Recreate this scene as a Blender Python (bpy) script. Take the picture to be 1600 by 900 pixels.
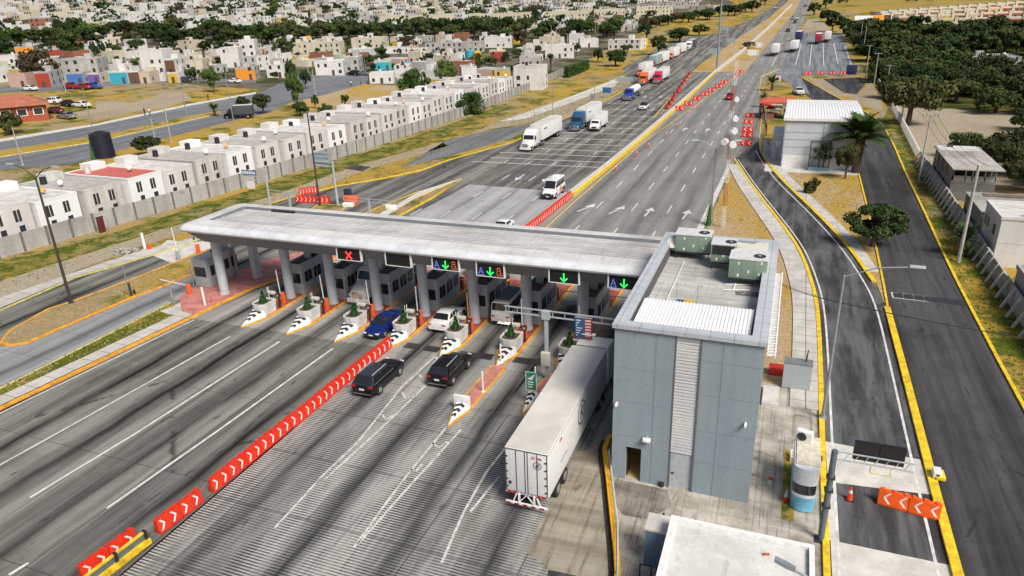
import bpy, bmesh, math, random
from mathutils import Vector, Matrix
R = math.radians
random.seed(7)
SC = bpy.context.scene
for o in list(bpy.data.objects): bpy.data.objects.remove(o)
COL = SC.collection

# ------------------------------------------------------------------ camera
F = 1110.0; CAMH = 27.0
def nrm(v):
    l = math.sqrt(sum(c*c for c in v)); return tuple(c/l for c in v)
def crs(a, b): return (a[1]*b[2]-a[2]*b[1], a[2]*b[0]-a[0]*b[2], a[0]*b[1]-a[1]*b[0])
def dt(a, b): return sum(p*q for p, q in zip(a, b))
AY = nrm((460, -462, F))                       # highway direction seen from the camera
AP = nrm((-800, -12+1260*.035-450, F))
AZ = nrm(crs(AY, AP))
if AZ[1] > 0: AZ = tuple(-c for c in AZ)
AX = crs(AY, AZ)
cd = bpy.data.cameras.new('camera'); cam = bpy.data.objects.new('camera', cd); COL.objects.link(cam)
m = Matrix.Identity(4)
for i in range(3):
    m[0][i] = (AX[i], -AX[i], -AX[i])[i]; m[1][i] = (AY[i], -AY[i], -AY[i])[i]; m[2][i] = (AZ[i], -AZ[i], -AZ[i])[i]
m[2][3] = CAMH
cam.matrix_world = m
cd.sensor_width = 36; cd.lens = 36*F/1600; cd.clip_end = 6000; cd.clip_start = .5
SC.camera = cam
# ------------------------------------------------------------------ light
w = bpy.data.worlds.new('World'); SC.world = w; w.use_nodes = True
nt = w.node_tree; bg = nt.nodes['Background']
sk = nt.nodes.new('ShaderNodeTexSky'); sk.sky_type = 'NISHITA'; sk.sun_disc = False
SUN_EL, SUN_AZ = R(48), R(126)                # azimuth clockwise from +Y
sk.sun_elevation = SUN_EL; sk.sun_rotation = SUN_AZ; sk.air_density = 1.0; sk.dust_density = 4.0; sk.ozone_density = .6
nt.links.new(sk.outputs[0], bg.inputs[0]); bg.inputs[1].default_value = .07
sd = bpy.data.lights.new('sun', 'SUN'); sd.energy = 3.3; sd.angle = R(22); sd.color = (1, .95, .88)
so = bpy.data.objects.new('sun', sd); COL.objects.link(so)
dv = Vector((math.sin(SUN_AZ)*math.cos(SUN_EL), math.cos(SUN_AZ)*math.cos(SUN_EL), math.sin(SUN_EL)))
so.rotation_euler = dv.to_track_quat('Z', 'Y').to_euler()
SC.view_settings.view_transform = 'Standard'; SC.view_settings.look = 'None'
SC.view_settings.exposure = .33; SC.view_settings.gamma = 1
SC.render.resolution_x = 1024; SC.render.resolution_y = 576

# ------------------------------------------------------------------ terrain and pixel-ray helpers
def terr(x, y):
    z = 0
    if y > 280: z += .04*(y-280)
    if x < -95: z += .045*(-95-x)
    if x < -300: z += .04*(-300-x)
    return z
def ray(px, py):
    d = (px-800, py-450, F); return dt(d, AX), dt(d, AY), dt(d, AZ)
def G(px, py, z=0):
    d = ray(px, py); t = (z-CAMH)/d[2]; return (d[0]*t, d[1]*t)
def GT(px, py):
    d = ray(px, py); t = .02
    while t < 30:
        x, y, z = d[0]*t, d[1]*t, CAMH+d[2]*t
        if z < terr(x, y): return (x, y)
        t *= 1.003
    return (x, y)
def PY(px, py, Y):
    d = ray(px, py); t = Y/d[1]; return (d[0]*t, Y, CAMH+d[2]*t)

# ------------------------------------------------------------------ materials
MATS = {}
def newmat(name):
    mt = bpy.data.materials.new(name); mt.use_nodes = True
    n = mt.node_tree; b = n.nodes['Principled BSDF']; return mt, n, b
def M(name, col=None, rough=.6, metal=0, var=.12, scale=3.0, bump=0, bscale=20, spec=.5, streak=False, coat=0):
    if name in MATS: return MATS[name]
    mt, n, b = newmat(name)
    tc = n.nodes.new('ShaderNodeTexCoord'); mp = n.nodes.new('ShaderNodeMapping')
    n.links.new(tc.outputs['Object'], mp.inputs[0])
    if streak: mp.inputs['Scale'].default_value = (1, 1, .15)
    no = n.nodes.new('ShaderNodeTexNoise'); no.inputs['Scale'].default_value = scale; no.inputs['Detail'].default_value = 5; no.inputs['Roughness'].default_value = .65
    n.links.new(mp.outputs[0], no.inputs[0])
    rp = n.nodes.new('ShaderNodeValToRGB'); e = rp.color_ramp.elements
    e[0].position = .3; e[1].position = .7
    e[0].color = tuple(c*(1-var*1.6) for c in col)+(1,); e[1].color = tuple(min(1, c*(1+var)) for c in col)+(1,)
    n.links.new(no.outputs[0], rp.inputs[0]); n.links.new(rp.outputs[0], b.inputs['Base Color'])
    b.inputs['Roughness'].default_value = rough; b.inputs['Metallic'].default_value = metal
    b.inputs['Specular IOR Level'].default_value = spec; b.inputs['Coat Weight'].default_value = coat
    if bump:
        n2 = n.nodes.new('ShaderNodeTexNoise'); n2.inputs['Scale'].default_value = bscale; n2.inputs['Detail'].default_value = 4
        n.links.new(tc.outputs['Object'], n2.inputs[0])
        bp = n.nodes.new('ShaderNodeBump'); bp.inputs['Strength'].default_value = bump; bp.inputs['Distance'].default_value = .05
        n.links.new(n2.outputs[0], bp.inputs['Height']); n.links.new(bp.outputs[0], b.inputs['Normal'])
    MATS[name] = mt; return mt
def emit(name, col, s):
    if name in MATS: return MATS[name]
    mt, n, b = newmat(name); b.inputs['Base Color'].default_value = col+(1,)
    b.inputs['Emission Color'].default_value = col+(1,); b.inputs['Emission Strength'].default_value = s
    MATS[name] = mt; return mt
class NB:                                         # tiny node builder
    def __init__(s, name): s.mt, s.n, s.b = newmat(name); s.tc = s.n.nodes.new('ShaderNodeTexCoord'); MATS[name] = s.mt
    def noise(s, scale, vec=(1, 1, 1), detail=4, rough=.6):
        mp = s.n.nodes.new('ShaderNodeMapping'); mp.inputs['Scale'].default_value = vec
        s.n.links.new(s.tc.outputs['Object'], mp.inputs[0])
        no = s.n.nodes.new('ShaderNodeTexNoise'); no.inputs['Scale'].default_value = scale
        no.inputs['Detail'].default_value = detail; no.inputs['Roughness'].default_value = rough
        s.n.links.new(mp.outputs[0], no.inputs[0]); return no.outputs[0]
    def vor(s, scale, vec=(1, 1, 1), feat='DISTANCE_TO_EDGE'):
        mp = s.n.nodes.new('ShaderNodeMapping'); mp.inputs['Scale'].default_value = vec
        s.n.links.new(s.tc.outputs['Object'], mp.inputs[0])
        no = s.n.nodes.new('ShaderNodeTexVoronoi'); no.feature = feat; no.inputs['Scale'].default_value = scale
        s.n.links.new(mp.outputs[0], no.inputs[0]); return no.outputs[0]
    def ramp(s, v, a, b, c0, c1):
        r = s.n.nodes.new('ShaderNodeValToRGB'); e = r.color_ramp.elements
        e[0].position = a; e[1].position = b; e[0].color = tuple(c0)+(1,); e[1].color = tuple(c1)+(1,)
        s.n.links.new(v, r.inputs[0]); return r.outputs[0]
    def mr(s, v, a, b, c=0., d=1.):
        r = s.n.nodes.new('ShaderNodeMapRange'); r.interpolation_type = 'SMOOTHSTEP'
        for i, q in zip(('From Min', 'From Max', 'To Min', 'To Max'), (a, b, c, d)): r.inputs[i].default_value = q
        s.n.links.new(v, r.inputs[0]); return r.outputs[0]
    def mix(s, f, c0, c1, mode='MIX'):
        r = s.n.nodes.new('ShaderNodeMix'); r.data_type = 'RGBA'; r.blend_type = mode
        if isinstance(f, (int, float)): r.inputs[0].default_value = f
        else: s.n.links.new(f, r.inputs[0])
        for k, c in ((6, c0), (7, c1)):
            if isinstance(c, tuple): r.inputs[k].default_value = c+(1,)
            else: s.n.links.new(c, r.inputs[k])
        return r.outputs[2]
    def xyz(s):
        r = s.n.nodes.new('ShaderNodeSeparateXYZ'); s.n.links.new(s.tc.outputs['Object'], r.inputs[0]); return r.outputs
    def math(s, op, a, b=None, c=None):
        r = s.n.nodes.new('ShaderNodeMath'); r.operation = op
        for i, q in enumerate((a, b, c)):
            if q is None: continue
            if isinstance(q, (int, float)): r.inputs[i].default_value = q
            else: s.n.links.new(q, r.inputs[i])
        return r.outputs[0]
    def out(s, c, rough=.85, bump=None, bs=.3, bd=.03, spec=.3):
        s.n.links.new(c, s.b.inputs['Base Color']); s.b.inputs['Roughness'].default_value = rough
        s.b.inputs['Specular IOR Level'].default_value = spec
        if bump is not None:
            bp = s.n.nodes.new('ShaderNodeBump'); bp.inputs['Strength'].default_value = bs; bp.inputs['Distance'].default_value = bd
            s.n.links.new(bump, bp.inputs['Height']); s.n.links.new(bp.outputs[0], s.b.inputs['Normal'])
        return s.mt
def ground_mat(name, dry, green, dirt, gthr=.55, dthr=.6, sc=.12):
    k = NB(name)
    a = k.noise(sc, detail=8, rough=.7); b = k.noise(sc*.45, (1, .35, 1), 6, .7); f = k.noise(2.2, detail=8, rough=.8)
    g2 = k.noise(.9, detail=6, rough=.75)
    c = k.mix(k.mr(b, dthr-.1, dthr+.06), dry, dirt)
    c = k.mix(k.mr(a, gthr-.05, gthr+.07), c, green)
    c = k.mix(k.mr(f, .3, .7, .0, .75), c, k.mix(1.0, c, (.42, .40, .33), 'MULTIPLY'))
    c = k.mix(k.mr(g2, .55, .8, 0, .55), c, tuple(min(1, q*1.5) for q in dry))
    return k.out(c, .95, f, .5, .12, .1)
GRASS = ground_mat('dry_grass', (.48, .32, .07), (.13, .15, .018), (.38, .30, .19), .53, .54)
GREENV = ground_mat('verge_grass', (.42, .29, .055), (.10, .14, .015), (.34, .28, .18), .48, .56, .3)
SANDV = ground_mat('sandy_verge', (.50, .33, .085), (.22, .22, .04), (.50, .38, .24), .66, .5, .2)
DIRT = ground_mat('bare_dirt', (.38, .31, .21), (.17, .16, .06), (.44, .38, .29), .72, .5, .1)
FIELD = ground_mat('field_grass', (.40, .29, .075), (.13, .13, .03), (.32, .24, .12), .58, .6, .02)
TOWNG = ground_mat('town_ground', (.17, .155, .125), (.06, .07, .02), (.22, .2, .17), .5, .55, .06)
def road_mat(name, base, light, dark, lanes=None, groove=None, slab=None, streak=.6, roadvec=(1, .03, 1), crack=0, patch=.5, slabamt=1., garg=('Y', .92)):
    k = NB(name); X, Y, Z = k.xyz()
    s1 = k.noise(.75, roadvec, 6, .62); s2 = k.noise(3.1, (1, .045, 1), 5, .7)
    blot = k.noise(.09, (1, 1, 1), 8, .7); fine = k.noise(7.5, detail=8, rough=.85); mid = k.noise(1.1, detail=8, rough=.75)
    c = k.mix(k.mr(s1, .36, .66, 0, 1), base, light)
    c = k.mix(k.mr(s2, .5, .75, 0, streak), c, dark)
    c = k.mix(k.mr(blot, .45, .7, 0, patch), c, k.mix(1., c, (.55, .54, .53), 'MULTIPLY'))
    c = k.mix(k.mr(mid, .5, .8, 0, .35), c, light)
    if lanes:
        x0, p, yc, ext, amt, wd = lanes
        wob = k.mr(k.noise(.12, (.15, 1, 1), 3), 0, 1, -.45, .45)
        fr = k.math('FRACT', k.math('DIVIDE', k.math('SUBTRACT', k.math('ADD', X, wob), x0), p))
        d = k.math('ABSOLUTE', k.math('SUBTRACT', fr, .5))
        band = k.mr(d, 0, wd, 1, 0)
        fall = k.mr(k.math('ABSOLUTE', k.math('SUBTRACT', Y, yc)), 6, ext, 1, .5)
        br = k.mr(k.noise(.6, (2.2, .1, 1), 6, .7), .22, .6, .55, 1)
        core = k.math('MULTIPLY', k.mr(d, 0, wd*.42, 1, 0), k.mr(k.noise(.4, (3, .06, 1), 5, .7), .35, .6, 0, 1))
        band = k.math('ADD', k.math('MULTIPLY', band, .68), k.math('MULTIPLY', core, .42))
        f = k.math('MINIMUM', k.math('MULTIPLY', k.math('MULTIPLY', band, fall), k.math('MULTIPLY', br, amt)), .97)
        c = k.mix(f, c, dark)
    if groove:
        g = k.math('FRACT', k.math('DIVIDE', Y if garg[0] == 'Y' else Z, groove))
        gm = k.math('MULTIPLY', k.mr(k.math('ABSOLUTE', k.math('SUBTRACT', g, .5)), .15, .33, 1, 0), k.mr(k.noise(.35, (1.6, .35, 1), 5, .7), .3, .62, garg[1]*.25, garg[1]))
        c = k.mix(gm, c, (.03, .03, .032))
    if slab:
        px_, x0, py_ = slab
        fx = k.math('ABSOLUTE', k.math('SUBTRACT', k.math('FRACT', k.math('DIVIDE', k.math('SUBTRACT', X, x0), px_)), .5))
        fy = k.math('ABSOLUTE', k.math('SUBTRACT', k.math('FRACT', k.math('DIVIDE', Y, py_)), .5))
        j = k.math('MAXIMUM', k.mr(fx, .5-.05/px_, .5, 0, 1), k.mr(fy, .5-.05/py_, .5, 0, .8))
        c = k.mix(k.math('MULTIPLY', j, slabamt), c, (.045, .043, .04))
    if crack:
        e = k.vor(crack, (1, .35, 1)); wv = k.noise(.5, detail=3)
        j = k.math('MULTIPLY', k.mr(e, 0, .012, 1, 0), k.mr(wv, .5, .6, 0, .75))
        c = k.mix(j, c, (.03, .03, .03))
    sp = k.noise(1.3, (1, .45, 1), 2, .5); c = k.mix(k.mr(sp, .66, .75, 0, .45), c, dark)
    c = k.mix(k.mr(fine, .3, .7, 0, .4), c, k.mix(1., c, (.5, .5, .5), 'MULTIPLY'))
    return k.out(c, .95, fine, .3, .012, .1)
PLAZA = road_mat('plaza_pavement', (.13, .127, .12), (.29, .285, .26), (.012, .0115, .011), lanes=(-45.3, 5.06, 52, 75, 1.0, .25), slab=(5.06, -45.6, 9.0), streak=.45, patch=.8, crack=.09)
GROOV = road_mat('grooved_concrete', (.31, .31, .295), (.54, .535, .51), (.022, .024, .03), lanes=(-24.9, 5.02, 50, 60, .95, .3), groove=.2, slab=(5.9, -22.4, 5.2), streak=.45, patch=.8)
SMOOC = road_mat('smooth_concrete', (.25, .245, .23), (.42, .41, .385), (.014, .014, .015), lanes=(-45.3, 5.06, 50, 40, 1.0, .3), slab=(5.06, -45.6, 4.6), streak=.3)
HIGHW = road_mat('highway_asphalt', (.225, .227, .22), (.31, .31, .295), (.06, .062, .064), lanes=(-29.0, 4.8, 60, 200, .6, .3), streak=.3, patch=.35)
ASPH = road_mat('dark_asphalt', (.045, .045, .049), (.095, .095, .10), (.018, .018, .021), streak=.5, crack=.12, patch=.8)
SLIP = road_mat('slip_road_asphalt', (.05, .05, .054), (.15, .15, .155), (.02, .02, .023), streak=.5, crack=.1, roadvec=(1, .12, 1), patch=.8)
LOTM = road_mat('lot_asphalt', (.15, .165, .185), (.26, .28, .30), (.06, .065, .075), streak=.5, crack=.05)
STRT = road_mat('street_asphalt', (.15, .16, .18), (.23, .24, .255), (.07, .074, .08), streak=.3)
BRWN = road_mat('worn_brown_concrete', (.27, .23, .18), (.40, .36, .29), (.05, .038, .03), streak=.75, roadvec=(.12, 1.4, 1), patch=.9)
YARDM = road_mat('yard_concrete', (.36, .33, .28), (.58, .55, .48), (.07, .06, .05), slab=(1.9, .3, 1.7), streak=.8, roadvec=(.6, .9, 1), patch=1., crack=.6, slabamt=.4)
PAVE = M('pavement_concrete', (.58, .56, .52), .9, var=.18, scale=.7, bump=.3)
SLABL = road_mat('pale_slab_concrete', (.36, .365, .37), (.46, .465, .47), (.08, .08, .082), lanes=(-36.3, 4.8, 60, 90, .6, .25), slab=(4.8, -48.4, 9), streak=.3, slabamt=.5)
SIDEW = road_mat('sidewalk_concrete', (.50, .48, .44), (.62, .6, .56), (.28, .26, .23), slab=(40, 3, 1.6), streak=.3, roadvec=(1, .6, 1), patch=.4)
PINK = M('pink_paving', (.50, .20, .165), .85, var=.25, scale=1.2, bump=.3)
YEL = M('yellow_kerb_paint', (.80, .53, .02), .65, var=.28, scale=2.5, bump=.2)
YORG = M('orange_kerb_paint', (.80, .36, .03), .65, var=.28, scale=2.5, bump=.2)
YDIM = M('faded_yellow_kerb_paint', (.62, .55, .16), .8, var=.3, scale=2)
WHT = M('white_paint', (.78, .78, .77), .6, var=.12, scale=3)
LINE = M('line_paint', (.62, .62, .60), .7, var=.22, scale=1.6)
k = NB('worn_line_paint'); LINEW = k.out(k.mix(k.mr(k.noise(2.5, detail=8, rough=.8), .45, .6), (.6, .6, .58), (.30, .295, .28)), .8)
BLK = M('black_paint', (.025, .025, .027), .5, var=.2)
RUB = M('tyre_rubber', (.022, .022, .023), .8, var=.2)
GLASS = M('car_glass', (.015, .018, .02), .08, var=.1, spec=.8)
RIM = M('wheel_alloy', (.45, .46, .47), .35, .7)
METAL = M('galvanised_metal', (.50, .55, .58), .45, .3, var=.1)
DMET = M('dark_metal', (.05, .05, .055), .5, .3)
CONC = M('concrete_wall', (.42, .41, .39), .9, var=.2, scale=.8, bump=.4)
WOODP = M('weathered_pole', (.10, .085, .07), .85, var=.2)
def cloth(nm, c): return M(nm, c, .9)

# ------------------------------------------------------------------ mesh helpers
class MB:
    def __init__(s): s.v = []; s.f = []
    def add(s, vs, fs):
        n = len(s.v); s.v += [tuple(q) for q in vs]; s.f += [tuple(i+n for i in f) for f in fs]; return s
    def box(s, x0, x1, y0, y1, z0, z1):
        if x0 > x1: x0, x1 = x1, x0
        if y0 > y1: y0, y1 = y1, y0
        return s.add([(x, y, z) for z in (z0, z1) for y in (y0, y1) for x in (x0, x1)],
                     [(0, 2, 3, 1), (4, 5, 7, 6), (0, 1, 5, 4), (2, 6, 7, 3), (0, 4, 6, 2), (1, 3, 7, 5)])
    def bar(s, a, b, w, h=None, up=(0, 0, 1)):
        a = Vector(a); b = Vector(b); h = h or w; d = (b-a).normalized(); u = Vector(up)
        if abs(d.dot(u)) > .95: u = Vector((0, 1, 0))
        x = d.cross(u).normalized()*w/2; y = x.cross(d).normalized()*h/2
        vs = [p+i*x+j*y for p in (a, b) for i, j in ((-1, -1), (1, -1), (1, 1), (-1, 1))]
        return s.add(vs, [(0, 1, 2, 3), (7, 6, 5, 4), (0, 4, 5, 1), (1, 5, 6, 2), (2, 6, 7, 3), (3, 7, 4, 0)])
    def cyl(s, a, b, r0, r1=None, n=12, cap=True):
        a = Vector(a); b = Vector(b); r1 = r0 if r1 is None else r1; d = (b-a).normalized()
        u = Vector((0, 0, 1)) if abs(d.z) < .9 else Vector((1, 0, 0))
        x = d.cross(u).normalized(); y = d.cross(x)
        vs = [p+r*(math.cos(t)*x+math.sin(t)*y) for p, r in ((a, r0), (b, r1)) for t in [2*math.pi*i/n for i in range(n)]]
        fs = [(i, i+n, (i+1) % n+n, (i+1) % n) for i in range(n)]
        if cap: fs += [tuple(range(n)), tuple(range(2*n-1, n-1, -1))]
        return s.add(vs, fs)
    def tube(s, pts, r, n=8):
        for p, q in zip(pts, pts[1:]): s.cyl(p, q, r, r, n)
        return s
    def prism(s, poly, z0, z1):                   # polygon in xy
        n = len(poly)
        return s.add([(x, y, z0) for x, y in poly]+[(x, y, z1) for x, y in poly],
                     [tuple(range(n-1, -1, -1)), tuple(range(n, 2*n))]+[(i, (i+1) % n, (i+1) % n+n, i+n) for i in range(n)])
    def prismx(s, poly, x0, x1):                  # polygon in yz extruded along x
        n = len(poly)
        return s.add([(x0, y, z) for y, z in poly]+[(x1, y, z) for y, z in poly],
                     [tuple(range(n)), tuple(range(2*n-1, n-1, -1))]+[(i, i+n, (i+1) % n+n, (i+1) % n) for i in range(n)])
    def loft(s, rings, cap=True):
        n = len(rings[0]); vs = [p for r in rings for p in r]; fs = []
        for k_ in range(len(rings)-1):
            for i in range(n): fs.append((k_*n+i, k_*n+(i+1) % n, (k_+1)*n+(i+1) % n, (k_+1)*n+i))
        if cap: fs += [tuple(range(n-1, -1, -1)), tuple(range((len(rings)-1)*n, len(rings)*n))]
        return s.add(vs, fs)
    def quad(s, a, b, c, d, th=0.0):
        if th:
            a, b, c, d = map(Vector, (a, b, c, d)); nn = (b-a).cross(d-a).normalized()*th
            return s.add([a, b, c, d, a+nn, b+nn, c+nn, d+nn], [(0, 3, 2, 1), (4, 5, 6, 7), (0, 1, 5, 4), (1, 2, 6, 5), (2, 3, 7, 6), (3, 0, 4, 7)])
        return s.add([a, b, c, d], [(0, 1, 2, 3)])
    def mesh(s, name, smooth=False):
        me = bpy.data.meshes.new(name); me.from_pydata(s.v, [], s.f)
        b = bmesh.new(); b.from_mesh(me); bmesh.ops.recalc_face_normals(b, faces=b.faces); b.to_mesh(me); b.free()
        if smooth:
            me.polygons.foreach_set('use_smooth', [True]*len(me.polygons))
            me.set_sharp_from_angle(angle=R(38))
        return me
    def build(s, name, mat, parent=None, smooth=False, bevel=0, label=None):
        me = s.mesh(name, smooth)
        if bevel:
            b = bmesh.new(); b.from_mesh(me); bmesh.ops.remove_doubles(b, verts=b.verts, dist=.0005)
            ed = [e for e in b.edges if len(e.link_faces) == 2 and e.calc_face_angle(0) > R(25)]
            bmesh.ops.bevel(b, geom=ed, offset=bevel, segments=2, profile=.6, affect='EDGES', clamp_overlap=True); b.to_mesh(me); b.free()
            me.polygons.foreach_set('use_smooth', [True]*len(me.polygons)); me.set_sharp_from_angle(angle=R(40))
        me.materials.append(mat)
        o = bpy.data.objects.new(name, me); COL.objects.link(o); o.parent = parent
        if label: o['label'] = label
        return o
def box(name, mat, parent, *a, bevel=0, label=None): return MB().box(*a).build(name, mat, parent, bevel=bevel, label=label)
def thing(name, label, cat, loc=(0, 0, 0), rz=0, group=None):
    o = bpy.data.objects.new(name, None); COL.objects.link(o); o.empty_display_size = .3
    o.location = loc if len(loc) == 3 else (loc[0], loc[1], terr(*loc)); o.rotation_euler = (0, 0, rz)
    o['label'] = label; o['category'] = cat
    if group: o['group'] = group
    return o
def tag(o, label, cat, group=None):
    o['label'] = label; o['category'] = cat
    if group: o['group'] = group
    return o
def struct(o, kind='structure'): o['kind'] = kind; return o
KIDS = {}
def kids(o):
    return [c for c in bpy.data.objects if c.parent == o]
def tmpl(root):                                   # remember the tree of a template once
    def rec(o): return (o, [rec(c) for c in kids(o)])
    return rec(root)
def copy_tree(t, loc, rz=0, scale=1, label=None, group=None):
    def rec(node, par):
        c = node[0].copy(); COL.objects.link(c)
        if par is not None: c.parent = par
        for ch in node[1]: rec(ch, c)
        return c
    r = rec(t, None)
    r.location = loc if len(loc) == 3 else (loc[0], loc[1], terr(*loc)); r.rotation_euler = (0, 0, rz)
    if scale != 1: r.scale = scale if isinstance(scale, tuple) else (scale,)*3
    if label: r['label'] = label
    if group: r['group'] = group
    return r
class Placer:                                     # first call moves the template itself, later calls copy it
    def __init__(s, root): s.root = root; s.t = tmpl(root); s.used = False
    def __call__(s, loc, rz=0, scale=1, label=None, group=None):
        if s.used: return copy_tree(s.t, loc, rz, scale, label, group)
        s.used = True; r = s.root
        r.location = loc if len(loc) == 3 else (loc[0], loc[1], terr(*loc)); r.rotation_euler = (0, 0, rz)
        if scale != 1: r.scale = scale if isinstance(scale, tuple) else (scale,)*3
        if label: r['label'] = label
        if group: r['group'] = group
        return r
ORD = ['first', 'second', 'third', 'fourth', 'fifth', 'sixth', 'seventh', 'eighth', 'ninth', 'tenth', 'eleventh', 'twelfth', 'thirteenth', 'fourteenth', 'fifteenth', 'sixteenth', 'seventeenth', 'eighteenth', 'nineteenth', 'twentieth']
TENS = {20: 'twenty', 30: 'thirty', 40: 'forty', 50: 'fifty'}
def ordw(n):                                      # n from 0
    if n < 20: return ORD[n]
    t, u = (n+1)//10*10, (n+1) % 10
    return (TENS[t]+'-'+ORD[u-1]) if u else {30: 'thirtieth', 40: 'fortieth', 50: 'fiftieth'}[t]
def sheet(name, poly, dz, mat, st=True):
    b = bmesh.new(); vs = [b.verts.new((x, y, 0)) for x, y in poly]; b.faces.new(vs)
    for co, no in (((0, 280, 0), (0, 1, 0)), ((-95, 0, 0), (1, 0, 0)), ((-300, 0, 0), (1, 0, 0))):
        bmesh.ops.bisect_plane(b, geom=b.verts[:]+b.edges[:]+b.faces[:], plane_co=co, plane_no=no, dist=1e-5)
    bmesh.ops.triangulate(b, faces=b.faces[:])
    for v in b.verts: v.co.z = terr(v.co.x, v.co.y)+dz
    bmesh.ops.recalc_face_normals(b, faces=b.faces)
    for f in b.faces:
        if f.normal.z < 0: f.normal_flip()
    me = bpy.data.meshes.new(name); b.to_mesh(me); b.free(); me.materials.append(mat)
    o = bpy.data.objects.new(name, me); COL.objects.link(o)
    if st: o['kind'] = 'structure'
    return o
def densify(pl, step=25):
    out = [pl[0]]
    for a, b in zip(pl, pl[1:]):
        n = max(1, int(math.dist(a, b)/step))
        for i in range(1, n+1): out.append((a[0]+(b[0]-a[0])*i/n, a[1]+(b[1]-a[1])*i/n))
    return out
def smooth_pl(pl, it=2):
    for _ in range(it):
        o = [pl[0]]
        for a, b in zip(pl, pl[1:]):
            o += [(a[0]*.75+b[0]*.25, a[1]*.75+b[1]*.25), (a[0]*.25+b[0]*.75, a[1]*.25+b[1]*.75)]
        pl = o+[pl[-1]]
    return pl
def strip(mb, pl, w, z0, z1, off=0):              # ribbon or kerb of width w along polyline
    n = len(pl); L = []; Rr = []
    for i in range(n):
        a = Vector(pl[max(0, i-1)]); b = Vector(pl[min(n-1, i+1)]); d = (b-a).normalized(); nn = Vector((-d.y, d.x))
        p = Vector(pl[i])+nn*off; L.append(p+nn*w/2); Rr.append(p-nn*w/2)
    vs = []
    for l, r in zip(L, Rr):
        zl = terr(l.x, l.y); zr = terr(r.x, r.y)
        if z0 is None: vs += [(l.x, l.y, zl+z1), (r.x, r.y, zr+z1)]
        else: vs += [(l.x, l.y, zl+z0), (l.x, l.y, zl+z1), (r.x, r.y, zr+z1), (r.x, r.y, zr+z0)]
    if z0 is None: fs = [(2*i, 2*i+1, 2*i+3, 2*i+2) for i in range(n-1)]
    else:
        fs = [(0, 1, 2, 3), tuple(4*(n-1)+j for j in (3, 2, 1, 0))]
        for i in range(n-1):
            for j in range(4): fs.append((4*i+j, 4*i+4+j, 4*i+4+(j+1) % 4, 4*i+(j+1) % 4))
    mb.add(vs, fs)
def kerb(name, pl, mat, w=.28, h=.15):
    mb = MB(); strip(mb, densify(pl), w, -.05, h); return struct(mb.build(name, mat))
def text_mesh(name, txt, size, mat, parent, loc, rot, depth=.004):
    cu = bpy.data.curves.new(name, 'FONT'); cu.body = txt; cu.size = size; cu.extrude = depth; cu.align_x = 'CENTER'; cu.align_y = 'CENTER'
    o = bpy.data.objects.new(name, cu); COL.objects.link(o)
    me = bpy.data.meshes.new_from_object(o.evaluated_get(bpy.context.evaluated_depsgraph_get())); bpy.data.objects.remove(o)
    me.materials.clear(); me.materials.append(mat)
    t = bpy.data.objects.new(name, me); COL.objects.link(t); t.parent = parent; t.location = loc; t.rotation_euler = rot
    return t
# ================================================================== THE SETTING
def gp(*a): return [G(*q) for q in a]
def gtp(*a): return [GT(*q) for q in a]
# ground: one sheet whose breaks follow terr()
xs = [-1600, -300, -95, 1200]; ys = [-120, 280, 2600]
mb = MB(); mb.add([(x, y, terr(x, y)) for y in ys for x in xs], [(j*4+i, j*4+i+1, j*4+i+5, j*4+i+4) for j in range(2) for i in range(3)])
struct(mb.build('ground', GRASS))
TOP_L = gtp((972, 107), (1000, 90), (1035, 72), (1070, 59), (1122, 52), (1165, 34), (1200, 16), (1222, -2), (1236, -12))
TOP_LR = gtp((1244, -12), (1233, 0), (1200, 29), (1160, 55), (1122, 82), (1095, 100), (1080, 113))
TOP_RL = gtp((1165, 112), (1200, 70), (1222, 43), (1240, 22), (1251, 0), (1255, -12))
TOP_RR = gtp((1274, -12), (1268, 0), (1252, 42), (1241, 68), (1222, 102))
sheet('town_ground', [(-1500, 215), (-128, 195), (-90, 235), (-92, 285)]+gtp((900, 106), (935, 84), (985, 60), (1020, 40), (1085, 24), (1150, 6))+[(-300, 2000), (-1500, 2000)], .006, TOWNG)
sheet('plaza_pavement', [(-84, -60), (-76, 20), (-74, 43), (-74.5, 53), (-72, 64), (-71.5, 70), (-73, 83), (-68.4, 96.7), (-62.5, 103), (-60, 108), (-59, 119), (-54.1, 139), (-53, 166), (-50.8, 201), (-50.1, 241)]
      + TOP_L + TOP_LR + [(-28.6, 289), (-28.4, 141), (-29.3, 98), (-29.8, 82), (-30, 60), (-30.2, -60)], .02, PLAZA)
sheet('highway', [(-29.98, 60), (-29.78, 82), (-29.28, 98), (-28.38, 141), (-28.55, 289)]+TOP_RL+TOP_RR+gtp((1190, 130))+[(-10.5, 252.7), (-8.8, 219.7), (-7.1, 173), (-5.3, 146), (-8.7, 130), (-8.7, 60)], .02, HIGHW)
sheet('asphalt_apron_behind_canopy', [(-48.8, 62), (-30.1, 62), (-29.9, 82), (-29.6, 101), (-47.5, 102.5)], .028, SLABL)
sheet('grooved_pavement', [(-30.18, -60), (-30.18, 40), (-9.2, 40), (-9.2, 37), (-8.3, 35), (-6.1, 27), (-4, 10), (-3, -60)], .02, GROOV)
sheet('booth_pavement', [(-30.17, 40.02), (-30.0, 60), (-8.7, 60), (-8.7, 40.02)], .02, SMOOC)
sheet('booth_slab', [(-51.6, 46.5), (-30.2, 46.5), (-30.02, 61.9), (-47, 61.9), (-49.5, 58)], .026, SMOOC)
sheet('highway_shoulder', [(-9.9, 66), (-8.9, 66), (-8.9, 126), (-9.4, 126)], .026, PAVE)
sheet('brown_concrete_patch', gp((900, 705), (938, 705), (955, 900), (959, 960), (905, 960), (900, 900), (857, 890), (822, 862)), .026, BRWN)
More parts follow.
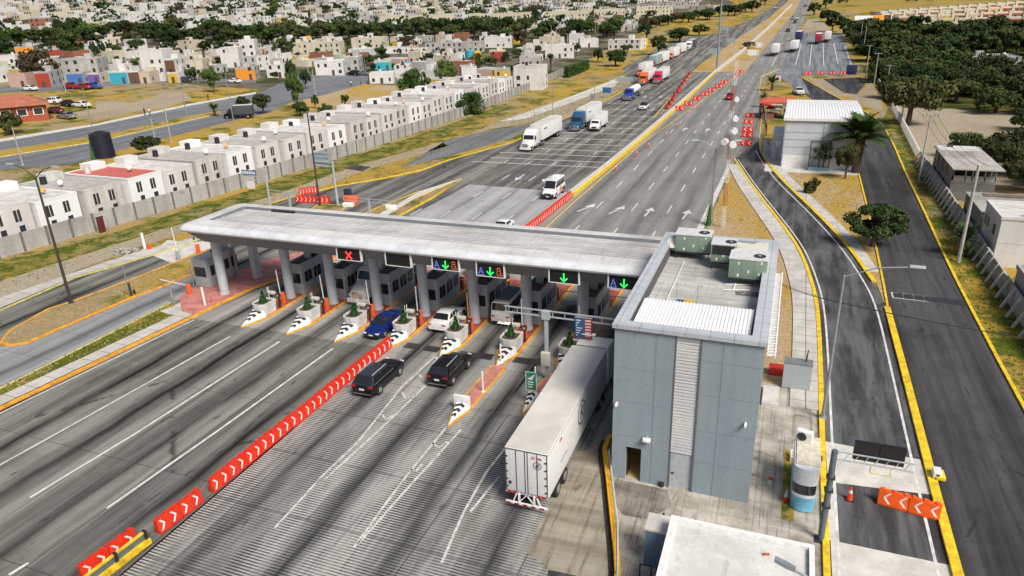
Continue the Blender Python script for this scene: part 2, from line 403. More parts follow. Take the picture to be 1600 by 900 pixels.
sheet('dark_patch', gp((857, 891), (900, 901), (900, 960), (845, 960)), .028, ASPH)
sheet('stained_paving', gp((957, 748), (1042, 766), (1050, 792), (1012, 812), (975, 806), (960, 790)), .036, road_mat('stained_yard', (.17, .155, .135), (.32, .29, .25), (.05, .045, .04), slab=(1.9, .3, 1.7), streak=.8, roadvec=(.8, .9, 1), patch=1., crack=.6, slabamt=.5))
# slip roads on the right
HL = [(-8.8, 130.6), (-5.2, 114), (-1.8, 99.9), (.8, 89.5), (2.5, 81.5), (3.6, 72), (4.0, 66), (4.08, 56.6), (4, 44), (4, 31), (4, -40)]
HR = [(-8.8, 219.7), (-7.1, 173), (-5.6, 150), (-4.8, 139), (-3.1, 128.6), (-.5, 116), (4.2, 98.8), (7.5, 85.2), (9.3, 74), (9.9, 67.5), (9.95, 55), (9.95, 40), (10, 33), (10, -40)]
sheet('slip_road', HL+HR[::-1][:-2]+[(-5.6, 150)], .024, SLIP)
KR = [(2, 268), (11.1, 216), (15.7, 195), (18.2, 177.5), (18.3, 152), (17.6, 127), (17.3, 102), (16.9, 82), (16.85, 70), (16.9, 52), (17.5, 25), (18, -40)]
KL = [(-5.4, 273), (4.2, 215.4), (9, 190), (12, 172), (12, 150), (10.8, 123.2), (10.6, 102), (10.3, 82.6), (10.1, 72.7), (9.97, 67.5), (9.97, 55), (10, 33), (10, -40)]
sheet('side_road', KL+KR[::-1], .022, ASPH)
sheet('truck_lot', gtp((1250, 52), (1316, 52), (1336, 110), (1337, 118), (1251, 119), (1267, 150), (1222, 124), (1205, 118), (1222, 100), (1241, 68)), .03, LOTM)
sheet('lot_track', gtp((1250, 51), (1300, 51), (1292, 40), (1276, 30), (1262, 32)), .02, DIRT)
sheet('dark_gravel', gtp((1286, 124), (1345, 121), (1352, 132), (1338, 148), (1318, 145)), .03, ASPH)
sheet('bare_yard_ground', gtp((1262, 122), (1290, 124), (1318, 146), (1345, 148), (1360, 125), (1372, 150), (1390, 195), (1372, 176), (1350, 165), (1325, 152), (1300, 150)), .016, DIRT)
sheet('bare_lot_ground', [(21.5, 132), (22, 205), (60, 190), (60, 150), (40, 130), (30, 118)], .012, DIRT)
sheet('scrub_ground', [(25, 200), (24, 262), (27, 300), (30, 425), (130, 425), (60, 200)], .014, ground_mat('scrub_floor', (.17, .14, .05), (.05, .065, .015), (.22, .18, .12), .45, .66, .09))
# pale concrete panels across the slip road
sheet('concrete_panel', [(4.25, 38.9), (4.2, 43.3), (9.6, 43.0), (9.7, 39.5)], .03, PAVE)
sheet('concrete_panel', [(4.25, -30), (4.25, 33.7), (9.75, 33.7), (9.75, -30)], .03, PAVE)
sheet('pale_edge_strip', [(4.12, 33.7), (4.12, 38.9), (4.6, 38.9), (4.6, 33.7)], .031, PAVE)
mb = MB()
for i in range(7): mb.box(10.75+i*.86, 11.57+i*.86, 70.35-i*.05, 71.6-i*.05, .02, .05)
struct(mb.build('drain_grating', DMET)); sheet('drain_frame', [(10.6, 70.25), (10.6, 71.72), (13.6, 71.55), (13.6, 70.1)], .026, PAVE)
# yard, pavements and verges
sheet('office_yard', [(-8.8, 39.5), (-8.8, 37.6), (-7.9, 35), (-6, 29), (-5.6, 27), (-4, 10), (3.85, 10), (3.85, 50), (0, 50), (-8.8, 50)], .03, YARDM)
tri = [(-8.55, 126), (-8.55, 50), (3.5, 50), (3.7, 66), (3.3, 72), (2.1, 81.5), (.4, 89.5), (-2.2, 99.9), (-5.6, 114)]
sheet('triangular_verge', tri, .035, SANDV)
SWL = [(-8.5, 126), (-6.3, 114), (-3.0, 99.9), (-.4, 89.5), (1.3, 81.5), (2.45, 72), (2.85, 66), (2.95, 56.6), (2.9, 47)]
mb = MB(); strip(mb, smooth_pl(SWL), 1.9, -.05, .13); struct(mb.build('pavement', SIDEW))
SWR = [(-5.0, 150), (-3.9, 139), (-2.2, 128.6), (.5, 116), (5.1, 98.8), (8.1, 86), (9.3, 77)]
isl = [(-4.2, 150), (-2.7, 128.6), (-.1, 116), (4.6, 98.8), (7.9, 85.2), (9.5, 74), (9.8, 68), (10.0, 72.7), (10.2, 82.6), (10.5, 102), (10.7, 123.2), (10.8, 150)]
sheet('island_verge', isl, .05, SANDV)
mb = MB(); strip(mb, smooth_pl(SWR), 1.35, -.05, .14); struct(mb.build('pavement', SIDEW))
sheet('warehouse_forecourt', [(-3.6, 150), (-3.4, 122), (10.6, 122), (10.7, 126), (10.7, 150)], .06, PAVE)
sheet('side_verge', [(17.1, 52), (17.1, 82), (17.5, 102), (17.8, 127), (18.5, 152), (18.6, 178), (22, 200), (21.6, 136), (21.4, 100), (20.2, 65), (19.5, 20), (17.8, 20)], .02, GREENV)
kerb('kerb', smooth_pl(HL), YEL, .34, .17); kerb('kerb', smooth_pl(HR[2:9]), YEL, .42, .17)
kerb('kerb', [(9.9, 67.5), (9.95, 55), (9.95, 40), (10, 33), (10, -40)], YEL, .5, .2)
kerb('kerb', smooth_pl(KR), YEL, .26, .16); kerb('kerb', [(10.75, 123), (10.6, 102), (10.3, 82.6), (10.1, 72.7), (9.95, 67.8)], YEL, .2, .16)
kerb('kerb', gtp((1186, 145), (1189, 120), (1219, 108)), YEL, .2, .16)
# left side: service lanes, verges
isB = gp((2, 538), (15, 519), (77, 484), (107, 475), (175, 450), (280, 409), (305, 398), (345, 385), (350, 405), (310, 425), (250, 450), (205, 467), (100, 512), (42, 537), (15, 541))
sheet('service_lane_verge', isB, .14, GRASS); kerb('kerb', isB+[isB[0]], YORG, .25, .17)
vD = gp((-120, 668), (0, 610), (270, 474), (272, 480), (250, 488), (270, 495), (0, 621), (-120, 680))
sheet('narrow_verge', vD, .14, GREENV); kerb('kerb', vD[:3], YDIM, .22, .17)
sheet('pavement', gp((-120, 680), (0, 621), (270, 495), (250, 488), (272, 479), (310, 462), (316, 466), (290, 480), (304, 492), (0, 636), (-120, 694)), .13, SIDEW)
sheet('concrete_lane', gp((-60, 600), (0, 542), (42, 539), (205, 469), (330, 416), (340, 440), (270, 472), (0, 608), (-60, 636)), .026, road_mat('lane_concrete', (.26, .265, .27), (.38, .385, .39), (.07, .07, .075), lanes=(-61.6, 6, 50, 60, .75, .3), slab=(9, -65, 4.5), streak=.3))
kC = gp((-120, 697), (0, 640), (304, 495))+[(-50.9, 54.9), (-48.6, 61), (-47.6, 66)]
kerb('kerb', kC, YORG, .34, .18)
sheet('pink_walkway', [(-53.6, 47.4), (-51.75, 47.1), (-51.0, 54.9), (-48.8, 61), (-47.8, 66), (-52.5, 68), (-55.4, 62), (-56.8, 55), (-57, 50.6)], .15, PINK)
sheet('pale_path', gp((-80, 520), (0, 466), (110, 428), (220, 392), (300, 372), (304, 380), (270, 388), (120, 432), (0, 482), (-80, 535)), .05, SIDEW)
sheet('pale_crossing', gp((235, 398), (262, 375), (300, 380), (340, 372), (350, 384), (283, 408), (270, 412)), .03, PAVE)
kerb('kerb', gp((-80, 540), (0, 486), (120, 434), (270, 390), (330, 367)), YDIM, .2, .14)
kerb('kerb', gp((405, 326), (423, 319), (462, 307), (530, 291), (600, 279), (660, 266), (700, 251), (800, 223), (870, 191), (940, 160), (990, 135)), YEL, .22, .15)
sheet('left_verge', gp((0, 460), (0, 400), (110, 385), (400, 300), (600, 235), (680, 200), (700, 210), (560, 262), (440, 300), (300, 350), (200, 385)), .012, GREENV)
sheet('wall_side_grass', gp((-20, 440), (-20, 418), (110, 382), (200, 357), (400, 294), (600, 229), (690, 199), (790, 162), (800, 168), (700, 208), (600, 243), (400, 311), (200, 374), (80, 412)), .018, ground_mat('wall_side_weeds', (.30, .24, .06), (.08, .12, .014), (.30, .26, .17), .49, .62, .35))
sheet('dirt_track', gp((0, 470), (200, 392), (440, 315), (470, 305), (560, 270), (700, 228), (690, 222), (560, 258), (420, 308), (250, 360), (0, 440)), .02, DIRT)
sheet('rough_asphalt', gp((625, 262), (700, 218), (760, 205), (850, 190), (800, 216), (705, 243)), .02, STRT)
sheet('roadside_dirt', gp((700, 225), (800, 180), (900, 148), (985, 118), (985, 133), (935, 160), (865, 192), (850, 188), (760, 203)), .014, DIRT)
sheet('pale_slab', gp((780, 190), (860, 163), (950, 128), (975, 118), (960, 135), (880, 165), (820, 186)), .022, PAVE)
sheet('dark_panel', gp((535, 263), (555, 258), (580, 261), (566, 268)), .04, ASPH)
sheet('divider_slab', gp((563, 338), (610, 318), (655, 300), (720, 280), (618, 341)), .13, PAVE)
a1 = gp((560, 339), (612, 317), (656, 300), (618, 322), (586, 339)); sheet('divider_verge', a1, .15, GRASS)
a2 = gp((600, 341), (650, 311), (722, 280), (676, 310), (619, 341)); sheet('divider_verge', a2, .15, GRASS)
kerb('kerb', a1[:3], YEL, .25, .17); kerb('kerb', [a2[4], a2[3], a2[2], a2[1]], YEL, .3, .17)
a3 = gp((470, 337), (500, 320), (545, 322), (520, 339)); sheet('divider_verge', a3, .15, GRASS); kerb('kerb', a3+[a3[0]], YDIM, .2, .17)
# far median and verges
sheet('median_verge', TOP_LR[::-1][:]+gtp((1250, -12))+TOP_RL[::-1][1:], .03, SANDV)
sheet('field', [(70, 600), (20, 640), (15, 900), (500, 1500), (900, 1100), (600, 560), (200, 560)], .02, FIELD)
# town avenue
sheet('avenue', gtp((-160, 290), (0, 266), (112, 257), (207, 230), (290, 208), (360, 190), (420, 176), (455, 160), (500, 150), (575, 130), (575, 118), (500, 115), (460, 120), (400, 147), (300, 165), (150, 197), (0, 221), (-160, 248)), .03, STRT)
am = gtp((-160, 270), (0, 246), (150, 222), (300, 188), (345, 178), (345, 174), (300, 181), (150, 214), (0, 236), (-160, 262)); sheet('avenue_median', am, .12, GRASS)
kerb('kerb', am[:5], YDIM, .5, .15)
sheet('avenue_pavement', gtp((0, 218), (150, 194), (300, 162), (400, 144), (400, 147), (300, 165), (150, 197), (0, 222)), .05, PAVE)
sheet('dirt_clearing', gtp((95, 180), (150, 170), (150, 157), (205, 161), (245, 150), (250, 139), (290, 146), (300, 155), (260, 168), (215, 175), (150, 188)), .02, DIRT)
sheet('town_street', gtp((0, 145), (100, 142), (170, 135), (300, 127), (400, 130), (400, 125), (300, 122), (170, 128), (0, 136)), .03, STRT)
sheet('town_plot', gtp((415, 160), (480, 138), (540, 130), (640, 135), (660, 140), (560, 160), (480, 175)), .02, SANDV)
# ---------------------------------------------------------------- markings
mk = MB()
def line(pl, w=.16, z=.034, m_=mk): strip(m_, densify(pl, 60), w, None, z)
line(gp((-120, 789), (0, 727), (96, 674), (360, 526)), .17); line(gp((47, 778), (205, 682), (437, 534)), .2); line(gp((167, 795), (337, 676), (520, 545)), .2)
line(gp((-60, 935), (-30, 925)), .2); line(gp((14, 899), (45, 880)), .2)
line(gp((0, 646.5), (304, 500)), .16)
for X in (-24.2, -19.2, -14.4):
    for i in range(-1, 17):
        y = 83.1+12.4*i
        line([(X+.02*i, y-2.1), (X+.02*i, y+2.1)], .2)
for X in (-34.2, -38.9, -43.6, -48.2):
    for i in range(16):
        y = 74+11.5*i
        if X < -48 and 95 < y < 112: continue
        line([(X, y-1.8), (X, y+1.8)], .2)
for y in (119, 123.2, 128, 133, 139, 145, 152, 159, 167, 177, 188, 199):
    xl = -58.5 if y < 122 else -56.5 if y < 130 else -54 if y < 160 else -52.2
    line([(xl+4, y), (-30.5, y)], .32)
def arrow(x, y, dr=1, bend=0):
    s_ = dr
    line([(x, y-2.2*s_), (x+bend*.5, y+.6*s_)], .3)
    mk.add([(x+bend*.5-.7, y+.5*s_, .036), (x+bend*.5+.7, y+.5*s_, .036), (x+bend*.7, y+2.4*s_, .036)], [(0, 1, 2)])
for x, b_ in ((-26.3, 2), (-21.8, 1.6), (-17, .3), (-12, .3)): arrow(x, 93.5, 1, b_)
for x in (-21.8, -17, -12): arrow(x, 160, 1, .3)
for x in (-36.5, -41.2): arrow(x, 109, -1)
for x in (-36.5, -41.2): arrow(x, 215, -1)
for off, pl in ((.6, smooth_pl(HL)), (-.85, smooth_pl(HR[3:]))):
    strip(mk, densify(pl), .16, None, .036, off)
strip(mk, gtp((1190, 180), (1187, 215), (1196, 250)), .12, None, .036)
for a_, b_ in (((1269, 66), (1265, 103)), ((1252, 68), (1243, 102)), ((1286, 68), (1287, 103)), ((1303, 68), (1309, 100)), ((1320, 72), (1334, 112)), ((1213, 90), (1206, 104))):
    line(gtp(a_, b_), .3, .05)
struct(mk.build('lane_markings', LINE))
mk2 = MB()
for pl in (gp((680, 557), (628, 605), (560, 690), (500, 748), (430, 825)), gp((668, 600), (630, 637), (590, 675), (505, 752)), gp((680, 557), (687, 567)), gp((655, 585), (662, 595), (676, 592)), gp((628, 613), (634, 623), (650, 617)), gp((598, 648), (602, 657), (616, 648)),
           gp((696, 670), (640, 738), (612, 775), (553, 856)), gp((720, 672), (672, 725), (640, 760), (560, 850)), gp((675, 692), (685, 700), (700, 690)), gp((640, 733), (650, 737), (660, 725)),
           gp((798, 690), (760, 738), (725, 800), (690, 880)), gp((780, 745), (735, 800))):
    strip(mk2, pl, .16, None, .032)
struct(mk2.build('worn_lane_markings', LINEW))
mk3 = MB()
strip(mk3, [(-28.0, 62), (-28.1, 97), (-27.6, 141), (-18.8, 288)], .18, None, .034)
strip(mk3, gp((1021, 184), (1080, 116)), .25, None, .034)
struct(mk3.build('yellow_edge_line', YEL))
# hatch strips on the gore either side of the median barrier
hm = MB()
for i in range(16):
    y = 182+6.6*i; xl = -30.4-(y-176)*.062
    strip(hm, [(xl, y), (-29.2, y-1.0)], .3, None, .032)
    if i % 1 == 0 and y > 150:
        xr = -27.4+(y-141)*.06; strip(hm, [(-27.8, y), (xr, y+1)], .3, None, .032)
struct(hm.build('gore_hatching', LINEW))
sheet('gore_pavement', [(-29.3, 176), (-31.4, 176), (-37, 283), (-29.0, 286)], .024, PLAZA)
for i_, (x_, y_) in enumerate(((-28.3, 47.6), (-26.4, 47.6), (-23.2, 47.5), (-21.6, 47.7), (-17.3, 48.0), (-18.4, 47.9))):
    mb = MB(); [mb.box(x_-.62+j*.2, x_-.5+j*.2, y_-.42, y_+.42, .025, .045) for j in range(7)]; mb.box(x_-.7, x_+.7, y_-.5, y_+.5, .02, .036)
    struct(mb.build('speed_sensor_grate', DMET))
# thin roadside weeds and stones as ground cover
def scatter(name, mat, areas, n, s0, s1, seed):
    rd = random.Random(seed); mb = MB()
    tot = sum(abs(a[2]) for a in areas)
    for (poly, zz, wgt) in areas:
        bx0 = min(p[0] for p in poly); bx1 = max(p[0] for p in poly); by0 = min(p[1] for p in poly); by1 = max(p[1] for p in poly)
        k_ = int(n*wgt/tot); c = 0; tries = 0
        while c < k_ and tries < k_*12:
            tries += 1
            x = rd.uniform(bx0, bx1); y = rd.uniform(by0, by1)
            ins = False; j = len(poly)-1
            for i in range(len(poly)):
                if (poly[i][1] > y) != (poly[j][1] > y) and x < (poly[j][0]-poly[i][0])*(y-poly[i][1])/(poly[j][1]-poly[i][1])+poly[i][0]: ins = not ins
                j = i
            if not ins: continue
            c += 1; h = rd.uniform(s0, s1); zt_ = terr(x, y)+zz
            for q in range(3):
                a_ = rd.uniform(0, 6.28); dx, dy = math.cos(a_)*h*.35, math.sin(a_)*h*.35
                ox, oy = rd.uniform(-h, h)*.6, rd.uniform(-h, h)*.6
                mb.add([(x+ox-dx, y+oy-dy, zt_), (x+ox+dx, y+oy+dy, zt_), (x+ox+dy*.6+dx*.3, y+oy-dx*.6, zt_+h)], [(0, 1, 2)])
    o = mb.build(name, mat); o['kind'] = 'stuff'; return o
LGR = M('weed_green', (.13, .17, .03), .9, var=.5, scale=.6); LDRY = M('straw', (.42, .31, .10), .9, var=.4, scale=.5)
lv = gp((0, 460), (0, 400), (110, 385), (400, 300), (600, 235), (700, 200), (860, 165), (990, 118), (1000, 128), (870, 185), (700, 248), (560, 280), (440, 310), (300, 350), (200, 385))
tri2 = [(.3, 50), (.3, 64), (.2, 80), (-2.5, 97), (-8, 120), (-8.3, 60), (.1, 53)]
ar = [(lv, .02, 5), (isB, .14, 1.4), (vD, .14, .6), ([(-1.2, 121), (1.4, 116), (6.2, 98.8), (9.2, 86), (10.0, 86), (10.3, 102), (10.5, 121)], .05, 2), (tri2, .035, 1.6), ([(17.2, 40), (17.5, 102), (18.6, 152), (21.4, 152), (20.9, 100), (20, 40)], .02, 2.4), (a1, .15, .2), (a2, .15, .3)]
scatter('grass_tufts', LGR, [ar[0], ar[2], ar[5]], 6000, .06, .18, 3); scatter('dry_grass_tufts', LDRY, ar, 8000, .05, .16, 4)
# ================================================================== TOLL PLAZA
CLAD = road_mat('canopy_cladding', (.55, .555, .555), (.68, .68, .675), (.36, .36, .355), streak=.4, roadvec=(.25, .6, 1), patch=.6, slab=(1.9, .3, 400), slabamt=.35)
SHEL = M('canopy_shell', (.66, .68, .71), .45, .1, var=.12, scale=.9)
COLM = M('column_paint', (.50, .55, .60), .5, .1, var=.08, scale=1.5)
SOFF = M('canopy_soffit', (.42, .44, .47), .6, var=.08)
can = thing('toll_canopy', 'long pale grey metal toll canopy with rounded rim spanning all the booth lanes', 'canopy', (-30, 55, 0))
cx0, cx1, cy0, cy1 = -24.6, 26.5, -5.3, 3.7
def rring(ins, z, rad=.9, n=6):
    yi = ins if z > 7.44 or ins < .3 else .25+(ins-.25)*.36; x0, x1, y0, y1 = cx0+ins, cx1, cy0+yi, cy1-ins*.8; r = max(.15, rad-ins*.5); out = []
    for (cx, cy, a0) in ((x0+r, y0+r, 180), (x1-.05, y0+.05, 270), (x1-.05, y1-.05, 0), (x0+r, y1-r, 90)):
        rr = r if a0 in (180, 90) else .05
        for i in range(n+1):
            a = R(a0+90*i/n); out.append((cx+rr*math.cos(a), cy+rr*math.sin(a), z))
    return out
prof = [(.22, 7.44), (.06, 7.52), (0, 7.68), (.07, 7.87), (.28, 8.03), (.6, 8.12)]
mb = MB(); mb.loft([rring(i, z) for i, z in prof], cap=False); mb.build('rim', SHEL, can, smooth=True)
mb = MB(); mb.loft([rring(i, z) for i, z in ((2.6, 6.3), (2.2, 6.36), (.5, 7.38), (.22, 7.44))], cap=False); mb.build('fascia', M('canopy_fascia_shaded', (.20, .21, .22), .6, .1, var=.1), can)  # fascia grey, darkened further to paint in the shade under the rim
mb = MB(); mb.loft([rring(i, z) for i, z in ((.6, 8.12), (2.05, 8.26), (2.1, 8.2))], cap=False); 
# panel joints on the rim top
mb.build('rim_top', CLAD, can, smooth=False)
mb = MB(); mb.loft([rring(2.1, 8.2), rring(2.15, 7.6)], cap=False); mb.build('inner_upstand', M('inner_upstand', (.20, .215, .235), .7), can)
pts = []; y = cy0+2.1
while y < cy1-1.75:
    pts += [(y, 8.02-.03*(y+3)), (y+.34, 8.02-.03*(y+3)), (y+.36, 8.08-.03*(y+3)), (y+.44, 8.08-.03*(y+3))]; y += .46
poly = pts+[(pts[-1][0], 7.5), (pts[0][0], 7.5)]
mb = MB(); mb.prismx(poly, cx0+2.3, cx1-.1); mb.build('roof_deck', road_mat('deck_sheet', (.52, .52, .51), (.66, .66, .65), (.33, .33, .32), streak=.45, roadvec=(.2, 1, 1), patch=.7, groove=.46, garg=('Y', .55)), can)
mb = MB(); mb.box(cx0+5.8, cx0+8.6, cy1-1.95, cy1-1.7, 7.8, 8.14); mb.build('gutter', DMET, can)
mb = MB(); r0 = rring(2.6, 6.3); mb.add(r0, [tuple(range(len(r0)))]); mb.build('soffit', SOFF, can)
CXS = [-45.3+5.07*i for i in range(7)]
def column(x, y, r=.47, h=6.6):
    mb = MB(); mb.cyl((x, y, 0), (x, y, h), r, r, 24, cap=True); mb.cyl((x, y, 0), (x, y, .35), r+.04, r+.04, 24); return mb.build('column', COLM, can, smooth=True)
column(-52.7+30, 52.4-55)
for X in CXS: column(X+30, 53.5-55); 
for X in [-52.5]+CXS: box('rear_column', COLM, can, X+30-.33, X+30+.33, 56.8-55, 57.6-55, 0, 6.6, bevel=.03)
mb = MB(); mb.cyl((7.1, -2.0, 4.75), (7.1, -2.08, 4.75), .1, .1, 12)
# booths
BOOW = M('booth_panel', (.44, .48, .51), .5, .1, var=.08); BWIN = M('booth_window', (.02, .025, .03), .12, var=.1, spec=.7)
ROOFD = M('booth_roof', (.12, .115, .11), .9, var=.4, scale=2)
def booth(label, x, y, L=4.9, W=1.7, Hh=3.0, pale=False):
    t = thing('toll_booth', label, 'toll booth', (x, y, .17), 0, 'toll booths under the canopy')
    mb = MB(); w = W/2
    mb.box(-w, w, 0, L, 0, Hh); mb.build('wall', BOOW, t, bevel=.04)
    mb = MB(); mb.box(-w+.12, w-.12, .12, L-.12, Hh-.02, Hh+.05); mb.build('roof', ROOFD if not pale else CLAD, t)
    mb = MB()
    for a in ((-w, w, 0, .1), (-w, w, L-.1, L)): mb.box(a[0], a[1], a[2], a[3], Hh-.05, Hh+.22)
    for a in ((-w, -w+.1, .1, L-.1), (w-.1, w, .1, L-.1)): mb.box(a[0], a[1], a[2], a[3], Hh-.05, Hh+.22)
    mb.build('parapet', BOOW, t)
    for s_ in (-1, 1):
        for (a, b_) in ((.5, 1.0), (1.08, 1.6), (2.0, 2.5), (2.6, 3.2), (3.55, 4.5)):
            mb = MB(); mb.box(s_*w, s_*(w+.025), a, b_, 1.15, 2.25); mb.build('window', BWIN, t)
        mb = MB(); mb.box(s_*w, s_*(w+.03), 2.46, 2.54, .1, 2.4); mb.box(s_*w, s_*(w+.03), .3, .36, .1, 2.9); mb.build('door_jamb', METAL, t) if 0 else None; [MB().box(s_*w, s_*(w+.03), a_, a_+.07, .1, 2.6).build('door_jamb', METAL, t) for a_ in (.3, 2.46)]
    for y_ in (0, L):
        mb = MB(); mb.box(-w+.2, w-.2, y_-.02 if y_ == 0 else y_, y_ if y_ == 0 else y_+.02, 1.15, 2.2); mb.build('end_window', BWIN, t)
    a = box('air_conditioner', DMET, t, -.45, .35, L*.55, L*.75, Hh+.05, Hh+.5, bevel=.03)
    mb = MB(); mb.cyl((-.05, L*.65, Hh+.5), (-.05, L*.65, Hh+.53), .26, .26, 16); mb.build('fan', RUB, a)
    box('duct', BOOW, t, -.5, .5, L-.75, L-.15, Hh+.05, Hh+1.1, bevel=.02)
    return t
booth('pale toll booth with a light flat roof at the far left end of the canopy', -56.3, 53.2, 4.2, 1.9, 2.9, True)
nm = ['under the blank left stretch of the canopy', 'between the red X signal and the next column on the left', 'between the red X signal and the dark blank signal', 'just left of the white saloon car', 'left of the white van under the second green arrow', 'right of the white van under the canopy', 'nearest the grey office block']
for i, X in enumerate(CXS): booth('grey toll booth '+nm[i], X+.05, 54.5)
# islands
PLM = M('planter_concrete', (.62, .62, .61), .8, var=.12, scale=2, bump=.15)
CONIF = M('conifer_foliage', (.035, .13, .025), .9, var=.5, scale=6)
SOIL = M('planter_soil', (.09, .06, .04), 1, var=.4, scale=8)
SIGR = M('gate_orange', (.85, .13, .03), .5)
def outline(x, w, y0, y1, yn0, yn1):
    return [(x, y0), (x+w*.5, (y0+yn0)/2), (x+w, yn0), (x+w, yn1), (x+w*.4, y1), (x-w*.4, y1), (x-w, yn1), (x-w, yn0), (x-w*.5, (y0+yn0)/2)]
def nose(name, x, y0, L, W, par, hz=.75):
    mb = MB(); mb.add([(x, y0, .17), (x-W, y0+L, .17), (x+W, y0+L, .17), (x-W*.8, y0+L, hz), (x+W*.8, y0+L, hz), (x, y0+.15, .24)], [(0, 2, 1), (5, 3, 4), (0, 5, 4, 2), (0, 1, 3, 5), (1, 2, 4, 3)])
    n_ = mb.build(name, WHT, par)
    for k_ in range(3):
        f0 = .3+.25*k_; f1 = f0+.13; mb = MB()
        def P(f, s_, q=0):    # point on sloping top
            ff = f+q
            return (x+s_*W*.8*ff, y0+.15+(L-.15)*ff, .24+(hz-.24)*ff+.006)
        c0 = P(f0+.07, 0); c1 = P(f1+.07, 0)
        for s_ in (-1, 1):
            a = P(f0-.03, s_*1.0); b_ = P(f1-.03, s_*1.0); mb.add([c0, a, b_, c1], [(0, 1, 2, 3)])
        mb.build('nose_stripe', BLK, n_)
def tiny_conifer(par, x, y, z, h):
    rd = random.Random(int(x*10+y)); mb = MB(); mb.cyl((x, y, z), (x, y, z+h*.9), h*.17, .02, 9)
    for i in range(340):
        t_ = rd.random()**1.3; r = h*.25*(1-t_)*rd.uniform(.75, 1.2)+.02; a = rd.uniform(0, 6.28); c = Vector((x+r*math.cos(a), y+r*math.sin(a), z+t_*h))
        s_ = .085; u = Vector((rd.uniform(-1, 1), rd.uniform(-1, 1), rd.uniform(-1, 1))).normalized()*s_; v = Vector((math.cos(a), math.sin(a), .9)).normalized()*s_*1.4
        mb.add([c-u, c+u, c+v], [(0, 1, 2)])
    return mb.build('shrub', CONIF, par)
for i, X in enumerate(CXS):
    y0 = 46.1
    isd = struct(MB().prism(outline(X, .98, y0, 69, 48.6, 67), -.05, .17).build('traffic_island', YORG))
    MB().prism([(X-.8, 48.5), (X+.8, 48.5), (X+.8, 67), (X, 68.5), (X-.8, 67)], .165, .178).build('paving', M('island_red_paving', (.33, .085, .055), .85, var=.3, scale=1.5), isd)
    nose('island_nose', X, y0+.1, 2.5, .82, isd)
    where = ['leftmost island, beside the wide empty lane', 'second island from the left', 'island left of the blue saloon', 'island where the red barrier line ends', 'island between white saloon and white van', 'island with the long pink tail', 'island hidden beside the box trailer'][i]
    t = thing('planter', 'white concrete planter with a small conifer on the '+where, 'planter', (X, 48.5, .17), 0, 'planters at the heads of the toll islands')
    def oct_(s_, z, dy=0): return [(a*s_, 1.0+b_*s_, z) for a, b_ in ((-.3, -1.0), (.3, -1.0), (.62, -.85), (.78, -.5), (.78, .9), (-.78, .9), (-.78, -.5), (-.62, -.85))]
    mb = MB(); mb.loft([oct_(.9, 0), oct_(1.0, 1.2), oct_(.88, 1.2), oct_(.86, 1.02)]); mb.build('pot', PLM, t)
    mb = MB(); mb.add(oct_(.88, 1.06), [tuple(range(8))]); mb.build('soil', SOIL, t)
    tiny_conifer(t, 0, 1.05, 1.04, 1.15)
    # barrier gate with upright arm
    g = thing('barrier_gate', 'orange lane barrier cabinet with arm raised on the '+where, 'barrier gate', (X+.35, 51.9, .17), 0, 'raised lane barriers')
    box('cabinet', SIGR, g, -.17, .17, -.17, .17, 0, 1.15, bevel=.02)
    MB().bar((-.22, 0, 1.0), (-.32 if i < 3 else -.24, 0, 3.5), .06, .09).build('boom', WHT if i != 4 else YORG, g)
    if i < 6:
        p = thing('card_reader', 'dark payment reader post behind the planter on the '+where, 'card reader', (X+.72, 50.9, .17), 0, 'card reader posts')
        box('post', DMET, p, -.07, .07, -.07, .07, 0, 1.3); box('head', DMET, p, -.16, .16, -.14, .12, 1.15, 1.55, bevel=.02)
        box('display', METAL, p, -.1, .1, -.155, -.14, 1.25, 1.42)
        c = thing('lane_camera', 'slim white camera post on the '+where, 'camera post', (X-.35, 50.85, .17), 0, 'camera posts on the islands')
        MB().cyl((0, 0, 0), (0, 0, 2.1), .035, .03, 8).build('post', WHT, c); MB().cyl((-.35, .25, 0), (-.35, .25, 1.9), .035, .03, 8).build('post', WHT, c)
        box('housing', M('camera_cream', (.6, .58, .5), .6), c, -.12, .62, -.05, .3, 1.35, 1.6, bevel=.02)
    # far end of the island
    q = thing('planter', 'grey planter box at the far end of the '+where, 'planter', (X-.1, 64.3, .17), 0, 'planters at the far ends of the islands')
    box('pot', PLM, q, -.7, .7, 0, 2.3, 0, 1.0, bevel=.03); tiny_conifer(q, 0, 1.2, .9, .9)
    f = thing('barrier_gate', 'dark red barrier cabinet behind the booth on the '+where, 'barrier gate', (X+.45, 60.6, .17), 0, 'lane barriers behind the booths')
    box('cabinet', M('dark_red_paint', (.28, .02, .015), .5), f, -.2, .2, -.2, .2, 0, 1.2, bevel=.02)
    MB().bar((0, -.25, 1.05), (2.6, -.25, 1.1), .07, .09).build('boom', WHT, f)
# tails of the two right-hand islands
def tail(x0, y0, x1, y1, w, nm_):
    mb = MB(); mb.prism([(x0, y0), (x0+w*.55, y0+1.0), (x0+w, y0+2.4), (x1+w, y1), (x1-w, y1), (x0-w, y0+2.4), (x0-w*.55, y0+1.0)], -.05, .168); s_ = struct(mb.build('traffic_island', YORG))
    MB().prism([(x0-w*.8, y0+2.4), (x0+w*.8, y0+2.4), (x1+w*.8, y1), (x1-w*.8, y1)], .16, .181).build('paving', PINK, s_); nose('island_nose', x0, y0+.1, 2.2, w*.85, s_, .6); return s_
tail(-19.9, 37.2, -19.75, 46.3, .62, 5); tail(-15.55, 40.2, -15.0, 46.3, .55, 6)
pb = thing('nose_marker_block', 'low white block closing the striped nose of the pink island tail', 'marker block', (-19.9, 39.5, .17)); box('block', WHT, pb, -.62, .62, 0, .22, 0, 1.0, bevel=.03)
